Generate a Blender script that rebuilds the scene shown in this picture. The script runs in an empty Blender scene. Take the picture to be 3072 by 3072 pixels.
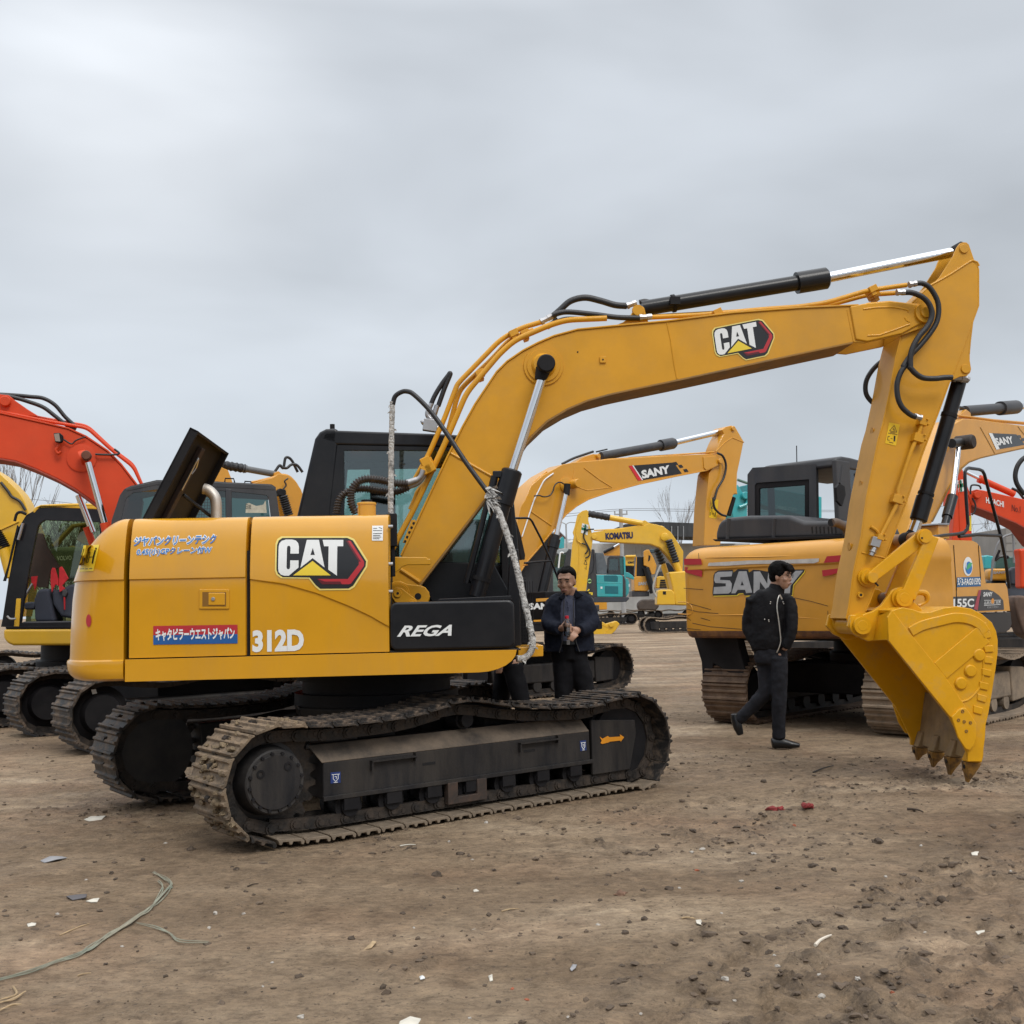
import bpy, bmesh, math, random
import numpy as np
from mathutils import Vector, Matrix, noise
R = math.radians
rnd = random.Random(7)
C = bpy.context.scene.collection
SC = bpy.context.scene
# ---------------------------------------------------------------- camera
F, PITCH, ROLL, HC = 3222.3, .0881, .0227, 1.3905
_fw = Vector((0, math.cos(PITCH), math.sin(PITCH))); _up = Vector((0, -math.sin(PITCH), math.cos(PITCH))); _rt = Vector((1, 0, 0))
_cx = _rt*math.cos(ROLL) - _up*math.sin(ROLL); _cy = _rt*math.sin(ROLL) + _up*math.cos(ROLL)
CAM = Vector((0, 0, HC))
cd = bpy.data.cameras.new('camera'); co = bpy.data.objects.new('camera', cd); C.objects.link(co); SC.camera = co
co.matrix_world = Matrix(((_cx.x, _cy.x, -_fw.x, 0), (_cx.y, _cy.y, -_fw.y, 0), (_cx.z, _cy.z, -_fw.z, HC), (0, 0, 0, 1)))
cd.sensor_width = 36; cd.lens = 36*F/3072; cd.clip_start = .05; cd.clip_end = 3000
# ---------------------------------------------------------------- world, sun, exposure
w = bpy.data.worlds.new('World'); SC.world = w; w.use_nodes = True
nt = w.node_tree; N = nt.nodes; L = nt.links; N.clear()
def nd(t, **k):
    n = N.new(t)
    for a, b in k.items(): setattr(n, a, b)
    return n
SUN_EL, SUN_AZ = R(48), R(152)      # azimuth from the view axis: behind the photographer, to the right
out = nd('ShaderNodeOutputWorld'); bg = nd('ShaderNodeBackground')
sky = nd('ShaderNodeTexSky', sky_type='NISHITA', sun_disc=False, sun_elevation=SUN_EL, sun_rotation=SUN_AZ, air_density=1.5, dust_density=4)
tc = nd('ShaderNodeTexCoord'); sep = nd('ShaderNodeSeparateXYZ'); L.new(tc.outputs['Generated'], sep.inputs[0])
mp = nd('ShaderNodeMapping'); mp.inputs['Scale'].default_value = (1.0, 1.0, 2.6); mp.inputs['Location'].default_value = (.35, .1, .2); L.new(tc.outputs['Generated'], mp.inputs[0])
n1 = nd('ShaderNodeTexNoise'); n1.inputs['Scale'].default_value = 2.1; n1.inputs['Detail'].default_value = 4.5; n1.inputs['Roughness'].default_value = .45; n1.inputs['Distortion'].default_value = .25
L.new(mp.outputs[0], n1.inputs['Vector'])
cr = nd('ShaderNodeValToRGB'); L.new(n1.outputs['Fac'], cr.inputs[0])
cr.color_ramp.elements[0].position = .34; cr.color_ramp.elements[0].color = (.80, .80, .80, 1)
cr.color_ramp.elements[1].position = .66; cr.color_ramp.elements[1].color = (1.14, 1.14, 1.14, 1)
gr = nd('ShaderNodeValToRGB'); L.new(sep.outputs['Z'], gr.inputs[0])
e = gr.color_ramp.elements
e[0].position = 0; e[0].color = (.66, .73, .81, 1)
e[1].position = 1; e[1].color = (1.9, 1.93, 1.96, 1)
for p, c in ((.10, (.60, .66, .73, 1)), (.24, (.55, .59, .64, 1)), (.38, (.52, .555, .60, 1)), (.50, (.55, .585, .63, 1)), (.66, (1.2, 1.24, 1.3, 1))):
    q = e.new(p); q.color = c
mu = nd('ShaderNodeMix', data_type='RGBA', blend_type='MULTIPLY'); mu.inputs['Factor'].default_value = 1
L.new(gr.outputs[0], mu.inputs[6]); L.new(cr.outputs[0], mu.inputs[7])
# the one bright gap in the cloud deck
vm = nd('ShaderNodeVectorMath', operation='DISTANCE'); L.new(tc.outputs['Generated'], vm.inputs[0])
_g = (_fw*F + _rt*(420-1536) - _up*(260-1536)).normalized(); vm.inputs[1].default_value = _g
mr = nd('ShaderNodeMapRange', interpolation_type='SMOOTHSTEP'); mr.inputs['From Min'].default_value = .02; mr.inputs['From Max'].default_value = .22; mr.inputs['To Min'].default_value = .42; mr.inputs['To Max'].default_value = 0
L.new(vm.outputs['Value'], mr.inputs[0])
mg = nd('ShaderNodeMath', operation='MULTIPLY'); L.new(mr.outputs[0], mg.inputs[0]); L.new(n1.outputs['Fac'], mg.inputs[1])
ad = nd('ShaderNodeMix', data_type='RGBA', blend_type='ADD'); ad.inputs['Factor'].default_value = 1
L.new(mu.outputs[2], ad.inputs[6]); L.new(mg.outputs[0], ad.inputs[7])
sk = nd('ShaderNodeMix', data_type='RGBA', blend_type='MULTIPLY'); sk.inputs['Factor'].default_value = 1; sk.inputs[7].default_value = (.1, .1, .1, 1); L.new(sky.outputs[0], sk.inputs[6])
mx = nd('ShaderNodeMix', data_type='RGBA'); mx.inputs['Factor'].default_value = .92; L.new(sk.outputs[2], mx.inputs[6]); L.new(ad.outputs[2], mx.inputs[7])
L.new(mx.outputs[2], bg.inputs['Color']); bg.inputs['Strength'].default_value = 1.0
L.new(bg.outputs[0], out.inputs['Surface'])
sl = bpy.data.lights.new('sun', 'SUN'); sl.energy = 1.25; sl.angle = R(22); sl.color = (1, .97, .92)
so = bpy.data.objects.new('sun', sl); C.objects.link(so)
_sd = Vector((math.sin(SUN_AZ)*math.cos(SUN_EL), math.cos(SUN_AZ)*math.cos(SUN_EL), math.sin(SUN_EL)))
so.rotation_euler = _sd.to_track_quat('Z', 'Y').to_euler(); so.location = (0, 0, 30)
SC.view_settings.view_transform = 'Standard'; SC.view_settings.look = 'None'; SC.view_settings.exposure = .24; SC.view_settings.gamma = 1
# ---------------------------------------------------------------- frames and pixel rays
def ray(x, y):
    dx, dy = x-1536, y-1536
    c, s = math.cos(ROLL), math.sin(ROLL)
    X = dx*c - dy*s; Y = dx*s + dy*c
    return _fw*F + _rt*X - _up*Y
class Fr:
    def __init__(s, x, y, yaw=0, z=0, M=None):
        s.M = M or Matrix.Translation((x, y, z)) @ Matrix.Rotation(yaw, 4, 'Z'); s.I = s.M.inverted()
    def pl(s, x, y, ax, v):
        o = s.I @ CAM; d = s.I.to_3x3() @ ray(x, y); t = (v-o[ax])/d[ax]
        return o + d*t
    def px(s, x, y, Y): return s.pl(x, y, 1, Y)
    def pz(s, x, y, Z): return s.pl(x, y, 2, Z)
    def xx(s, x, y, X): return s.pl(x, y, 0, X)
    def P(s, pts, Y): return [s.px(x, y, Y) for x, y in pts]
    def sub(s, yaw): return Fr(0, 0, M=s.M @ Matrix.Rotation(yaw, 4, 'Z'))
def Z(x0, y0, k): return lambda *p: [(x0+x*k, y0+y*k) for x, y in p]
W0 = Fr(0, 0)
FR = {}
# ---------------------------------------------------------------- mesh builder
def catmull(pts, n=6, closed=False):
    P = [Vector(p) for p in pts]; o = []; m = len(P)
    for i in range(m if closed else m-1):
        a = P[(i-1) % m] if closed or i else P[0]*2-P[1]; b = P[i]; c = P[(i+1) % m]; d = P[(i+2) % m] if closed or i < m-2 else P[-1]*2-P[-2]
        for k in range(n):
            t = k/n; o.append(.5*((2*b)+(c-a)*t+(2*a-5*b+4*c-d)*t*t+(3*b-a-3*c+d)*t**3))
    if not closed: o.append(P[-1])
    return o
class MB:
    def __init__(s, fr=None): s.v = []; s.f = []; s.m = []; s.fr = fr; s.k = 0
    def add(s, vs, fs):
        b = len(s.v); s.v += [Vector(p) for p in vs]
        for f in fs: s.f.append([b+i for i in f]); s.m.append(s.k)
        return s
    def prism(s, pts, y0, y1):
        n = len(pts); a = [Vector((p[0], y0, p[-1])) for p in pts]; b = [Vector((p[0], y1, p[-1])) for p in pts]
        return s.add(a+b, [list(range(n)), list(range(2*n-1, n-1, -1))] + [[i, (i+1) % n, n+(i+1) % n, n+i] for i in range(n)])
    def ext(s, pts, vec):
        n = len(pts); v = Vector(vec); a = [Vector(p) for p in pts]; b = [p+v for p in a]
        return s.add(a+b, [list(range(n)), list(range(2*n-1, n-1, -1))] + [[i, (i+1) % n, n+(i+1) % n, n+i] for i in range(n)])
    def box(s, lo, hi, rot=None):
        lo, hi = Vector(lo), Vector(hi); c = (lo+hi)/2; h = (hi-lo)/2
        vs = [Vector((sx*h.x, sy*h.y, sz*h.z)) for sx in (-1, 1) for sy in (-1, 1) for sz in (-1, 1)]
        if rot: vs = [rot @ p for p in vs]
        return s.add([c+p for p in vs], [(0, 1, 3, 2), (4, 6, 7, 5), (0, 4, 5, 1), (2, 3, 7, 6), (0, 2, 6, 4), (1, 5, 7, 3)])
    def rings(s, rs, caps=True, closed=True):
        n = len(rs[0]); vs = [p for r in rs for p in r]; fs = []
        for j in range(len(rs)-1):
            for i in range(n if closed else n-1):
                a = j*n+i; b = j*n+(i+1) % n; fs.append([a, b, b+n, a+n])
        if caps: fs += [list(range(n))[::-1], list(range((len(rs)-1)*n, len(rs)*n))]
        return s.add(vs, fs)
    def lathe(s, a, b, prof, n=24):
        """prof: (fraction along a-b, radius)"""
        a, b = Vector(a), Vector(b); d = (b-a).normalized(); u = d.orthogonal().normalized(); v = d.cross(u)
        rs = [[a+(b-a)*t+(u*math.cos(2*math.pi*i/n)+v*math.sin(2*math.pi*i/n))*r for i in range(n)] for t, r in prof]
        return s.rings(rs)
    def cyl(s, a, b, r, r2=None, n=24): return s.lathe(a, b, [(0, r), (1, r if r2 is None else r2)], n)
    def tube(s, path, r, n=10):
        P = [Vector(p) for p in path]; m = len(P); rs = []; u = None
        for i, p in enumerate(P):
            d = (P[min(i+1, m-1)]-P[max(i-1, 0)]).normalized()
            if u is None: u = d.orthogonal().normalized()
            u = (u-d*u.dot(d)).normalized(); v = d.cross(u); q = r[i] if isinstance(r, (list, tuple)) else r
            rs.append([p+(u*math.cos(2*math.pi*k/n)+v*math.sin(2*math.pi*k/n))*q for k in range(n)])
        return s.rings(rs)
    def ball(s, c, r, n=12, m=8, sc=(1, 1, 1)):
        c = Vector(c); return s.rings([[c+Vector((r*sc[0]*math.sin(math.pi*(j+.02)/(m+.04))*math.cos(2*math.pi*i/n), r*sc[1]*math.sin(math.pi*(j+.02)/(m+.04))*math.sin(2*math.pi*i/n), -r*sc[2]*math.cos(math.pi*(j+.02)/(m+.04)))) for i in range(n)] for j in range(m+1)])
    def build(s, name, mats, parent=None, bevel=0, ang=35, seg=2, keep=False, label=None):
        me = bpy.data.meshes.new(name); vs = s.v
        pf = FR.get(parent.name) if parent else None
        if s.fr is not None:
            M = (pf.I if pf else Matrix.Identity(4)) @ s.fr.M; vs = [M @ p for p in vs]
        me.from_pydata([tuple(p) for p in vs], [], s.f)
        for q in (mats if isinstance(mats, (list, tuple)) else [mats]): me.materials.append(q)
        me.polygons.foreach_set('material_index', s.m)
        bm = bmesh.new(); bm.from_mesh(me)
        if not keep: bmesh.ops.recalc_face_normals(bm, faces=bm.faces)
        bm.to_mesh(me); bm.free()
        me.polygons.foreach_set('use_smooth', [True]*len(me.polygons)); me.set_sharp_from_angle(angle=R(ang))
        o = bpy.data.objects.new(name, me); C.objects.link(o)
        if parent: o.parent = parent; FR[o.name] = pf
        if bevel:
            b = o.modifiers.new('bevel', 'BEVEL'); b.width = bevel; b.segments = seg; b.limit_method = 'ANGLE'; b.angle_limit = R(30); b.harden_normals = True
        if label: o['label'] = label
        return o
def thing(name, label, cat, fr=None, group=None):
    o = bpy.data.objects.new(name, None); C.objects.link(o); fr = fr or W0
    o.matrix_world = fr.M; FR[o.name] = fr; o['label'] = label; o['category'] = cat; o.empty_display_size = .3
    if group: o['group'] = group
    return o
def tag(o, label, cat, group=None):
    o['label'] = label; o['category'] = cat
    if group: o['group'] = group
    return o
# ---------------------------------------------------------------- materials
def mat(name, col, rough=.5, metal=0, coat=0, var=.12, vs=3., dust=None, dfac=0., dscale=4., bump=0., bscale=60., spec=.5, streak=False, trans=0, alpha=1, thr=.5, soft=.16):
    m = bpy.data.materials.new(name); m.use_nodes = True; t = m.node_tree; n = t.nodes; l = t.links; b = n['Principled BSDF']
    b.inputs['Roughness'].default_value = rough; b.inputs['Metallic'].default_value = metal; b.inputs['Specular IOR Level'].default_value = spec
    b.inputs['Coat Weight'].default_value = coat; b.inputs['Coat Roughness'].default_value = .10; b.inputs['Coat IOR'].default_value = 1.65
    b.inputs['Transmission Weight'].default_value = trans; b.inputs['Alpha'].default_value = alpha
    tc = n.new('ShaderNodeTexCoord'); nz = n.new('ShaderNodeTexNoise'); nz.inputs['Scale'].default_value = vs; nz.inputs['Detail'].default_value = 6; nz.inputs['Roughness'].default_value = .6
    l.new(tc.outputs['Object'], nz.inputs['Vector'])
    r = n.new('ShaderNodeMapRange'); r.inputs['From Min'].default_value = .3; r.inputs['From Max'].default_value = .7; r.inputs['To Min'].default_value = 1-var; r.inputs['To Max'].default_value = 1+var; l.new(nz.outputs['Fac'], r.inputs[0])
    mm = n.new('ShaderNodeMix'); mm.data_type = 'RGBA'; mm.blend_type = 'MULTIPLY'; mm.inputs['Factor'].default_value = 1; mm.inputs[6].default_value = (*col, 1); l.new(r.outputs[0], mm.inputs[7])
    last = mm.outputs[2]
    if dust:
        mp = n.new('ShaderNodeMapping'); mp.inputs['Scale'].default_value = (1, 1, .18) if streak else (1, 1, 1); l.new(tc.outputs['Object'], mp.inputs[0])
        dz = n.new('ShaderNodeTexNoise'); dz.inputs['Scale'].default_value = dscale; dz.inputs['Detail'].default_value = 9; dz.inputs['Roughness'].default_value = .68; l.new(mp.outputs[0], dz.inputs['Vector'])
        dr = n.new('ShaderNodeMapRange'); dr.inputs['From Min'].default_value = thr-soft; dr.inputs['From Max'].default_value = thr+soft; dr.inputs['To Min'].default_value = 0; dr.inputs['To Max'].default_value = dfac; l.new(dz.outputs['Fac'], dr.inputs[0])
        dm = n.new('ShaderNodeMix'); dm.data_type = 'RGBA'; l.new(dr.outputs[0], dm.inputs['Factor']); l.new(last, dm.inputs[6]); dm.inputs[7].default_value = (*dust, 1); last = dm.outputs[2]
        rr = n.new('ShaderNodeMapRange'); rr.inputs['To Min'].default_value = rough; rr.inputs['To Max'].default_value = .9; l.new(dr.outputs[0], rr.inputs[0]); l.new(rr.outputs[0], b.inputs['Roughness'])
    l.new(last, b.inputs['Base Color'])
    if bump:
        bz = n.new('ShaderNodeTexNoise'); bz.inputs['Scale'].default_value = bscale; bz.inputs['Detail'].default_value = 5; l.new(tc.outputs['Object'], bz.inputs['Vector'])
        bp = n.new('ShaderNodeBump'); bp.inputs['Strength'].default_value = bump; bp.inputs['Distance'].default_value = .02; l.new(bz.outputs['Fac'], bp.inputs['Height']); l.new(bp.outputs[0], b.inputs['Normal'])
    return m
def glassm(name, tint, tr=.55, refl=.0):
    m = bpy.data.materials.new(name); m.use_nodes = True; t = m.node_tree; n = t.nodes; l = t.links; n.clear()
    o = n.new('ShaderNodeOutputMaterial'); g = n.new('ShaderNodeBsdfGlossy'); g.inputs['Roughness'].default_value = .03; g.inputs['Color'].default_value = (.9, .95, 1, 1)
    tr_ = n.new('ShaderNodeBsdfTransparent'); tr_.inputs['Color'].default_value = (*[c*tr for c in tint], 1)
    fz = n.new('ShaderNodeFresnel'); fz.inputs['IOR'].default_value = 1.5
    a = n.new('ShaderNodeMath'); a.operation = 'ADD'; a.inputs[1].default_value = refl; a.use_clamp = True; l.new(fz.outputs[0], a.inputs[0])
    x = n.new('ShaderNodeMixShader'); l.new(a.outputs[0], x.inputs[0]); l.new(tr_.outputs[0], x.inputs[1]); l.new(g.outputs[0], x.inputs[2]); l.new(x.outputs[0], o.inputs[0])
    return m
MUD = (.20, .15, .105)
YEL = mat('yellow_paint', (.60, .285, .002), .42, coat=.75, var=.05, dust=(.40, .22, .05), dfac=.30, dscale=3.0, streak=True, thr=.60, soft=.12, spec=.3)
YELB = mat('boom_paint', (.60, .285, .010), .5, coat=.12, var=.08, dust=(.38, .22, .07), dfac=.35, thr=.58, soft=.12, spec=.3, dscale=1.6, bump=.03, bscale=25)
YELK = mat('bucket_paint', (.64, .315, .003), .45, coat=.2, spec=.3, var=.10, vs=5, dust=(.42, .25, .07), dfac=.6, dscale=5, thr=.62, soft=.08, bump=.05, bscale=18)
BLK = mat('black_paint', (.006, .007, .010), .35, coat=.12, spec=.25, var=.2, dust=(.08, .07, .06), dfac=.08, dscale=3)
BLKM = mat('matte_black', (.008, .008, .010), .6, spec=.2, var=.3, dust=(.07, .06, .05), dfac=.1, dscale=3)
DARK = mat('dark_void', (.004, .004, .005), .8)
RUB = mat('hose_rubber', (.012, .012, .014), .45, var=.3, bump=.1, bscale=120)
CHR = mat('chrome_rod', (.75, .77, .80), .12, metal=1, var=.05)
STL = mat('bare_steel', (.45, .46, .48), .35, metal=1, var=.2, dust=(.2, .15, .1), dfac=.3)
SHOE = mat('track_shoe_steel', (.024, .022, .021), .55, metal=.3, var=.4, vs=9, dust=(.23, .165, .115), dfac=.75, dscale=7, bump=.25, bscale=50, thr=.545, soft=.1)
SHOEM = mat('muddy_shoe_steel', (.04, .034, .028), .6, metal=.2, var=.4, vs=9, dust=(.24, .175, .115), dfac=.95, dscale=9, bump=.5, bscale=40, thr=.42)
CHN = mat('track_link_steel', (.018, .016, .015), .6, metal=.3, var=.4, vs=12, dust=(.13, .092, .065), dfac=.5, dscale=9, bump=.2, bscale=60, thr=.56)
UND = mat('undercarriage_paint', (.012, .012, .014), .5, spec=.25, var=.3, dust=(.08, .068, .056), dfac=.45, dscale=5, streak=True, bump=.05)
UNDT = mat('dusty_frame_top', (.03, .027, .025), .7, var=.3, dust=(.17, .13, .095), dfac=.9, dscale=4, thr=.42, bump=.15)
PAD = mat('worn_pad_steel', (.17, .135, .10), .5, metal=.1, var=.3, vs=14, dust=(.25, .19, .13), dfac=.7, dscale=12, bump=.1)
RUST = mat('rusty_tooth', (.12, .065, .03), .6, metal=.2, var=.4, vs=14, dust=(.42, .22, .03), dfac=.7, dscale=14, bump=.4, bscale=60)
WORN = mat('worn_lip_steel', (.22, .155, .09), .6, metal=.15, var=.25, vs=8, dust=(.42, .27, .09), dfac=.5, dscale=5, bump=.2, bscale=30)
WHT = mat('white_decal', (.72, .74, .74), .4, var=.03)
DBLK = mat('black_decal', (.012, .013, .016), .3, var=.05)
DRED = mat('red_decal', (.42, .02, .03), .4, var=.05)
DMAR = mat('maroon_decal', (.10, .006, .014), .4, var=.1)
DYEL = mat('yellow_decal', (.75, .56, .04), .4, var=.03)
DLYL = mat('pale_yellow_edge', (.75, .62, .18), .4, var=.03)
DBLU = mat('blue_decal', (.02, .17, .50), .4, var=.1)
DGRN = mat('green_decal', (.01, .16, .09), .4, var=.05)
SIL = mat('silver_decal', (.42, .43, .44), .35, metal=.4, var=.15, vs=8)
GLS = glassm('cab_glass', (.78, .93, .91), .80, .05)
GLSD = glassm('dark_cab_glass', (.42, .55, .55), .28, .06)
ROPE = mat('wrapped_cloth', (.48, .47, .45), .95, var=.35, vs=26, dust=(.03, .03, .032), dfac=.75, dscale=24, bump=1., bscale=70, thr=.58, soft=.06)
SEAT = mat('seat_fabric', (.03, .032, .04), .9)
# ---------------------------------------------------------------- writing and flat marks
def txt(body, fr, Y, o, r, u, m, parent, name='lettering', bold=0., shear=0., eps=.004, surf=None, sp=1., font_scale=None, narrow=False):
    """body fills the parallelogram o(lower left) r(lower right) u(upper left), picture pixels on the local plane y=Y"""
    c = bpy.data.curves.new(name, 'FONT'); c.body = body; c.offset = bold; c.shear = shear; c.space_character = sp; c.resolution_u = 3
    t = bpy.data.objects.new('tmp', c); C.objects.link(t); c.offset = 0; bpy.context.view_layer.update()
    bb = [Vector(q) for q in t.evaluated_get(bpy.context.evaluated_depsgraph_get()).bound_box]; c.offset = bold; c.update_tag() if hasattr(c, 'update_tag') else None; bpy.context.view_layer.update()
    me = bpy.data.meshes.new_from_object(t.evaluated_get(bpy.context.evaluated_depsgraph_get()))
    P = [v.co.copy() for v in me.vertices]; fs = [list(p.vertices) for p in me.polygons]
    bpy.data.objects.remove(t); bpy.data.curves.remove(c); bpy.data.meshes.remove(me)
    x0 = min(p.x for p in bb); x1 = max(p.x for p in bb); y0 = min(p.y for p in bb); y1 = max(p.y for p in bb)
    O, Rr, U = fr.px(*o, Y), fr.px(*r, Y), fr.px(*u, Y)
    b = MB(fr); vs = []
    for p in P:
        tv = (p.y-y0)/(y1-y0); q = O + (Rr-O)*((p.x-x0)/(x1-x0)) + (U-O)*tv; q.y = (surf(O.z)*(1-tv)+surf(U.z)*tv if surf else Y)-eps; vs.append(q)
    b.add(vs, fs); o = b.build(name, m, parent, keep=True); hug(o, fr, surf, eps); return o
def hug(o, fr, surf, eps):
    """fine triangles so that a flat mark follows a curved panel"""
    if not surf: return
    bm = bmesh.new(); bm.from_mesh(o.data); bmesh.ops.triangulate(bm, faces=bm.faces)
    for i in range(4):
        ed = [e for e in bm.edges if e.calc_length() > .03]
        if not ed: break
        bmesh.ops.subdivide_edges(bm, edges=ed, cuts=1); bmesh.ops.triangulate(bm, faces=bm.faces)
    for v in bm.verts: v.co.y = surf(v.co.z)-eps
    bm.to_mesh(o.data); bm.free()
def flat(fr, Y, pts, m, parent, name='decal', eps=.002, surf=None, b=None):
    k = b or MB(fr); vs = fr.P(pts, Y)
    for q in vs: q.y = (surf(q.z) if surf else Y)-eps
    k.add(vs, [list(range(len(vs)))])
    if b: return k
    o = k.build(name, m, parent, keep=True); hug(o, fr, surf, eps); return o
def arc(cx, cy, rx, ry, a0=0, a1=360, n=24): return [(cx+rx*math.cos(R(a0+(a1-a0)*i/n)), cy+ry*math.sin(R(a0+(a1-a0)*i/n))) for i in range(n + (0 if abs(a1-a0) >= 360 else 1))]
def strokes(fr, Y, segs, wpx, m, parent, name, eps=.005, surf=None):
    """line work drawn as thin flat quads"""
    b = MB(fr)
    for (x0, y0), (x1, y1) in segs:
        d = math.hypot(x1-x0, y1-y0) or 1; nx, ny = -(y1-y0)/d*wpx/2, (x1-x0)/d*wpx/2
        flat(fr, Y, [(x0+nx, y0+ny), (x1+nx, y1+ny), (x1-nx, y1-ny), (x0-nx, y0-ny)], m, parent, eps=eps, surf=surf, b=b)
    return b.build(name, m, parent, keep=True)
# ================================================================ main excavator
H = Fr(-1.0633, 8.2981, .0662); T = Fr(-1.0633, 8.2981, .6586)
EX = thing('excavator', 'large yellow excavator in front, open black engine hood, bucket resting on the mud', 'excavator', H)
WY = -1.216
zA = Z(0, 1100, .41408); zB = Z(700, 1000, .46584); zC = Z(1500, 600, .46584); zD = Z(2200, 600, .45135); z5 = Z(1140, 1560, .2588)
z7 = Z(2480, 1750, .32617); zG = Z(2540, 700, .21739); zH = Z(2500, 1100, .21739); zI = Z(2460, 1500, .21739); zJ = Z(1150, 1350, .2588)
z1 = Z(0, 1800, .46584); z2 = Z(500, 1900, .41408); z3 = Z(1200, 1900, .46584); zE = Z(1000, 960, .2588); z4 = Z(560, 1340, .20704)
def interp(tab, z):
    if z <= tab[0][0]: return tab[0][1]
    for (a, b), (c, d) in zip(tab, tab[1:]):
        if z <= c: t = (z-a)/(c-a); return b+(d-b)*t
    return tab[-1][1]
INS = [(1.0, 0), (1.6, 0), (1.66, .002), (1.72, .008), (1.80, .021), (1.87, .036), (1.93, .053), (1.97, .068), (2.0, .085), (2.02, .108), (2.03, .138), (2.034, .18)]
def ys(z): return WY+interp(INS, z)
_cr = [(p.x, p.z) for p in H.P([(742, 1737), (850, 1752), (950, 1780), (1050, 1820), (1110, 1848), (1165, 1880)], WY)]
def crease(x): return 1.622 if x < _cr[0][0] else interp(_cr, x)
def zrows(zc, z0=1.116):
    r = [z0+(zc-.012-z0)*i/7 for i in range(8)]+[zc-.004, zc+.004]
    up = [zc+.012+(1.9-zc)*i/8 for i in range(9)]+[1.94, 1.965, 1.985, 2.0, 2.012, 2.022, 2.028, 2.032, 2.034]
    return r+[z for z in up if z > zc+.005]
def side_panel(name, x0, x1, m=YEL, n=24):
    b = MB(H); rs = []
    for i in range(n+1):
        x = x0+(x1-x0)*i/n; zc = crease(x); row = []
        for z in zrows(zc):
            row.append(Vector((x, ys(z)+(.011 if z < zc else 0), z)))
        rs.append([Vector((x, WY+.06, row[0].z))]+row+[Vector((x, WY+.35, 2.036)), Vector((x, WY+.35, 2.0))])
    k = len(rs[0]); e0 = [p.copy() for p in rs[0]]; e1 = [p.copy() for p in rs[-1]]
    # rounded panel edges
    for row, e, s in ((rs[0], e0, -1), (rs[-1], e1, 1)):
        for p in e[1:-2]: p.y += .012
    for p in e0: p.x -= .004
    for p in e1: p.x += .004
    rs = [e0]+rs+[e1]
    b.rings(rs, caps=True)
    return b.build(name, m, EX, ang=40)
side_panel('rear_side_door', -1.517, -.774)
side_panel('front_side_panel', -.742, .157)
# counterweight: plan outline lofted over height
def cw_plan():
    p = [(-1.552, WY), (-1.65, -1.214), (-1.74, -1.195), (-1.81, -1.155), (-1.87, -1.09), (-1.915, -1.01), (-1.95, -.92), (-1.985, -.80), (-2.03, -.60), (-2.07, -.35), (-2.085, 0)]
    p = [(-1.552+(a+1.552)*1.095 if a < -1.552 else a, b_) for a, b_ in p]
    p = [(v.x, v.y) for v in catmull([(a, b, 0) for a, b in p], 3)]
    return p+[(a, -b) for a, b in p[-2::-1]]
def cw_ring(z, ix, iy):
    o = []
    for x, y in cw_plan():
        wy = min(1, max(0, (abs(y)-.75)/.42))
        o.append(Vector((-1.552+(x+1.552)*ix, y-math.copysign(iy*wy, y), z)))
    return o+[Vector((-1.552, .9, z)), Vector((-1.552, -.9, z))]
def cwx(z):
    return interp([(1.1, 1.0), (1.2, 1.0), (1.4, .985), (1.626, .955), (1.727, .89), (1.84, .77), (1.929, .60), (1.98, .47), (2.01, .36), (2.028, .27), (2.036, .18)], z)
b = MB(H)
cwz = [(.968, .80, .07), (.972, .87, .035), (.985, .94, .012), (1.01, 1.0, .002), (1.04, 1.03, 0), (1.085, 1.04, -.002), (1.098, 1.03, .003), (1.108, 1.0, .013), (1.14, .995, .012), (1.3, .99, .011), (1.5, .97, .011), (1.61, .94, .011), (1.618, .94, .011), (1.626, .957, 0)]
for z in (1.66, 1.7, 1.75, 1.8, 1.84, 1.88, 1.92, 1.95, 1.975, 1.995, 2.01, 2.022, 2.03, 2.034):
    t = (z-1.626)/.408; cwz.append((z, cwx(z), interp(INS, z)))
cwz += [(2.038, .08, .3)]
b.rings([cw_ring(*q) for q in cwz]); b.build('counterweight', YEL, EX, ang=30)
# lower side rail with rounded front end
b = MB(H); rail = [(-1.538, .966), (.74, .966)]+[(.74+.255*math.sin(R(a)), 1.106-.14*math.cos(R(a))) for a in range(15, 91, 15)]+[(.998, 1.108), (-1.538, 1.108)]
b.prism(rail, WY-.002, WY+.14); b.build('side_rail', YEL, EX, bevel=.03, seg=4)
b = MB(H); b.box((-1.7, -1.1, .985), (.7, 1.1, 1.10)); b.box((-1.53, WY+.045, 1.09), (.14, 1.15, 1.8)); b.box((-1.53, WY+.2, 1.8), (.14, 1.15, 1.985)); b.box((.1, -.9, 1.09), (1.0, -.25, 1.30)); b.build('inner_body', DARK, EX)
b = MB(H); b.box((-1.53, -.85, 1.98), (-.5, .9, 2.03)); b.box((-.5, -.85, 1.98), (.12, -.32, 2.03)); b.build('deck_cover', YEL, EX, bevel=.02)
b = MB(H); b.prism([(p.x, p.z) for p in H.P([(1170, 1958), (1562, 1950), (1562, 1946), (1170, 1952)], WY+.02)], WY+.012, WY+.1); b.build('rail_gap', DARK, EX)
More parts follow.
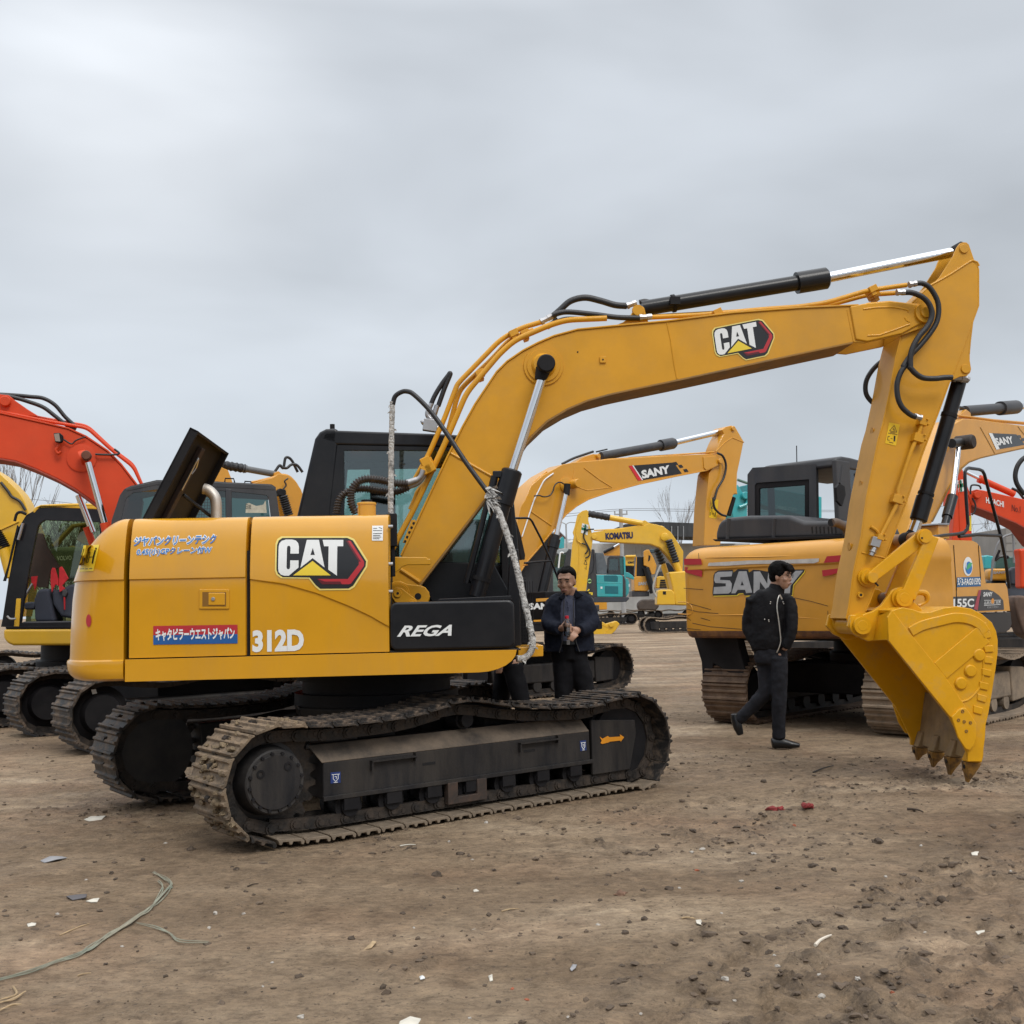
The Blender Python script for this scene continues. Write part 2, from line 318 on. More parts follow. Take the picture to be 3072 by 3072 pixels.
# black tool box with the model lettering
def rrect(x0, z0, x1, z1, r, n=6):
    o = []
    for cx, cz, a in ((x1-r, z1-r, 0), (x0+r, z1-r, 90), (x0+r, z0+r, 180), (x1-r, z0+r, 270)):
        o += [(cx+r*math.cos(R(a+90*i/n)), cz+r*math.sin(R(a+90*i/n))) for i in range(n+1)]
    return o
b = MB(H); b.prism(rrect(.166, 1.122, .985, 1.438, .045), WY-.006, -.72); b.build('tool_box', BLK, EX, bevel=.018, seg=4)
b = MB(H); q = H.P([(1312, 1802), (1318, 1797), (1532, 1787), (1532, 1798), (1316, 1808)], -1.0); b.prism([(p.x, p.z) for p in q], -1.05, -.7); b.build('tool_box_shelf', BLK, EX, bevel=.004)
b = MB(H); q = H.P([(1553, 1941), (1600, 1940), (1603, 1932), (1628, 1935), (1628, 1968), (1553, 1972)], -.95); b.prism([(p.x, p.z) for p in q], -1.0, -.5); b.build('front_step', YEL, EX, bevel=.006)
# door latch, stickers
b = MB(H); q = H.P([(597, 1768), (687, 1768), (687, 1827), (597, 1827)], WY); lat = [(p.x, p.z) for p in q]
b.prism(lat, WY+.002, WY+.03); o = b.build('latch', YEL, EX, bevel=.004)
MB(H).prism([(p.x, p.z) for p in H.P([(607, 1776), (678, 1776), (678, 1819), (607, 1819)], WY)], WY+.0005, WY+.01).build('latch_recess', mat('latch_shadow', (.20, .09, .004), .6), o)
MB(H).prism([(p.x, p.z) for p in H.P([(625, 1778), (675, 1778), (675, 1816), (625, 1816)], WY)], WY-.004, WY+.02).build('latch_paddle', YEL, o, bevel=.006)
c = H.px(640, 1797, WY); MB(H).cyl(c+Vector((0, -.012, 0)), c+Vector((0, .01, 0)), .012).build('keyhole', STL, o, bevel=.002)
SF = ys
flat(H, WY, arc(266, 1862, 9, 19), DRED, EX, 'reflector', surf=lambda z: WY-.001, eps=-.012) if 0 else None
c = H.px(266, 1862, WY+.05)
# reflector and warning plate on the rounded counterweight corner
def on_cw(x, y):
    """point where the picture ray meets the counterweight skin"""
    o = H.I @ CAM; d = H.I.to_3x3() @ ray(x, y); best = None
    lo, hi = 6.9/d.y, 8.6/d.y
    pl = cw_plan()
    def inside(p):
        ix = cwx(p.z) if p.z > 1.61 else cwx(p.z)*.985
        iy = interp(INS, p.z) if p.z > 1.626 else .011
        k = [Vector((a, b2, 0)) for a, b2 in [(q.x, q.y) for q in cw_ring(p.z, ix, iy)]]
        c = False; n = len(k)
        for i in range(n):
            a, b2 = k[i], k[i-1]
            if (a.y > p.y) != (b2.y > p.y) and p.x < (b2.x-a.x)*(p.y-a.y)/(b2.y-a.y)+a.x: c = not c
        return c
    t = lo
    while t < hi:
        if inside(o+d*t): return o+d*(t-.002/d.length)
        t += .002/d.length
    return o+d*lo
def cwgrid(pts4, n, m, mt, name, eps=.004):
    a, b2, c2, d2 = [Vector((*p, 0)) for p in pts4]; k = MB(H); g = []
    for j in range(m+1):
        for i in range(n+1):
            q = (a*(1-i/n)+b2*(i/n))*(1-j/m)+(d2*(1-i/n)+c2*(i/n))*(j/m); p = on_cw(q.x, q.y); g.append(p+(H.I @ CAM-p).normalized()*eps)
    k.add(g, [[j*(n+1)+i, j*(n+1)+i+1, (j+1)*(n+1)+i+1, (j+1)*(n+1)+i] for j in range(m) for i in range(n)])
    return k.build(name, mt, EX, keep=True)
cwgrid([(251, 1636), (298, 1634), (280, 1713), (232, 1716)], 6, 8, DYEL, 'warning_plate', .005)
for seg in (((238, 1694), (252, 1646)), ((252, 1646), (250, 1694)), ((250, 1694), (238, 1695)), ((259, 1687), (266, 1656)), ((266, 1656), (270, 1656)), ((270, 1656), (264, 1687)), ((264, 1687), (259, 1687)), ((268, 1671), (278, 1671)), ((286, 1650), (281, 1668)), ((281, 1668), (277, 1690)), ((288, 1643), (288, 1648)), ((240, 1707), (252, 1706)), ((256, 1707), (276, 1705))):
    (x0, y0), (x1, y1) = seg; wd = 2.0 if seg[0][0] not in (286, 281, 288) else 5
    k = MB(H); d = math.hypot(x1-x0, y1-y0); nx, ny = -(y1-y0)/d*wd/2, (x1-x0)/d*wd/2
    if 'marks' not in globals(): marks = MB(H)
    vs = []
    for X, Y in ((x0+nx, y0+ny), (x1+nx, y1+ny), (x1-nx, y1-ny), (x0-nx, y0-ny)):
        p = on_cw(X, Y); vs.append(p+(H.I @ CAM-p).normalized()*.009)
    marks.add(vs, [[0, 1, 2, 3]])
marks.build('warning_symbols', DBLK, EX, keep=True)
vs = []
for X, Y in arc(266, 1862, 8, 19, n=20): p = on_cw(X, Y); vs.append(p+(H.I @ CAM-p).normalized()*.006)
MB(H).add(vs, [list(range(20))]).build('reflector', DRED, EX, keep=True)
# logos: outline drawn in the first logo's own units
def logo(fr, Y, tr, name, surf=None, eps=.004):
    f = lambda pts: [tr(x, y) for x, y in pts]
    body = [(278, 1362), (288, 1332), (312, 1315), (730, 1315), (768, 1332), (855, 1468), (852, 1500), (772, 1625), (742, 1643), (560, 1645), (532, 1622), (492, 1572), (318, 1570), (288, 1548), (278, 1520)]
    cx, cy = 566, 1480
    big = [(cx+(x-cx)*1.022+(4 if x > cx else -4), cy+(y-cy)*1.03+(5 if y > cy else -5)) for x, y in body]
    o = flat(fr, Y, f(big), DLYL, EX, name, eps=eps, surf=surf)
    g = lambda pts, m, e, nm: flat(fr, Y, f(pts), m, o, nm, eps=e, surf=surf)
    g(body, DBLK, eps+.0012, 'badge_ground')
    b = MB(fr)
    for pts in ([(722, 1334), (752, 1334), (842, 1470), (808, 1470)], [(808, 1470), (842, 1470), (842, 1496), (758, 1612), (738, 1582), (808, 1490)], [(738, 1582), (758, 1612), (745, 1616), (572, 1616), (540, 1582)]): flat(fr, Y, f(pts), DRED, o, eps=eps+.0024, surf=surf, b=b)
    hug(b.build('red_hexagon', DRED, o, keep=True), fr, surf, eps+.0024)
    b = MB(fr)
    for pts in ([(538, 1580), (572, 1616), (700, 1616), (690, 1598), (590, 1598)], [(722, 1334), (735, 1334), (822, 1470), (808, 1470)]): flat(fr, Y, f(pts), DMAR, o, eps=eps+.0032, surf=surf, b=b)
    hug(b.build('dark_hexagon_edge', DMAR, o, keep=True), fr, surf, eps+.0032)
    b = MB(fr)
    Cs = [(420, 1418), (420, 1372), (414, 1348), (398, 1332), (375, 1326), (335, 1326), (308, 1334), (293, 1352), (289, 1375), (289, 1515), (293, 1538), (308, 1555), (330, 1561), (358, 1561), (420, 1508), (420, 1462), (366, 1462), (366, 1505), (362, 1518), (353, 1520), (345, 1515), (343, 1505), (343, 1382), (346, 1370), (355, 1366), (363, 1370), (366, 1380), (366, 1418)]
    As = [(470, 1328), (548, 1328), (588, 1508), (510, 1447), (432, 1510)]
    Ts = [(572, 1328), (706, 1328), (706, 1370), (668, 1370), (668, 1561), (612, 1522), (612, 1370), (582, 1370)]
    for pts in (Cs, As, Ts): flat(fr, Y, f(pts), WHT, o, eps=eps+.0024, surf=surf, b=b)
    hug(b.build('badge_letters', WHT, o, keep=True), fr, surf, eps+.0024)
    g([(510, 1382), (496, 1426), (524, 1426)], DBLK, eps+.0036, 'letter_hole')
    g([(510, 1466), (386, 1559), (628, 1559)], DYEL, eps+.0036, 'yellow_triangle')
logo(H, WY, lambda x, y: (700+x*.46584, 1000+y*.46584), 'badge', surf=ys)
BN = -.2
logo(H, BN, lambda x, y: ((lambda X, Y: (1500+X*.46584, 600+Y*.46584))(1374+(x-288)*.652+(y-1325)*.105, 838-(x-288)*.130+(y-1325)*.70)), 'boom_badge')
txt('312D', H, WY, (760, 1953), (908, 1949), (760, 1895), WHT, EX, bold=.05, surf=lambda z: WY+.011)
txt('REGA', H, WY, (1194, 1909), (1352, 1906), (1203, 1878), WHT, EX, bold=.03, shear=.28, eps=.012)
for m, bo, ep in ((WHT, .10, .003), (DBLU, .022, .0055)):
    txt('ジヤパンクリーンテシク', H, WY, (399, 1637), (645, 1629), (399, 1611), m, EX, bold=bo, shear=.15, surf=ys, eps=ep)
    txt('0.45(小)GPクレーン付W', H, WY, (408, 1669), (633, 1662), (408, 1645), m, EX, bold=bo*.8, shear=.12, surf=ys, eps=ep)
o = flat(H, WY, [(459, 1878), (712, 1874), (712, 1902), (459, 1906)], DRED, EX, 'dealer_sticker', eps=-.007)
flat(H, WY, [(459, 1906), (712, 1902), (712, 1930), (459, 1934)], mat('sticker_blue', (.01, .09, .30), .4), o, 'sticker_lower_half', eps=-.007)
txt('キャタピラーウエストジャパン', H, WY, (467, 1922), (703, 1917), (467, 1888), WHT, o, bold=.035, eps=-.0045)
o = flat(H, WY, [(1115, 1575), (1148, 1575), (1148, 1621), (1115, 1621)], WHT, EX, 'info_sticker', surf=ys, eps=.004)
strokes(H, WY, [((1118, 1583), (1130, 1583)), ((1118, 1590), (1145, 1590)), ((1118, 1599), (1145, 1599)), ((1118, 1605), (1140, 1605)), ((1118, 1610), (1143, 1610)), ((1118, 1615), (1138, 1615)), ((1135, 1580), (1145, 1584))], 1.6, DBLK, o, 'info_print', surf=ys, eps=.006)
# ---- open engine hood
ye, yf = -1.0, .05
p0 = H.px(434, 1541, ye); p1 = H.px(570, 1281, ye); d = (p1-p0).normalized(); nrm = Vector((d.z, 0, -d.x))   # towards the underside
wv = Vector((0, yf-ye, 0))
b = MB(H); b.ext([p0-d*.12, p1, p1+nrm*.02, p0-d*.12+nrm*.02], wv); hood = b.build('engine_hood', BLKM, EX, bevel=.006)
b = MB(H)
b.ext([p0-d*.1, p1, p1+nrm*.065, p0-d*.1+nrm*.065], (0, .02, 0)); b.ext([p1-d*.02, p1, p1+nrm*.06, p1-d*.02+nrm*.06], wv); b.ext([p0-d*.1+wv, p1+wv, p1+wv+nrm*.065, p0-d*.1+wv+nrm*.065], (0, -.02, 0)); b.build('hood_rim', BLKM, hood, bevel=.004)
b = MB(H); q0 = p0+Vector((0, .33, 0)); q1 = p1+Vector((0, .33, 0))
b.ext([q0-d*.1+nrm*.02, q1-d*.08+nrm*.02, q1-d*.08+nrm*.055, q0-d*.1+nrm*.055], (0, .09, 0)); b.build('hood_stiffener', mat('worn_hood_brown', (.02, .010, .008), .6, var=.4), hood, bevel=.006)
b = MB(H); a0 = p0+d*.22+nrm*.03+Vector((0, .55, 0)); b.tube([a0, H.px(632, 1548, -.3)], .014); b.build('gas_strut', BLK, hood)
b = MB(H); q = q1-d*.16+nrm*.06; b.tube(catmull([q-d*.25, q-d*.1, q, q-d*.06+Vector((0, .06, 0)), q-d*.12+Vector((0, .03, 0))], 5), .008, 6); b.build('hood_stay', STL, hood)
# ---- exhaust and fuel cap
b = MB(H); y = -.35; r = (H.px(665, 1530, y)-H.px(632, 1530, y)).length/2
b.tube(catmull(H.P([(649, 1600), (649, 1545), (648, 1505), (640, 1485), (624, 1470), (611, 1466)], y), 6), r, 18); b.build('exhaust_pipe', mat('aluminised_pipe', (.62, .60, .56), .38, metal=.75, var=.1, dust=(.35, .27, .2), dfac=.5, dscale=6), EX)
b = MB(H); y = -.95; c0 = H.px(1100, 1548, y); c1 = H.px(1100, 1508, y); r = .5*(H.px(1128, 1520, y)-H.px(1072, 1520, y)).length
c0 = Vector((c1.x, c1.y, c0.z-.03)); b.lathe(c0, c1, [(0, r*.98), (.86, r*.98), (.87, r*1.04), (.97, r*1.04), (1, r*.98)], 28); o = b.build('precleaner', YEL, EX, ang=25)
MB(H).cyl(c1, c1+Vector((0, 0, .02)), r*.6).build('precleaner_lid', BLKM, o, bevel=.004)
b = MB(H)
for x, y in ((1168, 1580), (1168, 1692), (1168, 1775)): c = H.px(x-3, y, WY+.03); b = MB(H); b.cyl(c+Vector((0, 0, 0)), c+Vector((.03, 0, 0)), .012, n=10); b.build('hinge_bolt', STL, EX)
# ---- cab
ca, cb = .16, 1.14
b = MB(H); cabm = BLK
prof = [(-.70, 1.1), (-.62, 2.15), (-.478, 2.755), (-.44, 2.81), (-.39, 2.835), (-.30, 2.838), (-.285, 2.80), (-.345, 2.16), (-.38, 1.1)]
b.prism(prof, ca, ca+.09); b.prism(prof, cb-.09, cb); b.box((-.66, ca+.09, 1.1), (-.6, cb-.09, 2.0)); b.build('cab_rear_pillar', cabm, EX, bevel=.03, seg=3)
b = MB(H); b.prism([(-.44, 2.74), (-.40, 2.815), (-.30, 2.82), (.55, 2.78), (.97, 2.745), (1.0, 2.70), (1.0, 2.66), (-.30, 2.70)], ca, cb); b.build('cab_roof', cabm, EX, bevel=.02)
b = MB(H); c = H.px(997, 1281, .3); b.cyl(c-Vector((0, 0, .03)), c+Vector((0, 0, .022)), .02, n=12); b.build('roof_plug', BLKM, EX)
b = MB(H); b.prism([(.92, 2.70), (1.0, 2.70), (1.09, 2.3), (1.12, 1.85), (1.17, 1.1), (1.05, 1.1), (1.02, 1.85), (1.0, 2.3)], ca, ca+.07); b.prism([(.92, 2.70), (1.0, 2.70), (1.09, 2.3), (1.12, 1.85), (1.17, 1.1), (1.05, 1.1), (1.02, 1.85), (1.0, 2.3)], cb-.07, cb); b.build('cab_front_pillar', cabm, EX, bevel=.01)
b = MB(H); b.box((-.64, ca, 1.1), (1.1, ca+.06, 1.72)); b.box((-.64, cb-.06, 1.1), (1.1, cb, 1.78)); b.box((-.64, ca, 1.05), (1.12, cb, 1.12)); b.build('cab_lower_panel', BLKM, EX, bevel=.01)
wl = [(p.x, p.z) for p in H.P([(1028, 1340), (1040, 1333), (1300, 1345), (1480, 1345), (1480, 1700), (1020, 1700)], ca+.01)]
b = MB(H); b.prism([(-.345, 1.72), (-.285, 2.70), (.94, 2.67), (1.03, 1.9), (1.04, 1.72)], ca+.02, ca+.026); b.build('side_window', GLS, EX)
b = MB(H); b.prism([(-.37, 1.7), (-.34, 2.14), (-.25, 2.14), (-.25, 2.66), (.9, 2.64), (.9, 2.66), (-.3, 2.70), (-.36, 2.2), (-.39, 1.7)], ca-.002, ca+.012); b.build('window_frame', BLK, EX)
# far door with its two window openings
o1 = [H.px(x, y, cb) for x, y in ((1030, 1410), (1112, 1560))]; o2 = [H.px(x, y, cb) for x, y in ((1185, 1403), (1335, 1720))]
b = MB(H); zt, zb = o1[0].z, 1.75; b.box((-.36, cb-.05, zt), (1.0, cb, 2.72)); b.box((-.6, cb-.05, 1.7), (o1[0].x, cb, 2.6)); b.box((o1[1].x, cb-.05, 1.7), (o2[0].x, cb, zt+.01)); b.build('cab_door', BLKM, EX, bevel=.01)
b = MB(H); b.box((-.4, cb-.03, 1.7), (1.1, cb-.024, zt)); b.build('door_window', glassm('pale_door_glass', (.80, .93, .90), .85), EX)
b = MB(H); b.box((-.35, .45, 1.15), (.3, .95, 1.55)); b.prism([(-.35, 1.5), (-.5, 2.2), (-.36, 2.22), (-.18, 1.5)], .45, .95); b.box((-.5, .55, 2.2), (-.38, .85, 2.42)); b.build('driver_seat', SEAT, EX, bevel=.05, seg=3)
b = MB(H); b.box((.35, .25, 1.2), (.6, .4, 1.85)); b.box((.7, .3, 1.2), (1.1, 1.0, 1.6)); b.build('cab_console', BLKM, EX, bevel=.03)
b = MB(H); b.ext(H.P([(1322, 1690), (1340, 1650), (1346, 1710), (1338, 1722)], .35), (0, .03, 0)); b.build('red_flag', mat('faded_red_cloth', (.28, .05, .05), .8), EX)
b = MB(H); b.ext(H.P([(1352, 1714), (1402, 1714), (1407, 1722), (1393, 1765), (1381, 1762)], .1), (0, -.03, 0)); b.build('deck_plate', mat('worn_deck_yellow', (.42, .27, .05), .5, dust=(.35, .12, .03), dfac=.9, dscale=16, thr=.56), EX)
g0 = H.px(1549, 1745, -.2); g1 = H.px(1594, 1925, -.2); b = MB(H); b.box((g0.x, -.2, g1.z), (g1.x-.03, -.17, g0.z))
for k in range(7): b.box((g0.x+.02*k, -.206, g1.z), (g0.x+.004+.02*k, -.2, g0.z))
for k in range(20): b.box((g0.x, -.206, g1.z+.026*k), (g1.x-.03, -.2, g1.z+.004+.026*k))
b.build('front_mesh_guard', BLKM, EX)
b = MB(H); b.box((.98, -.2, 1.12), (1.05, .12, 1.17)); b.box((.98, .09, 1.1), (1.07, .15, 2.2)); b.box((.9, -.25, 1.0), (1.1, .3, 1.12)); b.build('front_upright', BLKM, EX, bevel=.006)
b = MB(H); b.prism([(p.x, p.z) for p in H.P([(1262, 1760), (1312, 1685), (1480, 1690), (1540, 1800), (1300, 1812)], .05)], .02, .1); b.build('front_deck', BLK, EX, bevel=.01)
b = MB(H); b.prism([(.95, 1.1), (1.0, 1.8), (1.06, 1.8), (1.06, 1.1)], -.72, -.6); b.box((.2, -.72, 1.12), (1.0, -.6, 1.44)); b.build('front_bracket', BLK, EX, bevel=.006)
# ---- swing bearing and undercarriage
b = MB(T); b.lathe((0, 0, .70), (0, 0, .985), [(0, .62), (.3, .62), (.3, .56), (.62, .56), (.62, .60), (1, .60)], 48); b.build('swing_bearing', BLKM, EX)
b = MB(T); b.lathe((0, 0, .32), (0, 0, .70), [(0, .5), (.6, .62), (1, .66)], 8)
for sx in (-1, 1):
    for sy in (-1, 1): b.ext([(sx*.25, sy*.2, .66), (sx*.55, sy*.2, .62), (sx*.55, sy*.2, .34), (sx*.25, sy*.2, .30)], (sx*.12, sy*.68, -.05))
b.build('carbody', UND, EX, bevel=.02)
def track_path():
    """centre line of the shoe plates, local x z, one closed loop; keyed to the photographed sag"""
    top = [(-1.13, .697), (-.95, .690), (-.55, .700), (-.36, .720), (-.2, .748), (-.01, .776), (.18, .742), (.59, .682), (1.10, .655), (1.3, .682), (1.5, .700)]
    rear = [(-1.40-.335*math.sin(R(a)), .378+.335*math.cos(R(a))) for a in range(-0, 180, 20)]
    idl = [(1.52+.36*math.sin(R(a)), .340+.36*math.cos(R(a))) for a in range(15, 170, 20)]
    bot = [(1.52, .028), (1.2, .024), (.6, .022), (0, .022), (-.6, .022), (-1.05, .024), (-1.25, .034)]
    pts = top+idl+bot+[(p[0], p[1]) for p in rear[::-1]]
    return catmull([(p[0], 0, p[1]) for p in pts], 8, closed=True)
def resample(path, n, closed=True):
    P = path+[path[0]] if closed else path; ln = [0]
    for a, b2 in zip(P, P[1:]): ln.append(ln[-1]+(b2-a).length)
    o = []; j = 0
    for i in range(n):
        t = ln[-1]*i/n
        while ln[j+1] < t: j += 1
        o.append(P[j].lerp(P[j+1], (t-ln[j])/(ln[j+1]-ln[j]+1e-9)))
    return o, ln[-1]
NS = 46
TP, tlen = resample(track_path(), NS); pitch = tlen/NS
def shoe_mesh(wd, pt, gh=.024, seg=1):
    """three-bar shoe: local x along the track, z outwards"""
    b = MB(); h = pt*.5; g = [(-h*1.02, .004), (-h*.98, gh), (-h*.80, gh), (-h*.70, .006), (-h*.16, .005), (-h*.08, gh*.92), (h*.10, gh*.92), (h*.18, .005), (h*.58, .005), (h*.68, gh*.9), (h*.84, gh*.9), (h*.94, .002), (h*1.08, -.010), (h*1.02, -.020), (h*.8, -.012), (-h*.8, -.012)]
    b.prism(g, -wd/2, wd/2)
    return b
def orient(i, P):
    n = len(P); d = (P[(i+1) % n]-P[i-1]).normalized(); c = P[i]
    nz = Vector((-d.z, 0, d.x))
    return c, d, nz
ctr = Vector((.05, 0, .38))
def build_track(parent, fr, P, cy, wd, pt, mat_sh, mat_ch, individually=True, side=1, idx_mud=None):
    ch = MB(fr)
    for i in range(len(P)):
        c, d, nz = orient(i, P)
        if nz.dot(c-ctr) < 0: nz = -nz
        for s in (-1, 1):
            y = cy+s*.085; a = c-nz*.02; q = pt*.5
            ch.ext([Vector((0, y-.02, 0))+a-d*q*1.1-nz*.015, Vector((0, y-.02, 0))+a+d*q*.95-nz*.015, Vector((0, y-.02, 0))+a+d*q*.95-nz*.085, Vector((0, y-.02, 0))+a-d*q*1.1-nz*.085], (0, .04, 0))
            for t, hr in ((-.5, .0), ): 
                e = a+d*q*t*2-nz*.05; ch.cyl(e+Vector((0, y-s*-.0-.03, 0)), e+Vector((0, y+.03, 0)), .034, n=10)
            e = a+d*q*.3-nz*.03
            if s == side: 
                for tt in (.05, .55): e = a+d*q*tt-nz*.042; ch.cyl(e+Vector((0, y+s*.021, 0)), e+Vector((0, y+s*.024, 0)), .018, n=8)
        ch.cyl(c-d*pt*.5-nz*.07+Vector((0, cy-.125, 0)), c-d*pt*.5-nz*.07+Vector((0, cy+.125, 0)), .02, n=8)
    cho = ch.build('track_chain', mat_ch, parent)
    src = None
    for i in range(len(P)):
        c, d, nz = orient(i, P)
        if nz.dot(c-ctr) < 0: nz = -nz; 
        dd = d
        yv = nz.cross(dd)
        M = Matrix(((dd.x, yv.x, nz.x, c.x), (dd.y, yv.y, nz.y, c.y+cy), (dd.z, yv.z, nz.z, c.z), (0, 0, 0, 1)))
        Mw = FR[parent.name].I @ fr.M @ M
        if src is None:
            k = shoe_mesh(wd, pt); k.fr = None; src = k.build('track_shoe', mat_sh, cho, bevel=.003, seg=1); o = src
        else: o = src.copy(); C.objects.link(o); o.parent = cho
        o.matrix_local = Mw
        if c.z < .05 and idx_mud: o.material_slots[0].link = 'OBJECT'; o.material_slots[0].material = PAD
        if idx_mud and i in idx_mud: o.material_slots[0].link = 'OBJECT'; o.material_slots[0].material = SHOEM
    return cho
mud_idx = [i for i, p in enumerate(TP) if p.x < -1.3 and p.z > .12]
tr1 = build_track(EX, T, TP, -.995, .50, pitch, SHOE, CHN, idx_mud=mud_idx, side=-1)
tr2 = build_track(EX, T, TP, .995, .50, pitch, SHOE, CHN)
def side_frame(s):
    yc = s*.995
    b = MB(T); o = -1 if s < 0 else 1
    prf = [(-1.05, .228), (-1.05, .45), (-.98, .46), (1.16, .46), (1.16, .235), (1.1, .228)]
    sec = [(.13, .228), (.13, .455), (.02, .552), (-.10, .552), (-.14, .45), (-.14, .228)]
    b.rings([[Vector((x, yc+s*y_, z_)) for y_, z_ in sec] for x in (-1.05, 1.16)]); fo = b.build('track_frame', UND, EX, bevel=.012)
    b = MB(T)      # sloping dusty top plate
    b.ext([(-1.06, yc+s*.134, .458), (1.15, yc+s*.134, .458), (1.15, yc+s*.022, .557), (-1.10, yc+s*.022, .557)], (0, -s*.004, -.006)); b.build('frame_top_plate', UNDT, fo, bevel=.01)
    b = MB(T); b.box((-1.06, yc+s*.13, .222), (1.17, yc+s*.155, .25)); b.build('frame_lower_flange', UND, fo, bevel=.004)
    b = MB(T); b.prism([(1.18, .13), (1.18, .535), (1.63, .50), (1.64, .40), (1.56, .13)], yc+s*.13, yc+s*.10); b.prism([(1.18, .13), (1.18, .535), (1.63, .50), (1.64, .40), (1.56, .13)], yc-s*.13, yc-s*.10); b.build('idler_guard', UND, EX, bevel=.008)
    b = MB(T); b.lathe((1.52, yc-.09, .345), (1.52, yc+.09, .345), [(0, .20), (0, .29), (.3, .29), (.3, .315), (.7, .315), (.7, .29), (1, .29), (1, .20)], 40); b.build('idler_wheel', BLKM, EX)
    # final drive
    x, z = -1.40, .385
    b = MB(T); b.lathe((x, yc-s*.10, z), (x, yc+s*.195, z), [(0, .30), (.25, .30), (.25, .235), (.5, .235), (.52, .21), (.97, .19), (1, .182)], 40); dr = b.build('final_drive', mat('drive_housing', (.014, .014, .016), .5, var=.3, dust=(.07, .06, .05), dfac=.4, dscale=6), EX, ang=25)
    b = MB(T); b.lathe((x, yc+s*.195, z), (x, yc+s*.205, z), [(0, .166), (1, .160)], 40); b.build('drive_cover', UND, dr, bevel=.003)
    b = MB(T)
    for k in range(16):
        a = R(k*22.5+8); c = Vector((x+.168*math.cos(a), yc+s*.19, z+.168*math.sin(a))); b.cyl(c, c+Vector((0, s*.02, 0)), .011, n=6)
    for a in (R(48), R(150)): c = Vector((x+.115*math.cos(a), yc+s*.2, z+.115*math.sin(a))); b.lathe(c, c+Vector((0, s*.012, 0)), [(0, .026), (.8, .026), (.8, .014), (.4, .014)], 14)
    b.build('cover_bolts', BLKM, dr)
    b = MB(T)      # sprocket teeth
    n = 23; ring = []
    for k in range(n*4):
        r = (.315, .36, .36, .315)[k % 4]; a = 2*math.pi*k/(n*4); ring.append((x+r*math.cos(a), z+r*math.sin(a)))
    b.prism(ring, yc-.025, yc+.025); b.build('sprocket', CHN, EX)
    b = MB(T); ro = None
    for k in range(7):
        c = Vector((-.86+.31*k, yc, .165)); b2 = MB(T); b2.lathe(c-Vector((0, .13, 0)), c+Vector((0, .13, 0)), [(0, .06), (.1, .06), (.1, .095), (.3, .095), (.3, .075), (.7, .075), (.7, .095), (.9, .095), (.9, .06), (1, .06)], 20); b2.box((c.x-.055, yc+s*.10, .15), (c.x+.055, yc+s*.15, .225)); b2.build('track_roller', BLKM, EX)
    b = MB(T); b.lathe((.07, yc-.1, .625), (.07, yc+.12, .625), [(0, .05), (.2, .05), (.2, .068), (.8, .068), (.8, .05), (1, .045)], 20); b.build('carrier_roller', BLKM, EX)
    b = MB(T)      # track guide and lifting eyes
    for px_, w_ in ((-.72, .34), (.48, .36)): b = MB(T); b.box((px_, yc+s*.13, .425), (px_+w_, yc+s*.165, .435)); b.box((px_, yc+s*.13, .37), (px_+.012, yc+s*.16, .43)); b.box((px_+w_-.012, yc+s*.13, .40), (px_+w_, yc+s*.16, .455)); b.build('step_edge', UND, fo)
    b = MB(T)
    for px_ in (-.32, .53): b.box((px_, yc+s*.131, .36), (px_+.10, yc+s*.1325, .377))
    b.build('frame_slot', DARK, fo)
    b = MB(T); b.prism([(-.14, .085), (.18, .085), (.18, .228), (.10, .228), (.10, .13), (-.06, .13), (-.06, .228), (-.14, .228)], yc+s*.11, yc+s*.16); b.build('track_guide', mat('guide_steel', (.022, .019, .017), .6, dust=(.10, .055, .035), dfac=.6, dscale=12) if s < 0 else UND, fo, bevel=.004)
side_frame(-1); side_frame(1)
# marks on the near track frame
fy = -.995-.13
arrow = z3((1282, 665), (1300, 678), (1335, 660), (1345, 668), (1415, 664), (1412, 650), (1440, 668), (1418, 698), (1416, 690), (1348, 697), (1340, 702), (1300, 712), (1288, 706), (1296, 690))
flat(T, fy, arrow, mat('arrow_orange', (.70, .27, .01), .5), EX, 'direction_arrow', eps=.006)
for q in (z2((1186, 1008), (1258, 1002), (1258, 1082), (1186, 1088)), z3((1157, 692), (1196, 688), (1200, 752), (1160, 758))):
    o = flat(T, fy, q, mat('sling_blue', (.012, .035, .16), .5), EX, 'sling_sticker', eps=.003); (ax, ay), (bx, by), (cx_, cy_), (dx_, dy_) = q; wq = bx-ax; hq = dy_-ay
    U = lambda u, v: (ax+u*wq+v*(dx_-ax), ay+u*(by-ay)+v*hq)
    strokes(T, fy, [(U(.1, .2), U(.9, .2)), (U(.25, .2), U(.25, .6)), (U(.75, .2), U(.75, .6)), (U(.25, .6), U(.5, .85)), (U(.75, .6), U(.5, .85)), (U(.4, .4), U(.6, .4)), (U(.6, .4), U(.55, .6)), (U(.3, .92), U(.7, .92))], 1.8, WHT, o, 'sling_symbol', eps=.005)
c = T.px(1409, 2222, -1.02); MB(T).add(T.P(z3((380, 690), (480, 675), (512, 702), (420, 717)), -1.07), [[0, 1, 2, 3]]).build('frame_label', mat('frame_label_yellow', (.4, .28, .06), .6), EX) if 0 else None
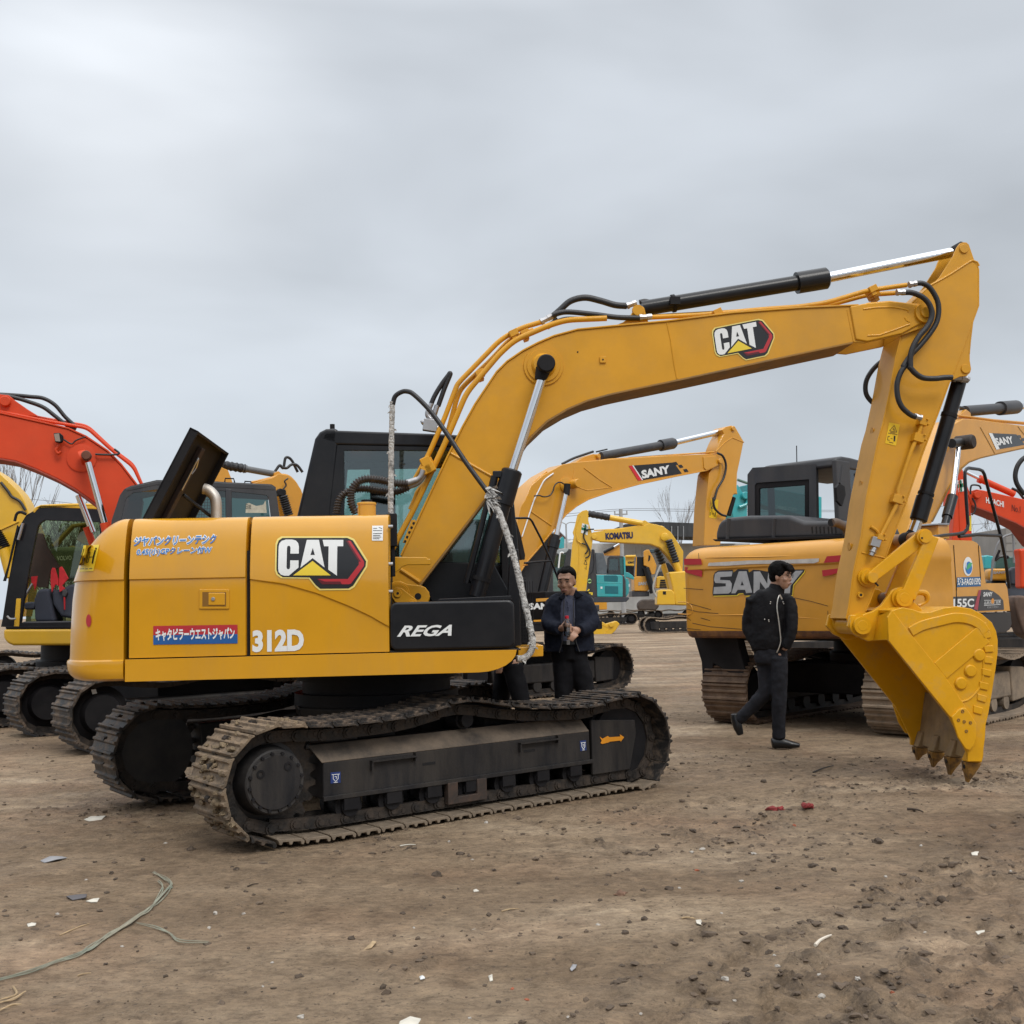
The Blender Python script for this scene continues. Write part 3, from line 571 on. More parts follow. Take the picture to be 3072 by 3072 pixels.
# dried mud packed on the rear of the near track
b = MB(T); rm = random.Random(5)
for k in range(120):
    i = rm.choice(mud_idx); c, d, nz = orient(i, TP)
    if nz.dot(c-ctr) < 0: nz = -nz
    if c.z > .62 and rm.random() < .6: continue
    p = c+d*rm.uniform(-.07, .07)+nz*rm.uniform(.004, .02)+Vector((0, -.995+rm.uniform(-.24, .22), 0)); r = rm.uniform(.007, .024)
    b.ball(p, r, 6, 4, (rm.uniform(.7, 1.6), rm.uniform(.7, 2.6), rm.uniform(.5, 1)))
for v in b.v: v += Vector((noise.noise(v*40), noise.noise(v*40+Vector((7, 0, 0))), noise.noise(v*40+Vector((0, 9, 0)))))*.014
b.build('packed_mud', mat('dried_mud', (.17, .125, .075), .95, var=.4, vs=30, bump=.8, bscale=90), tr1, ang=60)['kind'] = 'stuff'
# ---------------------------------------------------------------- boom
def xz(fr, pts, Y): return [(p.x, p.z) for p in fr.P(pts, Y)]
lower = [(1257, 1755), (1400, 1567), (1545, 1377), (1588, 1312), (1640, 1262), (1700, 1226), (1761, 1200), (1835, 1180), (1919, 1162), (2031, 1139), (2152, 1113), (2400, 1059), (2556, 1026)]
upper = [(2575, 918), (2400, 926), (2200, 941), (2001, 966), (1826, 982), (1733, 991), (1663, 1010), (1616, 1030), (1570, 1054), (1523, 1086), (1492, 1117), (1427, 1214), (1389, 1283), (1343, 1375), (1205, 1668)]
tipo = [(2593, 1029), (2705, 1006), (2764, 984), (2785, 972), (2796, 955), (2798, 938), (2793, 922), (2780, 912), (2719, 908), (2669, 902), (2606, 907)]
foot = [(1171, 1741), (1167, 1775), (1180, 1800), (1200, 1806), (1218, 1795), (1226, 1775)]
pl = xz(H, lower+tipo+upper+foot, BN)
BW = .2
b = MB(H); b.prism(pl, BN, BN+.02); b.prism(pl, .18, .2)
bo = b.build('boom', YELB, EX, bevel=.004)
def strip(fr, pts, t, y0, y1, name, m, par, bevel=.004):
    """plate following a line, thickness t downwards (to the right of travel)"""
    P = [Vector((a, 0, c)) for a, c in pts]; off = []
    for i, p in enumerate(P):
        d = (P[min(i+1, len(P)-1)]-P[max(i-1, 0)]).normalized(); off.append(Vector((d.z, 0, -d.x)))
    b = MB(fr); rs = [[p+Vector((0, y0, 0)), p+Vector((0, y1, 0)), p+o*t+Vector((0, y1, 0)), p+o*t+Vector((0, y0, 0))] for p, o in zip(P, off)]
    b.rings(rs); return b.build(name, m, par, bevel=bevel)
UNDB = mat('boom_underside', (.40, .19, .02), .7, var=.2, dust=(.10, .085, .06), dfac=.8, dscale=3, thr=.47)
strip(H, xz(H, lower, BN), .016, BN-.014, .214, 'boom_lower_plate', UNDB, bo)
strip(H, xz(H, upper, BN), .014, BN-.012, .212, 'boom_upper_plate', YELB, bo)
def seam(fr, pts, Y, r, name, m, par):
    b = MB(fr); b.tube(fr.P(pts, Y), r, 8); return b.build(name, m, par)
seam(H, [(2001, 968), (2012, 1020), (2022, 1090), (2031, 1136)], BN, .006, 'weld_seam', YELB, bo)
seam(H, [(1352, 1359), (1478, 1430)], BN, .011, 'weld_seam', YELB, bo)
seam(H, [(2541, 930), (2560, 1024)], BN, .004, 'weld_seam', YELB, bo)
b = MB(H); b.prism(xz(H, [(2548, 920), (2606, 909), (2669, 904), (2719, 910), (2766, 916), (2782, 940), (2768, 968), (2705, 1002), (2600, 1026), (2566, 1020)], BN), BN-.016, BN+.01); bt = b.build('boom_tip_casting', YELB, bo, bevel=.012, seg=3)
b = MB(H); b.tube(H.P(zG((230, 1045), (420, 1022), (630, 1018), (780, 1042), (840, 1058), (850, 1085)), BN-.016), .007, 8); b.tube(H.P(zG((290, 1412), (450, 1405), (640, 1340), (870, 1255)), BN-.016), .007, 8); b.tube(H.P(zG((800, 1160), (820, 1200), (870, 1225)), BN-.016), .005, 8); b.build('casting_ridge', YELB, bt)
def pin(fr, c, Y, prof, name, m, par, n=28, s=-1):
    """stack of discs on a face: prof = (height, radius)"""
    p = fr.px(*c, Y); b = MB(fr); b.lathe(p, p+Vector((0, s, 0)), [(-.01, prof[0][1])]+[(h, r) for h, r in prof], n); return b.build(name, m, par, ang=25)
k = H.px(2769+22, 941, BN).x-H.px(2769, 941, BN).x
pin(H, (2773, 940), BN-.016, [(.0, k*1.3), (.022, k*1.3), (.022, k*.72), (.04, k*.68)], 'boom_stick_pin', YELB, EX)
k = (H.px(1697, 1094, BN)-H.px(1637, 1094, BN)).x
pin(H, (1630, 1098), BN, [(0, k), (.012, k*.98), (.012, k*.84), (.022, k*.82), (.022, k*.62), (.05, k*.5)], 'cylinder_boss', YELB, bo)
yc = BN-.16
pin(H, (1637, 1094), yc-.03, [(0, k*.44), (.055, k*.44), (.065, k*.38)], 'rod_end_pin', BLKM, EX)
MB(H).cyl(H.px(1637, 1094, yc-.03), H.px(1637, 1094, yc-.03)+Vector((0, .2, 0)), k*.3).build('rod_end_pin', BLKM, EX)
b = MB(H); c = H.px(1808, 1080, BN); b.box(c+Vector((-.024, -.014, -.024)), c+Vector((.024, 0, .024))); b.build('boom_lug', YELB, bo, bevel=.003)
MB(H).cyl(c+Vector((0, -.016, 0)), c+Vector((0, -.013, 0)), .007, n=10).build('lug_hole', DARK, bo)
c = H.px(1733, 1056, BN); MB(H).cyl(c+Vector((0, -.003, 0)), c, .006, n=10).build('drain_hole', DARK, bo)
# boom foot lug, pin retainer and the hose bracket across the boom
yb = -.32
o = xz(H, [(1170, 1750), (1182, 1745), (1200, 1742), (1222, 1752), (1262, 1756), (1276, 1762), (1287, 1776), (1290, 1790), (1285, 1808), (1275, 1822), (1164, 1822), (1160, 1780)], yb)
b = MB(H); b.prism(o, .28, .32); b.build('boom_foot_lug', YELB, EX, bevel=.008); b = MB(H); b.prism(o, yb, yb+.04); lg = b.build('boom_foot_lug', YELB, EX, bevel=.008)
k = (H.px(1226, 1780, yb)-H.px(1193, 1780, yb)).x
pin(H, (1196, 1781), yb, [(0, k), (.012, k*.97), (.012, k*.86), (.02, k*.84)], 'foot_boss', YELB, lg)
arm = xz(H, [(1176, 1768), (1190, 1762), (1204, 1764), (1246, 1796), (1252, 1808), (1244, 1822), (1225, 1822), (1185, 1806), (1174, 1790)], yb-.03)
b = MB(H); b.prism(arm, yb-.04, yb-.02); b.build('pin_retainer', YELB, lg, bevel=.006)
pin(H, (1193, 1780), yb-.04, [(0, k*.36), (.012, k*.34)], 'pin_bolt', YELB, lg); pin(H, (1193, 1780), yb-.052, [(0, k*.13), (.002, k*.13)], 'bolt_hole', DARK, lg, 6)
pin(H, (1236, 1810), yb-.04, [(0, k*.36), (.01, k*.34), (.01, k*.2), (.02, k*.18)], 'pin_bolt', YELB, lg)
pin(H, (1254, 1789), yb, [(0, k*.3), (.002, k*.3)], 'lug_hole', DARK, lg)
br = xz(H, zJ((60, 1240), (500, 1243), (515, 1262), (550, 1262), (548, 1332), (280, 1335), (220, 1355), (175, 1400), (140, 1415), (60, 1420)), -.5)
b = MB(H); b.prism(br, -.52, -.49); b.build('hose_bracket', YEL, EX, bevel=.006)
b = MB(H); b.tube(H.P(zJ((200, 1385), (300, 1450), (420, 1530)), BN), .016, 8); b.build('foot_weld', YELB, bo)
# ---------------------------------------------------------------- cylinders
def cylinder(fr, a, g, e, rb, rr, collar, name, par, m=BLK, side=None):
    """a base point, g gland, e rod end"""
    d = (g-a); L = d.length; u = d/L
    b = MB(fr); pr = [(0, rb)]
    if collar: pr += [((L-collar[0])/L, rb), ((L-collar[0])/L, collar[1]), ((L-.012)/L, collar[1]), (1, collar[1]*.86)]
    else: pr += [(1, rb)]
    b.lathe(a, g, pr, 28); o = b.build(name, m, par, ang=28)
    b = MB(fr); b.cyl(g-u*.05, e, rr, n=24); b.build('cylinder_rod', CHR, o)
    return o
rp = lambda y: (H.px(1662, 1094, y)-H.px(1637, 1094, y)).x/25
base = H.px(1430, 1790, yc); gl = H.px(1537, 1410, yc); en = H.px(1632, 1115, yc)
bc = cylinder(H, base, gl, en, .063, .036, (.27, .079), 'boom_cylinder', EX)
b = MB(H); q = H.px(1630, 1108, yc); b.tube([q, q+(gl-q).normalized()*.09], [.06, .042], 16); b.build('rod_eye', BLKM, bc)
b = MB(H); u = (gl-base).normalized(); s_ = Vector((-u.z, 0, u.x)); p = gl-u*.06+s_*.085; b.box(p-Vector((.05, .03, .025)), p+Vector((.05, .03, .025))); b.cyl(p-u*.02+s_*.03, p-u*.22+s_*.02, .03, n=12); b.build('port_block', BLK, bc, bevel=.006)
b = MB(H); b.tube([p-u*.22+s_*.03, p-u*.5+s_*.02, p-u*.85+s_*.015, base+u*.1+s_*.08], .022, 10); b.build('port_pipe', BLK, bc)
b = MB(H)
for t, rr_ in ((.12, .07), ): b.lathe(base+u*t, base+u*(t+.03), [(0, rr_), (1, rr_)], 24)
b.build('pipe_clamp', BLKM, bc)
yc2 = .36; cylinder(H, H.px(1430, 1790, yc)+Vector((0, .72, 0)), gl+Vector((0, .72, 0)), en+Vector((0, .72, 0)), .063, .036, (.27, .079), 'boom_cylinder', EX)
# arm cylinder along the top of the boom
a = H.px(1925, 926, 0); g = H.px(2482, 834, 0); e = H.px(2884, 752, 0)
ac = cylinder(H, a, g, e, .062, .042, (.26, .088), 'arm_cylinder', EX)
b = MB(H); u = (g-a).normalized(); b.lathe(a+u*.25, a+u*.275, [(0, .072), (1, .072)], 24); q = a+u*.26+Vector((0, -.07, 0)); b.box(q-Vector((.04, .02, .03)), q+Vector((.04, .01, .03))); b.build('pipe_clamp', BLKM, ac)
b = MB(H); b.tube([e-u*.09, e], [.042, .075], 18); b.build('rod_eye', BLKM, ac)
b = MB(H); q = xz(H, [(1840, 979), (1868, 968), (1886, 954), (1897, 936), (1908, 919), (1920, 916), (1932, 924), (1937, 945), (1946, 972)], -.1); b.prism(q, -.12, -.07); b.prism(q, .07, .12); b.build('arm_cylinder_bracket', YELB, bo, bevel=.01)
pin(H, (1913, 932), -.12, [(0, .045), (.02, .043)], 'bracket_pin', YELB, bo)
# ---------------------------------------------------------------- stick
SY = -.165
sl_ = [(2705, 1011), (2690, 1070), (2669, 1187), (2650, 1274), (2637, 1317), (2626, 1372), (2606, 1470), (2600, 1500), (2585, 1609), (2562, 1717), (2547, 1826), (2540, 1857)]
sr_ = [(2599, 1835), (2612, 1804), (2677, 1622), (2719, 1513), (2770, 1361), (2817, 1239), (2852, 1143)]
lug = [(2880, 1130), (2900, 1128), (2911, 1118), (2914, 1107), (2910, 1082)]
top_ = [(2910, 1059), (2913, 1026), (2920, 967), (2938, 917), (2938, 809), (2934, 795), (2924, 782), (2907, 733), (2900, 727), (2890, 726), (2880, 730), (2872, 740), (2866, 752), (2860, 768), (2844, 793), (2820, 830), (2797, 855), (2740, 908)]
pts = sl_+[(2548, 1880), (2570, 1895), (2592, 1885)]+sr_+lug+top_
sp = xz(H, pts, SY)
b = MB(H); b.prism(sp, SY, SY+.02); b.prism(sp, -SY-.02, -SY); st = b.build('stick', YELB, EX, bevel=.004)
low = xz(H, sl_, SY)
strip(H, low[::-1], -.012, SY-.006, -SY+.006, 'stick_front_plate', YELB, st)
strip(H, xz(H, [(2797, 855), (2740, 908), (2712, 960), (2705, 1011)], SY), .012, SY+.001, -SY-.001, 'stick_front_plate', YELB, st)
strip(H, xz(H, sr_, SY), -.012, SY-.006, -SY+.006, 'stick_back_plate', YELB, st)
strip(H, xz(H, [(2910, 1062), (2913, 1026), (2920, 967), (2938, 917), (2938, 809), (2934, 795), (2924, 782)], SY), -.012, SY-.003, -SY+.003, 'stick_back_plate', YELB, st)
seam(H, zG((1160, 715), (1440, 560), (1690, 395), (1740, 375), (1800, 400), (1825, 450)), SY, .009, 'weld_seam', YELB, st)
seam(H, zG((1740, 1240), (1650, 1500), (1480, 1932)), SY, .004, 'weld_seam', YELB, st)
seam(H, zI((575, 725), (890, 800)), SY, .007, 'weld_seam', YELB, st)
for c in ((2891, 747), (2896, 1107)): pin(H, c, SY, [(0, .037), (.008, .037), (.012, .034)], 'stick_pin', YELB, st)
b = MB(H); fx = low
for c, r in (((2618, 1294), .03), ((2593, 1455), .034), ((2558, 1640), .034)):
    q = H.px(*c, 0); 
    j = min(range(len(low)), key=lambda i: abs(low[i][1]-q.z)); x = low[j][0]
    t0, t1 = low[max(j-1, 0)], low[min(j+1, len(low)-1)]; x = t0[0]+(t1[0]-t0[0])*(q.z-t0[1])/(t1[1]-t0[1]+1e-9)
    b.lathe((x-.0135, 0, q.z), (x+.0, 0, q.z), [(0, r), (0, r*.8), (.9, r*.8)], 20)
b.build('front_plate_boss', YELB, st)
o = flat(H, SY, zH((768, 770), (918, 800), (862, 1092), (712, 1058)), mat('sticker_yellow', (.75, .47, .005), .45), EX, 'crush_warning_sticker', eps=.003)
S = lambda *q: [tuple(zH(p)[0] for p in s) for s in q]
strokes(H, SY, S(((838, 812), (772, 885)), ((772, 885), (872, 905)), ((872, 905), (838, 812)), ((780, 905), (850, 918)), ((755, 918), (880, 938)), ((830, 845), (835, 885)), ((815, 860), (850, 880)), ((752, 960), (745, 1010)), ((745, 1010), (775, 1018)), ((752, 960), (778, 966)), ((788, 990), (815, 998)), ((765, 1040), (825, 1055))), 1.7, mat('sticker_brown', (.12, .05, .01), .5), o, 'sticker_print', eps=.005)
strokes(H, SY, S(((843, 955), (838, 1030)), ((843, 965), (840, 1000))), 4.5, DBLK, o, 'sticker_figure', eps=.006)
# ---------------------------------------------------------------- bucket cylinder and linkage
a = H.px(2882, 1128, 0); g = H.px(2754, 1563, 0); e = H.px(2740, 1600, 0)
kc = cylinder(H, a, g, e, .058, .04, (.20, .068), 'bucket_cylinder', EX)
b = MB(H); u = (g-a).normalized(); b.lathe(a+u*.33, a+u*.36, [(0, .064), (1, .064)], 24); b.build('cylinder_band', BLKM, kc); b = MB(H); b.lathe(g-u*.24, g-u*.22, [(0, .064), (1, .064)], 24); b.build('cylinder_band', BLKM, kc)
b = MB(H); c = H.px(2766, 1612, -.24); b.cyl(c, Vector((c.x, .24, c.z)), .05, n=24); b.build('link_tube', mat('link_tube_tan', (.40, .22, .08), .5, dust=MUD, dfac=.5), EX)
b = MB(H); b.lathe(Vector((c.x, -.06, c.z)), Vector((c.x, .06, c.z)), [(0, .06), (1, .06)], 24); b.tube([e, Vector((c.x, 0, c.z))], .05, 14); b.build('rod_eye', BLKM, kc)
pin(H, (2769, 1611), -.25, [(0, .062), (.035, .062), (.035, .05), (.05, .048)], 'link_pin', YELK, EX)
pin(H, (2766, 1614), -.30, [(0, .008), (.003, .008)], 'pin_hole', DARK, EX, 8)
def linkbar(fr, A, B, w0, w1, y0, y1, name, m, par, sag=0):
    d = (B-A).normalized(); n = Vector((-d.z, 0, d.x)); P = []
    for i in range(9): a = math.pi/2+math.pi*i/8; P.append(A+d*math.cos(a)*w0+n*math.sin(a)*w0)
    for i in range(9): a = -math.pi/2+math.pi*i/8; P.append(B+d*math.cos(a)*w1+n*math.sin(a)*w1)
    b = MB(fr); b.prism([(p.x, p.z) for p in P], y0, y1); return b.build(name, m, par, bevel=.006)
p2 = H.px(2615, 1733, -.25); pin(H, (2600, 1732), SY, [(0, .075), (.02, .075), (.02, .062), (.045, .06)], 'lever_boss', YELK, st)
c = H.px(2766, 1612, -.22); c2 = H.px(2612, 1732, -.22)
linkbar(H, c, c2, .055, .042, -.245, -.205, 'side_link', YELK, EX)
linkbar(H, c, c2, .055, .042, .205, .245, 'side_link', YELK, EX)
pin(H, (2615, 1733), -.245, [(0, .042), (.03, .04)], 'lever_pin', YELK, EX)
b = MB(H)
for q in ((2783, 1637), (2627, 1752)): s = H.px(*q, -.26); b.tube([s+Vector((-.02, 0, .03)), s+Vector((.02, 0, -.015))], .007, 8)
b.build('retaining_bolt', BLKM, EX)
c3 = H.px(2698, 1795, -.1)
b = MB(H); A = H.px(2768, 1612, -.1); dn = (c3-A).normalized(); nn = Vector((-dn.z, 0, dn.x))
for s in (-1, 1): b.ext([A+nn*.05+Vector((0, s*.14-.05, 0)), A-nn*.05+Vector((0, s*.14-.05, 0)), c3-nn*.075+Vector((0, s*.14-.05, 0)), c3+nn*.05+Vector((0, s*.14-.05, 0))], (0, .05, 0))
b.build('bucket_link', YELK, EX, bevel=.01)
b = MB(H); b.cyl((c3.x, -.26, c3.z), (c3.x, .26, c3.z), .05); b.build('bucket_link_tube', mat('dull_brown_tube', (.16, .10, .05), .6, dust=MUD, dfac=.5), EX)
# stick pipe, clamps and stop valve
b = MB(H); yq = SY-.045
P = zH((1225, 790), (1180, 920), (1080, 1150), (890, 1700))+zI((1090, 0), (860, 460), (810, 540)); b.tube(H.P(P, yq), .016, 12); pp = b.build('stick_pipe', YELB, EX)
b = MB(H)
for (x, y), r in ((zH((1180, 985))[0], .03), (zH((890, 1830))[0], .03), (zH((1235, 770))[0], .022), (zI((835, 515))[0], .02)):
    b = MB(H); q = H.px(x, y, yq); b.box(q-Vector((r*1.5, .025, r*1.1)), q+Vector((r*1.3, .045, r*1.1)), Matrix.Rotation(R(18), 3, 'Y')); b.cyl(q+Vector((r*1.2, -.04, .02)), q+Vector((r*1.2, 0, .02)), .009, n=6); b.cyl(q+Vector((r*1.4, -.04, -.02)), q+Vector((r*1.4, 0, -.02)), .009, n=6); b.build('pipe_clamp', YELB, pp, bevel=.003)
b = MB(H); q0, q1, q2, q3 = [H.px(*p, yq) for p in zI((790, 570), (755, 660), (735, 700), (705, 770))]
b.ext([q0+Vector((-.035, -.02, .04)), q0+Vector((.035, -.02, .02)), q1+Vector((.03, -.02, .0)), q1+Vector((-.04, -.02, .02))], (0, .05, 0)); b.cyl(q1, q2, .022, n=6); b.cyl(q2, q2+(q3-q2)*.35, .028, n=6); b.cyl(q2+(q3-q2)*.35, q3, .022, n=6); b.build('stop_valve', STL, pp, bevel=.003)
b = MB(H); b.tube(H.P(zI((700, 365), (770, 410), (820, 470)), SY-.01), .012, 8); b.build('pipe_bracket', YELB, st)
c = H.px(*zI((548, 1310))[0], SY); MB(H).lathe(c, c+Vector((0, -.025, 0)), [(0, .024), (1, .022), (1, .011), (.5, .011)], 12).build('grease_boss', YELK, st)
MB(H).cyl(c+Vector((.0, -.0255, 0)), c+Vector((0, -.02, 0)), .011, n=12).build('grease_hole', DARK, st)
# ---------------------------------------------------------------- bucket
yb0 = -.50; yb1 = .50
lead = [(2664, 1850), (2666, 1923), (2757, 2037), (2850, 2153), (2880, 2215), (2903, 2262)]
backc = [(2903, 2285), (2946, 2285), (2956, 2213), (2958, 2174), (2966, 2141), (2977, 2076), (2987, 2011), (2994, 1959), (2994, 1920), (2989, 1893), (2976, 1867), (2946, 1842), (2914, 1826), (2871, 1819), (2832, 1823), (2793, 1836), (2767, 1838), (2738, 1828), (2708, 1822), (2676, 1831)]
side = xz(H, lead+backc, yb0)
b = MB(H); b.prism(side, yb0, yb0+.028); bk = b.build('bucket', YELK, EX, bevel=.006); b = MB(H); b.prism(side, yb1-.028, yb1); b.build('bucket_side', YELK, bk, bevel=.006)
curve = xz(H, backc[1:], yb0)
cs = catmull([(a, 0, c) for a, c in curve], 3)
strip(H, [(p.x, p.z) for p in cs], -.022, yb0+.027, yb1-.027, 'bucket_shell', YELK, bk, bevel=0)
# worn inner lip plate
inn = xz(H, [(2946, 2285), (2955, 2215), (2961, 2165), (2968, 2110)], yb0)
strip(H, inn, -.05, yb0+.03, yb1-.03, 'bucket_lip', WORN, bk)
def band(P0, P1, Y, w, h, name):
    A, B = H.px(*P0, Y), H.px(*P1, Y); d = (B-A).normalized(); n = Vector((-d.z, 0, d.x))
    b = MB(H); b.prism([((A+n*w).x, (A+n*w).z), ((B+n*w).x, (B+n*w).z), ((B-n*w).x, (B-n*w).z), ((A-n*w).x, (A-n*w).z)], Y-h, Y+.01); return b.build(name, YELK, bk, bevel=.006)
b = MB(H); q = xz(H, z7((600, 245), (700, 380), (1080, 850), (1245, 1090), (1335, 1250), (1290, 1300), (1130, 1230), (565, 530), (553, 310)), yb0)
b.prism(q, yb0-.012, yb0+.01); b.build('leading_edge_plate', YELK, bk, bevel=.006)
band(z7((1040, 805))[0], z7((1440, 470))[0], yb0, .075, .010, 'side_rib')
rim = [z7(*[p])[0] for p in ((745, 405), (860, 345), (1030, 300), (1180, 270), (1330, 290), (1440, 350), (1500, 430))]
cr2 = catmull([(p.x, 0, p.z) for p in H.P(rim, yb0)], 4); strip(H, [(p.x, p.z) for p in cr2], .075, yb0-.012, yb0+.01, 'side_rim', YELK, bk, bevel=.008)
b = MB(H); arcp = catmull([(p.x, p.y, p.z) for p in H.P(z7((1440, 700), (1440, 830), (1415, 940), (1360, 1020), (1300, 1070), (1240, 1088)), yb0-.0)], 5); b.tube(arcp, .008, 8); b.build('weld_bead', YELK, bk)
for c in ((1400, 660), (1320, 805), (1232, 920)): pin(H, z7(c)[0], yb0, [(0, .046), (.010, .046), (.018, .038), (.020, .0)], 'wear_button', YELK, bk, 24)
b = MB(H)     # stitched wear blocks along the heel
wp = [z7(p)[0] for p in ((1480, 385), (1510, 465), (1535, 600), (1530, 710), (1515, 830), (1490, 955), (1470, 1070), (1435, 1180))]
for i, q in enumerate(wp):
    c = H.px(*q, yb0); j = min(i+1, len(wp)-1); t = (H.px(*wp[j], yb0)-H.px(*wp[max(j-2, 0)], yb0)).normalized(); n = Vector((-t.z, 0, t.x)); n = n if n.x > 0 else -n; c = c-n*.035; h = .026+.004*math.sin(i*3.1)
    b.prism([((c+n*.03+t*h).x, (c+n*.03+t*h).z), ((c-n*.035+t*h).x, (c-n*.035+t*h).z), ((c-n*.045-t*h).x, (c-n*.045-t*h).z), ((c+n*.03-t*h).x, (c+n*.03-t*h).z)], yb0-.010, yb0+.01)
b.build('heel_wear_blocks', YELK, bk, bevel=.006)
# ears, pins, lifting eye
ear = xz(H, z7((215, 290), (330, 285), (420, 255), (500, 200), (560, 115), (600, 65), (640, 42), (690, 40), (730, 65), (765, 120), (800, 170), (860, 225), (910, 270), (960, 300), (700, 330), (600, 300), (560, 420), (480, 520), (380, 535), (260, 480), (190, 400)), -.24)
b = MB(H); b.prism(ear, -.25, -.21); eo = b.build('bucket_ear', YELK, bk, bevel=.008); b = MB(H); b.prism(ear, .21, .25); b.build('bucket_ear', YELK, bk, bevel=.008)
q = xz(H, z7((450, 280), (490, 235), (540, 220), (590, 235), (610, 260), (575, 520), (440, 535), (410, 525)), -.42)
b = MB(H); b.ext([H.px(*p, -.24) for p in z7((470, 300), (420, 530))]+[H.px(*p, yb0+.01) for p in z7((575, 525), (560, 300), (600, 245))], (.03, 0, .01)); b.build('corner_plate', YELK, bk, bevel=.008)
pin(H, z7((690, 135))[0], -.25, [(0, .085), (.02, .085), (.02, .068), (.055, .066), (.055, .04), (.057, .038)], 'bucket_link_pin', YELK, eo)
pin(H, z7((305, 388))[0], -.25, [(0, .085), (.02, .085), (.02, .068), (.06, .066), (.06, .04), (.062, .038)], 'bucket_stick_pin', YELK, eo)
c = H.px(*z7((240, 400))[0], -.2); MB(H).cyl(Vector((c.x+.07, -.2, c.z+.02)), Vector((c.x+.07, .2, c.z+.02)), .085).build('stick_end_tube', YELK, st)
hk = H.P(z7((820, 105), (860, 85), (905, 92), (925, 125), (915, 165), (880, 190), (840, 205)), -.0); b = MB(H); b.tube(catmull(hk, 5), [.012+.014*math.sin(math.pi*min(1, i/22)) for i in range(31)], 10); b.build('lifting_hook', YELK, bk)
# side cutters and teeth
cut = xz(H, z7((1130, 1225), (1200, 1155), (1240, 1138), (1275, 1150), (1365, 1290), (1362, 1430), (1340, 1490), (1300, 1535), (1260, 1520), (1190, 1410), (1155, 1300)), yb0)
b = MB(H); b.prism(cut, yb0-.03, yb0-.005); co_ = b.build('side_cutter', YELK, bk, bevel=.008); b = MB(H); b.prism(cut, yb1+.005, yb1+.03); b.build('side_cutter', YELK, bk, bevel=.008)
b = MB(H)
for q in ((1250, 1178), (1212, 1258), (1322, 1282), (1284, 1360), (1264, 1272)): c = H.px(*z7(q)[0], yb0-.03); b.lathe(c+Vector((0, .004, 0)), c+Vector((0, -.004, 0)), [(0, .013), (1, .012), (1, .006), (.3, .005)], 10)
b.build('cutter_bolts', RUST, co_)
far = [(p[0], p[1]) for p in xz(H, z7((1370, 1640), (1430, 1560)), yb0)]
A = H.px(*z7((1365, 1500))[0], yb0); tip = H.px(2914, 2356, yb0+.05); tip.z = .004
ax = (tip-A).normalized(); L_ = (tip-A).length; bkd = Vector((-ax.z, 0, ax.x))*-1
if bkd.x < 0: bkd = -bkd
ty = [-.43, -.145, .145, .43]
for i, y in enumerate(ty):
    b = MB(H); o_ = Vector((0, y-A.y, 0)); a0 = A+o_; fwd = ax
    sec = lambda t, hw, th0, th1: [a0+fwd*(L_*t)+Vector((0, -hw, 0))-bkd*th0, a0+fwd*(L_*t)+Vector((0, hw, 0))-bkd*th0, a0+fwd*(L_*t)+Vector((0, hw, 0))+bkd*th1, a0+fwd*(L_*t)+Vector((0, -hw, 0))+bkd*th1]
    b.rings([sec(-.02, .042, .0, .085), sec(.25, .052, .02, .085), sec(.44, .056, .035, .075)]); b.build('tooth_adapter', YELK if i == 0 else WORN, bk, bevel=.01)
    b = MB(H); lw = (1, .96, .90, .84)[i]
    b.rings([sec(.45, .052, .036, .078), sec(.62, .046, .028, .058), sec(.82*lw, .034, .012, .03), sec(1.0*lw, .02, .002, .01)]); to = b.build('bucket_tooth', RUST, bk, bevel=.008)
    c = a0+fwd*(L_*.58)-bkd*.03; b = MB(H); b.lathe(c, c-bkd*.006, [(0, .016), (1, .016), (1, .008), (.3, .007)], 10); b.build('tooth_pin', CHN, to)
# ---------------------------------------------------------------- pipes and hoses on boom
def hose(pts, Y, r, name='hydraulic_hose', m=RUB, par=EX, fr=H, n=7, sides=12):
    P = []
    for q in pts:
        y = q[2] if len(q) > 2 else Y; P.append(fr.px(q[0], q[1], y))
    b = MB(fr); b.tube(catmull(P, n), r, sides); return b.build(name, m, par)
def rigid(pts, Y, r, name='steel_pipe', m=YELB, par=EX, fr=H):
    P = [fr.px(q[0], q[1], q[2] if len(q) > 2 else Y) for q in pts]
    o = [P[0]]
    for i in range(1, len(P)-1):      # small bend radii
        a = (P[i-1]-P[i]); c = (P[i+1]-P[i]); ra = min(.07, a.length*.45); rc = min(.07, c.length*.45); s = P[i]+a.normalized()*ra; t = P[i]+c.normalized()*rc
        for k in range(6): u = k/5; o.append(s*(1-u)**2+P[i]*2*u*(1-u)+t*u*u)
    o.append(P[-1]); b = MB(fr); b.tube(o, r, 12); return b.build(name, m, par)
yo = -.15
rigid(zE((900, 1932), (1105, 1560), (1285, 1150), (1420, 790))+[(1374, 1150), (1500, 1020), (1560, 985), (1624, 966)], -.10, .020)
rigid([(1345, 1290), (1372, 1190), (1385, 1163), (1478, 1075), (1530, 1017), (1600, 990)], -.02, .020)
rigid([(1175, 1652), (1240, 1530), (1335, 1330), (1400, 1178), (1500, 1060), (1545, 1020), (1650, 975), (1700, 960), (1820, 955)], -.165, .022)
rigid([(1952, 952), (2100, 945), (2300, 927), (2400, 920), (2480, 908), (2600, 872), (2720, 855)], -.12, .019)
rigid([(1955, 950), (2400, 924), (2490, 915), (2600, 885), (2686, 879)], .06, .019)
b = MB(H)
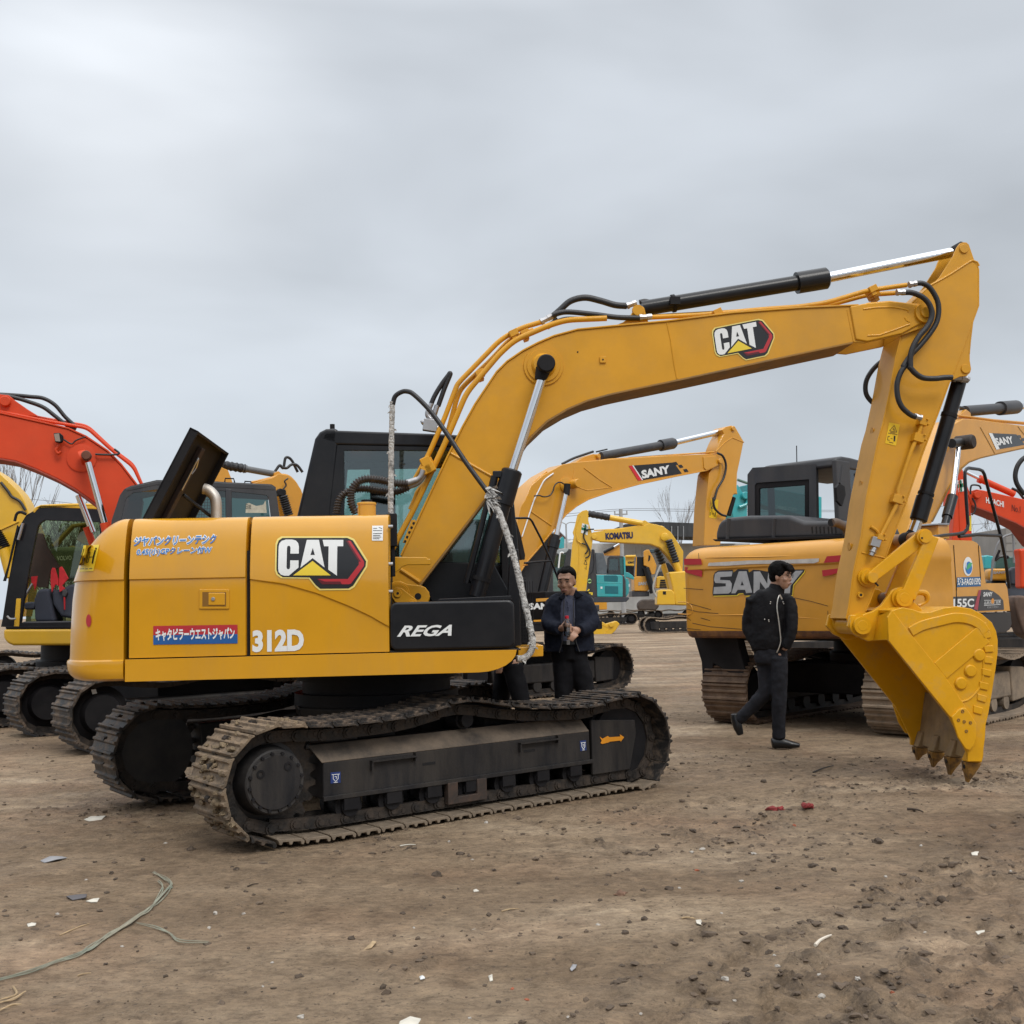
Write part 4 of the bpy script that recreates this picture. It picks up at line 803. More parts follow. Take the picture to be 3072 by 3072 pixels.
for (x, y), yy in (((1540, 1000), -.12), ((1575, 1000), -.1), ((2150, 938), -.12), ((2614, 868), -.1), ((2622, 885), -.02), ((1285, 1385), -.13), ((1440, 1120), -.1)):
    q = H.px(x, y, yy); b.box(q-Vector((.035, .05, .03)), q+Vector((.035, .06, .02)), Matrix.Rotation(R(-25), 3, 'Y')); b.box(q-Vector((.02, .04, .06)), q+Vector((.02, .05, .02)), Matrix.Rotation(R(-20), 3, 'Y'))
b.build('pipe_clamp', YELB, bo, bevel=.004)
def fitting(a, c, Y, r=.022, m=STL):
    A, B2 = H.px(*a, Y), H.px(*c, Y); b = MB(H); b.lathe(A, B2, [(0, r*1.25), (.22, r*1.25), (.22, r), (.6, r), (.62, r*1.15), (1, r*1.1)], 8); b.build('hose_fitting', m, EX)
hose([(1655, 952), (1680, 930), (1712, 903), (1755, 893), (1800, 902), (1845, 915), (1880, 918)], -.05, .026); fitting((1880, 918), (1908, 908), -.05)
hose([(1658, 945), (1700, 936), (1780, 943), (1850, 952), (1920, 954)], -.14, .021); fitting((1918, 953), (1955, 950), -.14)
hose([(1668, 966), (1700, 957), (1755, 958)], .05, .02)
hose([(1918, 906), (1935, 903), (1955, 907)], 0, .018)
fitting((1622, 966), (1656, 948), -.1); fitting((1640, 980), (1672, 958), 0)
# hoses at the boom tip
hose(zG((960, 690), (1040, 690), (1130, 735), (1210, 840), (1260, 960), (1268, 1100), (1235, 1240), (1150, 1380), (1020, 1540), (880, 1690), (780, 1840))+zH((1000, -20), (930, 80), (880, 240), (890, 420), (950, 560), (1060, 660), (1140, 695)), SY-.10, .021)
hose(zG((800, 815), (900, 820), (1030, 870), (1120, 950), (1170, 1060), (1170, 1170), (1110, 1290), (1000, 1420), (920, 1560), (880, 1700), (880, 1850))+zH((1060, 10), (1130, 90), (1240, 155), (1400, 165), (1540, 150), (1640, 150)), SY-.13, .022)
fitting(*zG((860, 710), (960, 690)), SY-.1); fitting(*zG((690, 815), (800, 815)), SY-.13); fitting(*zH((1215, 710), (1110, 680)), SY-.08)
fitting(*zH((1650, 145), (1830, 165)), -.1, .03); fitting(*zH((1800, 150), (1870, 190)), -.1, .024)
hose([(2690, 1070), (2655, 1078), (2622, 1105), (2600, 1140), (2597, 1175), (2610, 1200), (2640, 1225)], .22, .020)
# hoses coming off the boom foot pipes beside the cab
SPR = mat('spiral_guard_hose', (.03, .022, .018), .5, var=.5, vs=30)
def spiral(pts, Y, r):
    o = hose(pts, Y, r*.8, m=SPR); P = catmull([H.px(*q, Y) for q in pts], 7); ln = [0]
    for a, c in zip(P, P[1:]): ln.append(ln[-1]+(c-a).length)
    path = []; k = 0; n = int(ln[-1]/.0025)
    for i in range(n):
        t = ln[-1]*i/n
        while k < len(ln)-2 and ln[k+1] < t: k += 1
        p = P[k].lerp(P[k+1], (t-ln[k])/(ln[k+1]-ln[k]+1e-9)); d = (P[k+1]-P[k]).normalized(); u = d.cross(Vector((0, 1, 0))).normalized(); v = d.cross(u); a = t/.02*2*math.pi
        path.append(p+(u*math.cos(a)+v*math.sin(a))*r)
    b = MB(H); b.tube(path, .0042, 5); b.build('hose_guard', SPR, o)
spiral(zB((790, 1160), (760, 1090), (765, 1010), (800, 960), (860, 938), (950, 945), (1040, 965), (1125, 968)), -.3, .030)
spiral(zB((665, 1160), (690, 1060), (760, 1010), (850, 1000), (950, 1015), (1050, 1020), (1130, 990)), -.22, .028)
b = MB(H); b.tube(catmull(H.P(zB((1120, 968), (1170, 950), (1205, 925), (1222, 880)), -.28), 5), .02, 12); b.tube(catmull(H.P(zB((1130, 990), (1190, 965), (1225, 920), (1235, 880)), -.22), 5), .018, 12); b.lathe(H.px(*zB((1115, 966))[0], -.28), H.px(*zB((1185, 943))[0], -.28), [(0, .027), (1, .024)], 12); b.build('hose_fitting', STL, EX)
b = MB(H)
for x, y in zB((1240, 830), (1265, 870), (1245, 880)): q = H.px(x, y, -.22); b.box(q-Vector((.04, .05, .035)), q+Vector((.04, .05, .035)), Matrix.Rotation(R(-25), 3, 'Y'))
b.build('pipe_manifold', YELB, EX, bevel=.008)
rigid(zJ((500, 370), (390, 480), (370, 560), (310, 690)), -.12, .017)
b = MB(H); q = H.P(zJ((325, 815), (370, 810), (380, 840), (270, 1085), (225, 1075)), -.18); b.prism([(p.x, p.z) for p in q], -.2, -.18); b.build('perforated_bracket', YELB, bo, bevel=.003)
b = MB(H)
for q in ((352, 850), (328, 900), (303, 955), (278, 1010), (254, 1060)): c = H.px(*zJ(q)[0], -.2); b.cyl(c+Vector((0, -.002, 0)), c, .011, n=8)
b.build('bracket_hole', DARK, bo)
# looped hose with the two fittings standing off the boom
hose(zE((1135, 970), (1180, 870), (1260, 740), (1335, 640), (1350, 618), (1352, 640), (1290, 790), (1215, 1000)), -.06, .019)
b = MB(H); b.tube(catmull(H.P(zE((1140, 965), (1110, 1030), (1090, 1080), (1100, 1120), (1150, 1165), (1200, 1190)), -.06), 5), .019, 12); b.tube(H.P(zE((1205, 990), (1170, 1100), (1150, 1150)), -.06), .021, 12); b.build('hose_fitting', STL, EX)
b = MB(H); q = H.px(*zE((1125, 1225))[0], -.06); b.box(q-Vector((.055, .035, .045)), q+Vector((.055, .035, .045)), Matrix.Rotation(R(10), 3, 'Y')); b.lathe(H.px(*zE((1090, 1205))[0], -.06), H.px(*zE((1010, 1170))[0], -.06), [(0, .022), (.4, .026), (.7, .02), (1, .006)], 10); b.cyl(H.px(*zE((1170, 1240))[0], -.06), H.px(*zE((1220, 1250))[0], -.06), .016, n=8); b.build('check_valve', STL, EX, bevel=.003)
# the long cloth wrapped service hose: arch over the boom, down to the front step
wy = lambda t: -.72-.42*t
arch = [(1178, 1215, -.72), (1185, 1190, -.73), (1202, 1177, -.74), (1220, 1174, -.75), (1242, 1184, -.77), (1290, 1232, -.8), (1340, 1300, -.85), (1395, 1383, -.9), (1440, 1445, -.93), (1470, 1485, -.95)]
hose(arch, 0, .0175, 'service_hose')
def wrapped(pts, r, name):
    P = catmull([H.px(*q) for q in pts], 14); rr_ = [r*(1+.05*math.sin(i*1.9)+.14*noise.noise(p*22)) for i, p in enumerate(P)]
    b = MB(H); b.tube(P, rr_, 14); o = b.build(name, ROPE, EX)
    b = MB(H); rm = random.Random(3)
    for i in range(2, len(P)-1, 9):      # frayed ends of the cloth strips
        d = (P[i+1]-P[i-1]).normalized(); u = Vector((rm.uniform(-1, 1), -abs(rm.uniform(.1, .8)), rm.uniform(-.6, .2))).normalized(); q = P[i]+u*r*.8; ln = rm.uniform(.01, .04); w = d*rm.uniform(.004, .010)
        b.add([q-w, q+w, q+w*.5+u*ln+Vector((0, 0, -ln*.6)), q-w*.7+u*ln*.8+Vector((0, 0, -ln*.3))], [[0, 1, 2, 3]])
    b.build('frayed_strips', ROPE, o, keep=True); return o
wrapped([(1178, 1205, -.72), (1176, 1250, -.72), (1174, 1350, -.72), (1173, 1450, -.72), (1172, 1520, -.72), (1174, 1562, -.72)], .0195, 'wrapped_hose')
wrapped([(1464, 1478, -.95), (1478, 1500, -.96), (1500, 1545, -.98), (1530, 1630, -1.0), (1552, 1710, -1.02), (1572, 1800, -1.03), (1588, 1870, -1.04), (1597, 1920, -1.04), (1596, 1946, -1.04), (1585, 1965, -1.04), (1566, 1976, -1.05), (1550, 1976, -1.06)], .0225, 'wrapped_hose')
b = MB(H); c = H.px(1468, 1484, -.96)
rm = random.Random(11)
for k in range(26):
    a = c+Vector((rm.uniform(-.02, .02), -.02, rm.uniform(-.05, .05))); ln = rm.uniform(.04, .11); d = Vector((rm.uniform(.1, 1), -.2, rm.uniform(-1.4, .1))).normalized(); s = Vector((.01, 0, .006)); b.add([a-s, a+s, a+d*ln+s*.6+Vector((0, 0, -.03)), a+d*ln-s*.5], [[0, 1, 2, 3]])
b.build('cloth_knot', ROPE, EX, keep=True)
b = MB(H); c = H.px(1176, 1580, -.8); b.box(c-Vector((.03, .04, .14)), c+Vector((.035, .04, .09))); b.cyl(c-Vector((0, 0, .35)), c, .02, n=10); b.build('hose_bulkhead', BLKM, EX, bevel=.005)
# ================================================================ ground
GND = bpy.data.materials.new('mud_ground'); GND.use_nodes = True
def vnoise(x, y, s, seed=0):
    x = x/s; y = y/s; xi = np.floor(x).astype(np.int64); yi = np.floor(y).astype(np.int64); fx = x-xi; fy = y-yi; fx = fx*fx*(3-2*fx); fy = fy*fy*(3-2*fy)
    def h(a, b):
        n = (a*374761393+b*668265263+seed*974711) & 0xffffffff; n = ((n ^ (n >> 13))*1274126177) & 0xffffffff; return ((n ^ (n >> 16)) & 0xffff)/65535.
    return (h(xi, yi)*(1-fx)+h(xi+1, yi)*fx)*(1-fy)+(h(xi, yi+1)*(1-fx)+h(xi+1, yi+1)*fx)*fy
def fbm(x, y, s, o=4, seed=0, g=.5):
    v = 0; a = 1; t = 0
    for i in range(o): v = v+a*vnoise(x*math.cos(i)+y*math.sin(i), y*math.cos(i)-x*math.sin(i), s/(2**i), seed+i); t += a; a *= g
    return v/t
# wheel and crawler ruts, as world lines read off the photograph
RUT = []
for p, q, wd, dp in (((1880, 3072), (2560, 2740), .11, 1.), ((2560, 2740), (3072, 2440), .13, 1.), ((2140, 3072), (2760, 2740), .10, 1.), ((2760, 2740), (3072, 2560), .12, 1.), ((2380, 3072), (3072, 2690), .12, 1.), ((2560, 3072), (3072, 2780), .10, 1.), ((2820, 3072), (3072, 2920), .12, 1.), ((1600, 3060), (2300, 2760), .12, .8), ((1500, 2450), (1900, 2560), .07, 1.), ((1960, 2430), (2320, 2640), .16, .7), ((1750, 2430), (2500, 2370), .3, .6), ((2150, 2500), (2900, 2300), .3, .6), ((2400, 2420), (3072, 2330), .3, .6), ((0, 2240), (500, 2500), .3, .3), ((1150, 2950), (1560, 2720), .25, .4), ((2600, 2760), (3072, 2560), .22, .8)):
    a, b2 = W0.pz(*p, 0), W0.pz(*q, 0); RUT.append((a.x, a.y, b2.x, b2.y, wd, dp))
def rutmask(x, y):
    m = np.zeros_like(x); tr = np.zeros_like(x)
    for ax, ay, bx, by, wd, dp in RUT:
        dx, dy = bx-ax, by-ay; L2 = dx*dx+dy*dy; ln = math.sqrt(L2); t = ((x-ax)*dx+(y-ay)*dy)/L2; s = ((x-ax)*dy-(y-ay)*dx)/ln
        s = s+.25*(vnoise(x, y, .9, 77)-.5)
        k = np.exp(-(s/wd)**2*2)*np.clip((t+.12)/.2, 0, 1)*np.clip((1.12-t)/.2, 0, 1)*dp*(.45+.9*vnoise(x, y, .55, 5)); m = np.maximum(m, k); tr = tr+k*np.sin(t*ln/.17*2*math.pi+2*vnoise(x, y, .3, 8))
    return np.clip(m, 0, 1), tr
def height(x, y):
    m, tr = rutmask(x, y)
    h = .05*(fbm(x, y, 2.6, 3, 1)-.5)+.022*(fbm(x, y, .5, 4, 9)-.5)
    c = fbm(x, y, .10, 3, 21, .6); rg_ = 1-np.abs(2*fbm(x, y, .075, 3, 61, .6)-1); h = h+.012*(c-.5)+.016*(rg_-.6)*(.35+.65*fbm(x, y, .8, 2, 71))+m*(.11*np.clip(c-.42, 0, 1)+.016*tr+.05*(fbm(x, y, .05, 2, 31)-.5)-.016)
    patch = np.clip((fbm(x, y, 1.3, 4, 41)-.54)*5, 0, 1); h = h+patch*.05*np.clip(fbm(x, y, .07, 3, 51)-.48, 0, 1)
    return h, np.clip(m*.9*np.clip((c-.33)*3, 0, 1)+patch*.55*np.clip((fbm(x, y, .07, 3, 51)-.40)*4, 0, 1), 0, 1)
def axis(lo, hi, st, far, g=1.12):
    a = list(np.arange(lo, hi, st)); d = st
    while a[-1] < far: d *= g; a.append(a[-1]+d)
    return a
xs = axis(-4.2, 4.6, .022, 900); d = .022; left = []; v = -4.2
while v > -900: d *= 1.12; v -= d; left.append(v)
xs = np.array(left[::-1]+xs); ysr = np.array([-60, -20, -5, 0, 1.2]+axis(2.1, 9.5, .022, 1600, 1.06))
gx, gy = np.meshgrid(xs, ysr); hh, mk = height(gx, gy); near = np.clip((60-np.hypot(gx, gy))/40, 0, 1); hh = hh*near
me = bpy.data.meshes.new('ground'); nx, ny = len(xs), len(ysr)
me.vertices.add(nx*ny); me.vertices.foreach_set('co', np.stack([gx, gy, hh-.012], -1).astype(np.float32).ravel())
ii = (np.arange(ny-1)[:, None]*nx+np.arange(nx-1)[None, :]).ravel(); fc = np.stack([ii, ii+1, ii+nx+1, ii+nx], -1).astype(np.int32)
me.loops.add(fc.size); me.loops.foreach_set('vertex_index', fc.ravel()); me.polygons.add(len(fc)); me.polygons.foreach_set('loop_start', np.arange(0, fc.size, 4, dtype=np.int32)); me.update(calc_edges=True)
me.polygons.foreach_set('use_smooth', [True]*len(fc)); at = me.attributes.new('churn', 'FLOAT', 'POINT'); at.data.foreach_set('value', mk.astype(np.float32).ravel())
me.materials.append(GND); g_ = bpy.data.objects.new('ground', me); C.objects.link(g_); g_['kind'] = 'structure'; g_['label'] = 'muddy brown yard of trodden earth with tread ruts and clods'; g_['category'] = 'ground'
t = GND.node_tree; n = t.nodes; l = t.links; bs = n['Principled BSDF']
def N_(ty, **k):
    q = n.new(ty)
    for a, b2 in k.items(): setattr(q, a, b2)
    return q
tc_ = N_('ShaderNodeTexCoord'); 
def noi(s, dt=8, ro=.6, src=None, dist=0):
    q = N_('ShaderNodeTexNoise'); q.inputs['Scale'].default_value = s; q.inputs['Detail'].default_value = dt; q.inputs['Roughness'].default_value = ro; q.inputs['Distortion'].default_value = dist; l.new(src or tc_.outputs['Object'], q.inputs['Vector']); return q
def ramp(src, stops):
    q = N_('ShaderNodeValToRGB'); l.new(src, q.inputs[0]); e = q.color_ramp.elements
    e[0].position, e[0].color = stops[0][0], (*stops[0][1], 1); e[1].position, e[1].color = stops[-1][0], (*stops[-1][1], 1)
    for p, c in stops[1:-1]: k = e.new(p); k.color = (*c, 1)
    return q
def mixc(a, b2, f, mode='MIX'):
    q = N_('ShaderNodeMix', data_type='RGBA', blend_type=mode)
    (l.new(f, q.inputs['Factor']) if not isinstance(f, float) else setattr(q.inputs['Factor'], 'default_value', f))
    for s, i in ((a, 6), (b2, 7)): (l.new(s, q.inputs[i]) if not isinstance(s, tuple) else setattr(q.inputs[i], 'default_value', (*s, 1)))
    return q.outputs[2]
mpp = N_('ShaderNodeMapping'); mpp.inputs['Scale'].default_value = (.55, 1.5, 1); mpp.inputs['Rotation'].default_value = (0, 0, R(12)); l.new(tc_.outputs['Object'], mpp.inputs[0])
A = ramp(noi(.55, 7, .62, mpp.outputs[0], .3).outputs['Fac'], [(.30, (.165, .112, .068)), (.44, (.235, .166, .103)), (.56, (.31, .228, .148)), (.68, (.48, .375, .26))])
Bn = ramp(noi(7, 12, .80).outputs['Fac'], [(.34, (.50, .47, .45)), (.45, (.86, .85, .84)), (.55, (1.08, 1.08, 1.08)), (.68, (1.42, 1.40, 1.37))])
cA = mixc(A.outputs[0], Bn.outputs[0], 1., 'MULTIPLY')
red = ramp(noi(.8, 4, .5).outputs['Fac'], [(.5, (1, 1, 1)), (.72, (1.06, .96, .92))]); cA = mixc(cA, red.outputs[0], 1., 'MULTIPLY')
Bs = ramp(noi(26, 8, .75, mpp.outputs[0]).outputs['Fac'], [(.34, (.62, .60, .58)), (.5, (1, 1, 1)), (.66, (1.25, 1.24, 1.22))]); cA = mixc(cA, Bs.outputs[0], .8, 'MULTIPLY')
atn = N_('ShaderNodeAttribute'); atn.attribute_name = 'churn'
cf = ramp(noi(30, 6, .7).outputs['Fac'], [(.38, (.25, .25, .25)), (.62, (1, 1, 1))]); cm = N_('ShaderNodeMath', operation='MULTIPLY'); l.new(atn.outputs['Fac'], cm.inputs[0]); l.new(cf.outputs[0], cm.inputs[1]); cA = mixc(cA, (.085, .062, .044), cm.outputs[0])
sp_ = ramp(noi(75, 3, .6).outputs['Fac'], [(.66, (0, 0, 0)), (.73, (1, 1, 1))]); spk = N_('ShaderNodeMath', operation='MULTIPLY'); l.new(sp_.outputs[0], spk.inputs[0]); spk.inputs[1].default_value = .35; cA = mixc(cA, (.34, .30, .26), spk.outputs[0])
dk = ramp(noi(42, 6, .7).outputs['Fac'], [(.57, (0, 0, 0)), (.66, (1, 1, 1))]); dkm = N_('ShaderNodeMath', operation='MULTIPLY'); l.new(dk.outputs[0], dkm.inputs[0]); dkm.inputs[1].default_value = .75; cA = mixc(cA, (.07, .05, .036), dkm.outputs[0])
l.new(cA, bs.inputs['Base Color'])
rr = N_('ShaderNodeMapRange'); l.new(noi(1.1, 5).outputs['Fac'], rr.inputs[0]); rr.inputs['From Min'].default_value = .35; rr.inputs['From Max'].default_value = .65; rr.inputs['To Min'].default_value = .62; rr.inputs['To Max'].default_value = .92; l.new(rr.outputs[0], bs.inputs['Roughness']); bs.inputs['Specular IOR Level'].default_value = .35
bm1 = N_('ShaderNodeBump'); bm1.inputs['Strength'].default_value = 1.; bm1.inputs['Distance'].default_value = .03; l.new(noi(34, 10, .72).outputs['Fac'], bm1.inputs['Height'])
bm2 = N_('ShaderNodeBump'); bm2.inputs['Strength'].default_value = .6; bm2.inputs['Distance'].default_value = .006; l.new(noi(140, 5, .65).outputs['Fac'], bm2.inputs['Height']); l.new(bm1.outputs[0], bm2.inputs['Normal']); l.new(bm2.outputs[0], bs.inputs['Normal'])
def gz(x, y): return float(height(np.array([x]), np.array([y]))[0][0])-.012
def gpt(px, py): p = W0.pz(px, py, -.01); return Vector((p.x, p.y, gz(p.x, p.y)))
# ================================================================ helpers for the other machines
def slab(fr, pts, y0, y1, name, m, par, bevel=.01, label=None):
    b = MB(fr); b.prism(xz(fr, pts, y0), y0, y1); return b.build(name, m, par, bevel=bevel, label=label)
def mpp(fr, c, Y): return (fr.px(c[0], c[1], Y)-fr.I @ CAM).length/F
def rod(fr, a, c, Y, rpx, name, m, par, n=16, prof=None):
    A, B2 = fr.px(*a, Y), fr.px(*c, Y); r = rpx*mpp(fr, a, Y); b = MB(fr)
    b.lathe(A, B2, [(t, r*k) for t, k in (prof or [(0, 1), (1, 1)])], n); return b.build(name, m, par, ang=30)
def ptube(fr, pts, Y, rpx, name, m, par, smooth=True, n=6):
    P = [fr.px(q[0], q[1], q[2] if len(q) > 2 else Y) for q in pts]; r = rpx*mpp(fr, pts[0][:2], Y); b = MB(fr)
    b.tube(catmull(P, n) if smooth else P, r, 8); return b.build(name, m, par)
def disc(fr, c, Y, rpx, h, name, m, par, s=-1):
    p = fr.px(*c, Y); r = rpx*mpp(fr, c, Y); b = MB(fr); b.lathe(p-Vector((0, s*.01, 0)), p+Vector((0, s*h, 0)), [(0, r), (.9, r), (1, r*.85)], 20); return b.build(name, m, par, ang=30)
def bellows(fr, a, c, Y, rpx, name, m, par, k=9):
    pr = []
    for i in range(k): pr += [(i/k, .8), ((i+.5)/k, 1.08)]
    return rod(fr, a, c, Y, rpx, name, m, par, 14, pr+[(1, .8)])
def crawler(par, fr, cy, half=1.4, R_=.36, wd=.6, n=44, msh=None, mfr=None, side=-1, sag=.05):
    """one crawler side: belt, frame, end wheels and rollers; fr x forward"""
    top = [(-half+.15, R_*2+.02), (-half*.5, R_*2-sag*.6), (0, R_*2+.05), (half*.5, R_*2-sag), (half-.15, R_*2)]
    pts = top+[(half+R_*math.sin(R(a)), R_+.015+R_*math.cos(R(a))) for a in range(20, 170, 25)]+[(half*.8, .02), (0, .02), (-half*.8, .02)]+[(-half-R_*math.sin(R(a)), R_+.015+R_*math.cos(R(a))) for a in range(165, 10, -25)]
    P, ln = resample(catmull([(x, 0, z) for x, z in pts], 6, True), n); pt = ln/n; b = MB(fr); c0 = Vector((0, 0, R_))
    for i in range(n):
        c, d, nz = orient(i, P); k = Vector((max(-half, min(half, c.x)), 0, R_))
        if nz.dot(c-k) < 0: nz = -nz
        h = pt*.5; g = [(-h, .0), (-h, .026), (-h*.78, .026), (-h*.66, .004), (-h*.14, .004), (-h*.04, .024), (h*.14, .024), (h*.24, .004), (h*.6, .004), (h*.72, .024), (h*.88, .022), (h*1.04, -.004), (h*1.0, -.018), (-h*.9, -.018)]
        b.k = 0; b.add([c+d*x+nz*z+Vector((0, cy+s*wd/2, 0)) for s in (-1, 1) for x, z in g], [list(range(14)), list(range(27, 13, -1))]+[[j, (j+1) % 14, 14+(j+1) % 14, 14+j] for j in range(14)])
        b.k = 1
        for s in (-.085, .085): b.add([c+d*x+nz*z+Vector((0, cy+s+e, 0)) for e in (-.02, .02) for x, z in ((-h*1.1, -.018), (h*.9, -.018), (h*.9, -.085), (-h*1.1, -.085))], [[0, 1, 2, 3], [7, 6, 5, 4], [0, 1, 5, 4], [1, 2, 6, 5], [2, 3, 7, 6], [3, 0, 4, 7]])
    bl = b.build('crawler_belt', [msh or SHOE, CHN], par)
    mf = mfr or UND; s = side
    b = MB(fr); b.prism([(-half+.35, .2), (-half+.3, .50), (half-.35, .50), (half-.35, .2)], cy-.14, cy+.14); b.build('track_frame', mf, par, bevel=.03)
    b = MB(fr); b.prism([(half-.34, .14), (half-.36, .56), (half+.08, .53), (half+.05, .16)], cy-.15, cy+.15); b.build('idler_guard', mf, par, bevel=.02)
    b = MB(fr); b.lathe((half, cy-.09, R_+.01), (half, cy+.09, R_+.01), [(0, .2), (0, R_-.09), (.35, R_-.06), (.65, R_-.06), (1, R_-.09), (1, .2)], 28); b.build('idler_wheel', BLKM, par)
    b = MB(fr); b.lathe((-half, cy-.2, R_+.02), (-half, cy+.2, R_+.02), [(0, .19), (.2, .22), (.3, R_-.07), (.7, R_-.07), (.8, .22), (1, .19)], 28); b.build('final_drive', BLKM, par)
    b = MB(fr)
    for k in range(6): x = -half+.5+k*(2*half-1)/5; b.cyl((x, cy-.13, .15), (x, cy+.13, .15), .085, n=14)
    b.build('track_rollers', mf, par)
    return bl
def belly(par, fr, r=.5, z0=.62, z1=1.0):
    b = MB(fr); b.lathe((0, 0, z0), (0, 0, z1), [(0, r*1.1), (.4, r*1.1), (.4, r), (1, r)], 32); b.box((-.7, -.85, .3), (.7, .85, .66)); b.build('carbody', BLKM, par, bevel=.02)
RSTM = mat('rusty_brown_shoe', (.07, .042, .028), .7, metal=.2, var=.4, vs=9, dust=(.20, .135, .09), dfac=.9, dscale=7, bump=.4, bscale=40, thr=.46)
TANM = mat('tan_mud_steel', (.10, .08, .06), .8, var=.35, vs=9, dust=(.27, .205, .145), dfac=.95, dscale=6, bump=.4, bscale=40, thr=.40)
TANF = mat('tan_muddy_frame', (.13, .105, .08), .8, var=.3, vs=5, dust=(.27, .21, .15), dfac=.9, dscale=5, bump=.2, thr=.42)
SYEL = mat('faded_orange_paint', (.58, .265, .014), .38, coat=.2, var=.09, dust=(.46, .26, .09), dfac=.12, dscale=1.6, streak=True, bump=.02, bscale=20)
SCUF = mat('scuffed_bottom', (.10, .045, .028), .7, var=.5, vs=6, dust=(.36, .17, .04), dfac=.8, dscale=7, thr=.58)
ORNG = mat('orange_red_paint', (.60, .050, .008), .5, coat=.08, spec=.3, var=.08, dust=(.45, .10, .04), dfac=.15, dscale=2)
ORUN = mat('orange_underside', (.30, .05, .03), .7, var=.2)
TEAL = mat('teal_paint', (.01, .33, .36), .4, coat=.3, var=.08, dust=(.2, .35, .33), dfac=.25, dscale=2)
KYEL = mat('bright_yellow_paint', (.70, .40, .006), .42, coat=.3, var=.06, dust=(.5, .35, .1), dfac=.25, dscale=2)
GRYB = mat('charcoal_plastic', (.022, .024, .030), .45, var=.2, dust=(.12, .11, .10), dfac=.25, dscale=4, streak=True)
MESHD = mat('pale_green_glass', (.30, .50, .46), .1, var=.15)
TGL = glassm('teal_tinted_glass', (.45, .72, .69), .45, .04)
SLEV = mat('crumpled_sleeve', (.012, .013, .016), .5, var=.4, bump=.6, bscale=40)
# ================================================================ faded orange excavator at right, seen from its rear corner
S2 = Fr(4.324, 12.934, .784); G2 = Fr(0, 0, M=S2.M @ Matrix.Rotation(R(-90), 4, 'Z'))
SA = thing('excavator', 'scuffed orange excavator behind walking man, silver rear lettering, red tape strips', 'excavator', S2, 'excavators parked on the yard')
for s in (1, -1): crawler(SA, S2, s*.995, wd=.6, msh=RSTM if s > 0 else TANM, mfr=UND if s > 0 else TANF)
belly(SA, S2)
zK = Z(2000, 1360, .31056); zL = Z(2050, 1800, .31056); z8 = Z(2640, 1340, .22360); z9 = Z(2640, 1640, .22360)
b = MB(S2)
def s2ring(z, ins, r0=.13):
    hw = 1.37-ins*.6; x0 = -2.0+ins; o = []
    for k in range(9): a = R(90*k/8); o.append(Vector((x0+r0-r0*math.cos(a), hw-.13+.13*math.sin(a), z)))
    o = o+[Vector((-1.0, hw, z)), Vector((-1.0, -hw, z))]+[Vector((p.x, -min(p.y, 1.232-ins*.6), z)) for p in o[::-1]]
    return o
lv = [(.985, .10), (.99, .05), (1.01, .02), (1.05, .003), (1.07, 0)]
b.k = 1; b.rings([s2ring(*q) for q in lv]); b.k = 0
b.rings([s2ring(*q) for q in ((1.07, 0), (1.09, -.002), (1.42, 0), (1.75, .002), (1.77, -.012), (1.86, -.006), (1.93, .02), (1.975, .06), (2.005, .11), (2.022, .17), (2.03, .24), (2.032, .5))]); b.build('counterweight', [SYEL, SCUF], SA, ang=28)
RY = -2.0
sd = xz(S2, z8((640, 1238), (1240, 1262), (1300, 1290), (1345, 1345), (1420, 1830))+[(2953, 1750)]+z9((1680, 490), (1710, 560), (1745, 860))+[(2700, 1850), (2700, 1620)], -1.24)
sd = [(p[0] if p[0] > -1.0 else -1.0, p[1]) for p in sd]
b = MB(S2); b.prism(sd, -1.24, -.75); b.build('side_body', SYEL, SA, bevel=.05, seg=4)
b = MB(S2); b.box((-1.6, -1.1, .95), (1.1, 1.2, 1.1)); b.box((-1.1, -1.0, 1.1), (.3, 1.2, 1.99)); b.build('inner_body', DARK, SA)
strokes(S2, -1.24, [tuple(z8(a, c)) for a, c in (((735, 1300), (775, 1932)), ((985, 1320), (1025, 1932)), ((1318, 1320), (1350, 1790)))]+[tuple(z9((765, 520), (775, 800))), tuple(z9((1020, 500), (1028, 820)))], 2.0, DARK, SA, 'panel_seam', eps=.003)
flat(S2, -1.24, z9((700, 680), (1360, 660), (1300, 870), (680, 830)), DBLK, SA, 'model_band', eps=.003)
txt('SY155C', S2, -1.24, z9((805, 815))[0], z9((1252, 805))[0], z9((805, 705))[0], WHT, SA, bold=.03, eps=.006)
o = flat(S2, -1.24, z9((1350, 580), (1440, 575), (1520, 600), (1590, 650), (1650, 720), (1662, 845), (1310, 862)), DBLK, SA, 'side_badge', eps=.003)
flat(S2, -1.24, z9((1320, 583), (1352, 580), (1305, 850), (1255, 838)), mat('badge_red', (.32, .03, .05), .4), o, 'badge_red_bar', eps=.0045)
txt('SANY', S2, -1.24, z9((1380, 668))[0], z9((1500, 664))[0], z9((1380, 612))[0], WHT, o, bold=.03, shear=.15, eps=.006)
strokes(S2, -1.24, [tuple(z9((1388, 720), (1615, 718))), tuple(z9((1388, 790), (1612, 775)))], 1.2, WHT, o, 'badge_rule', eps=.006)
txt('品质改变 世界', S2, -1.24, z9((1390, 778))[0], z9((1612, 768))[0], z9((1390, 735))[0], WHT, o, eps=.006)
txt('ROHS 315016-4', S2, -1.24, z9((1432, 828))[0], z9((1580, 820))[0], z9((1432, 802))[0], SIL, o, eps=.006)
flat(S2, -1.24, z9(*arc(1503, 730, 20, 38, n=14)), mat('badge_orange', (.6, .25, .04), .5), o, 'badge_dot', eps=.0075)
o = flat(S2, -1.24, z8(*arc(1177, 1607, 62, 128, n=28)), WHT, SA, 'round_permit_sticker', eps=.003)
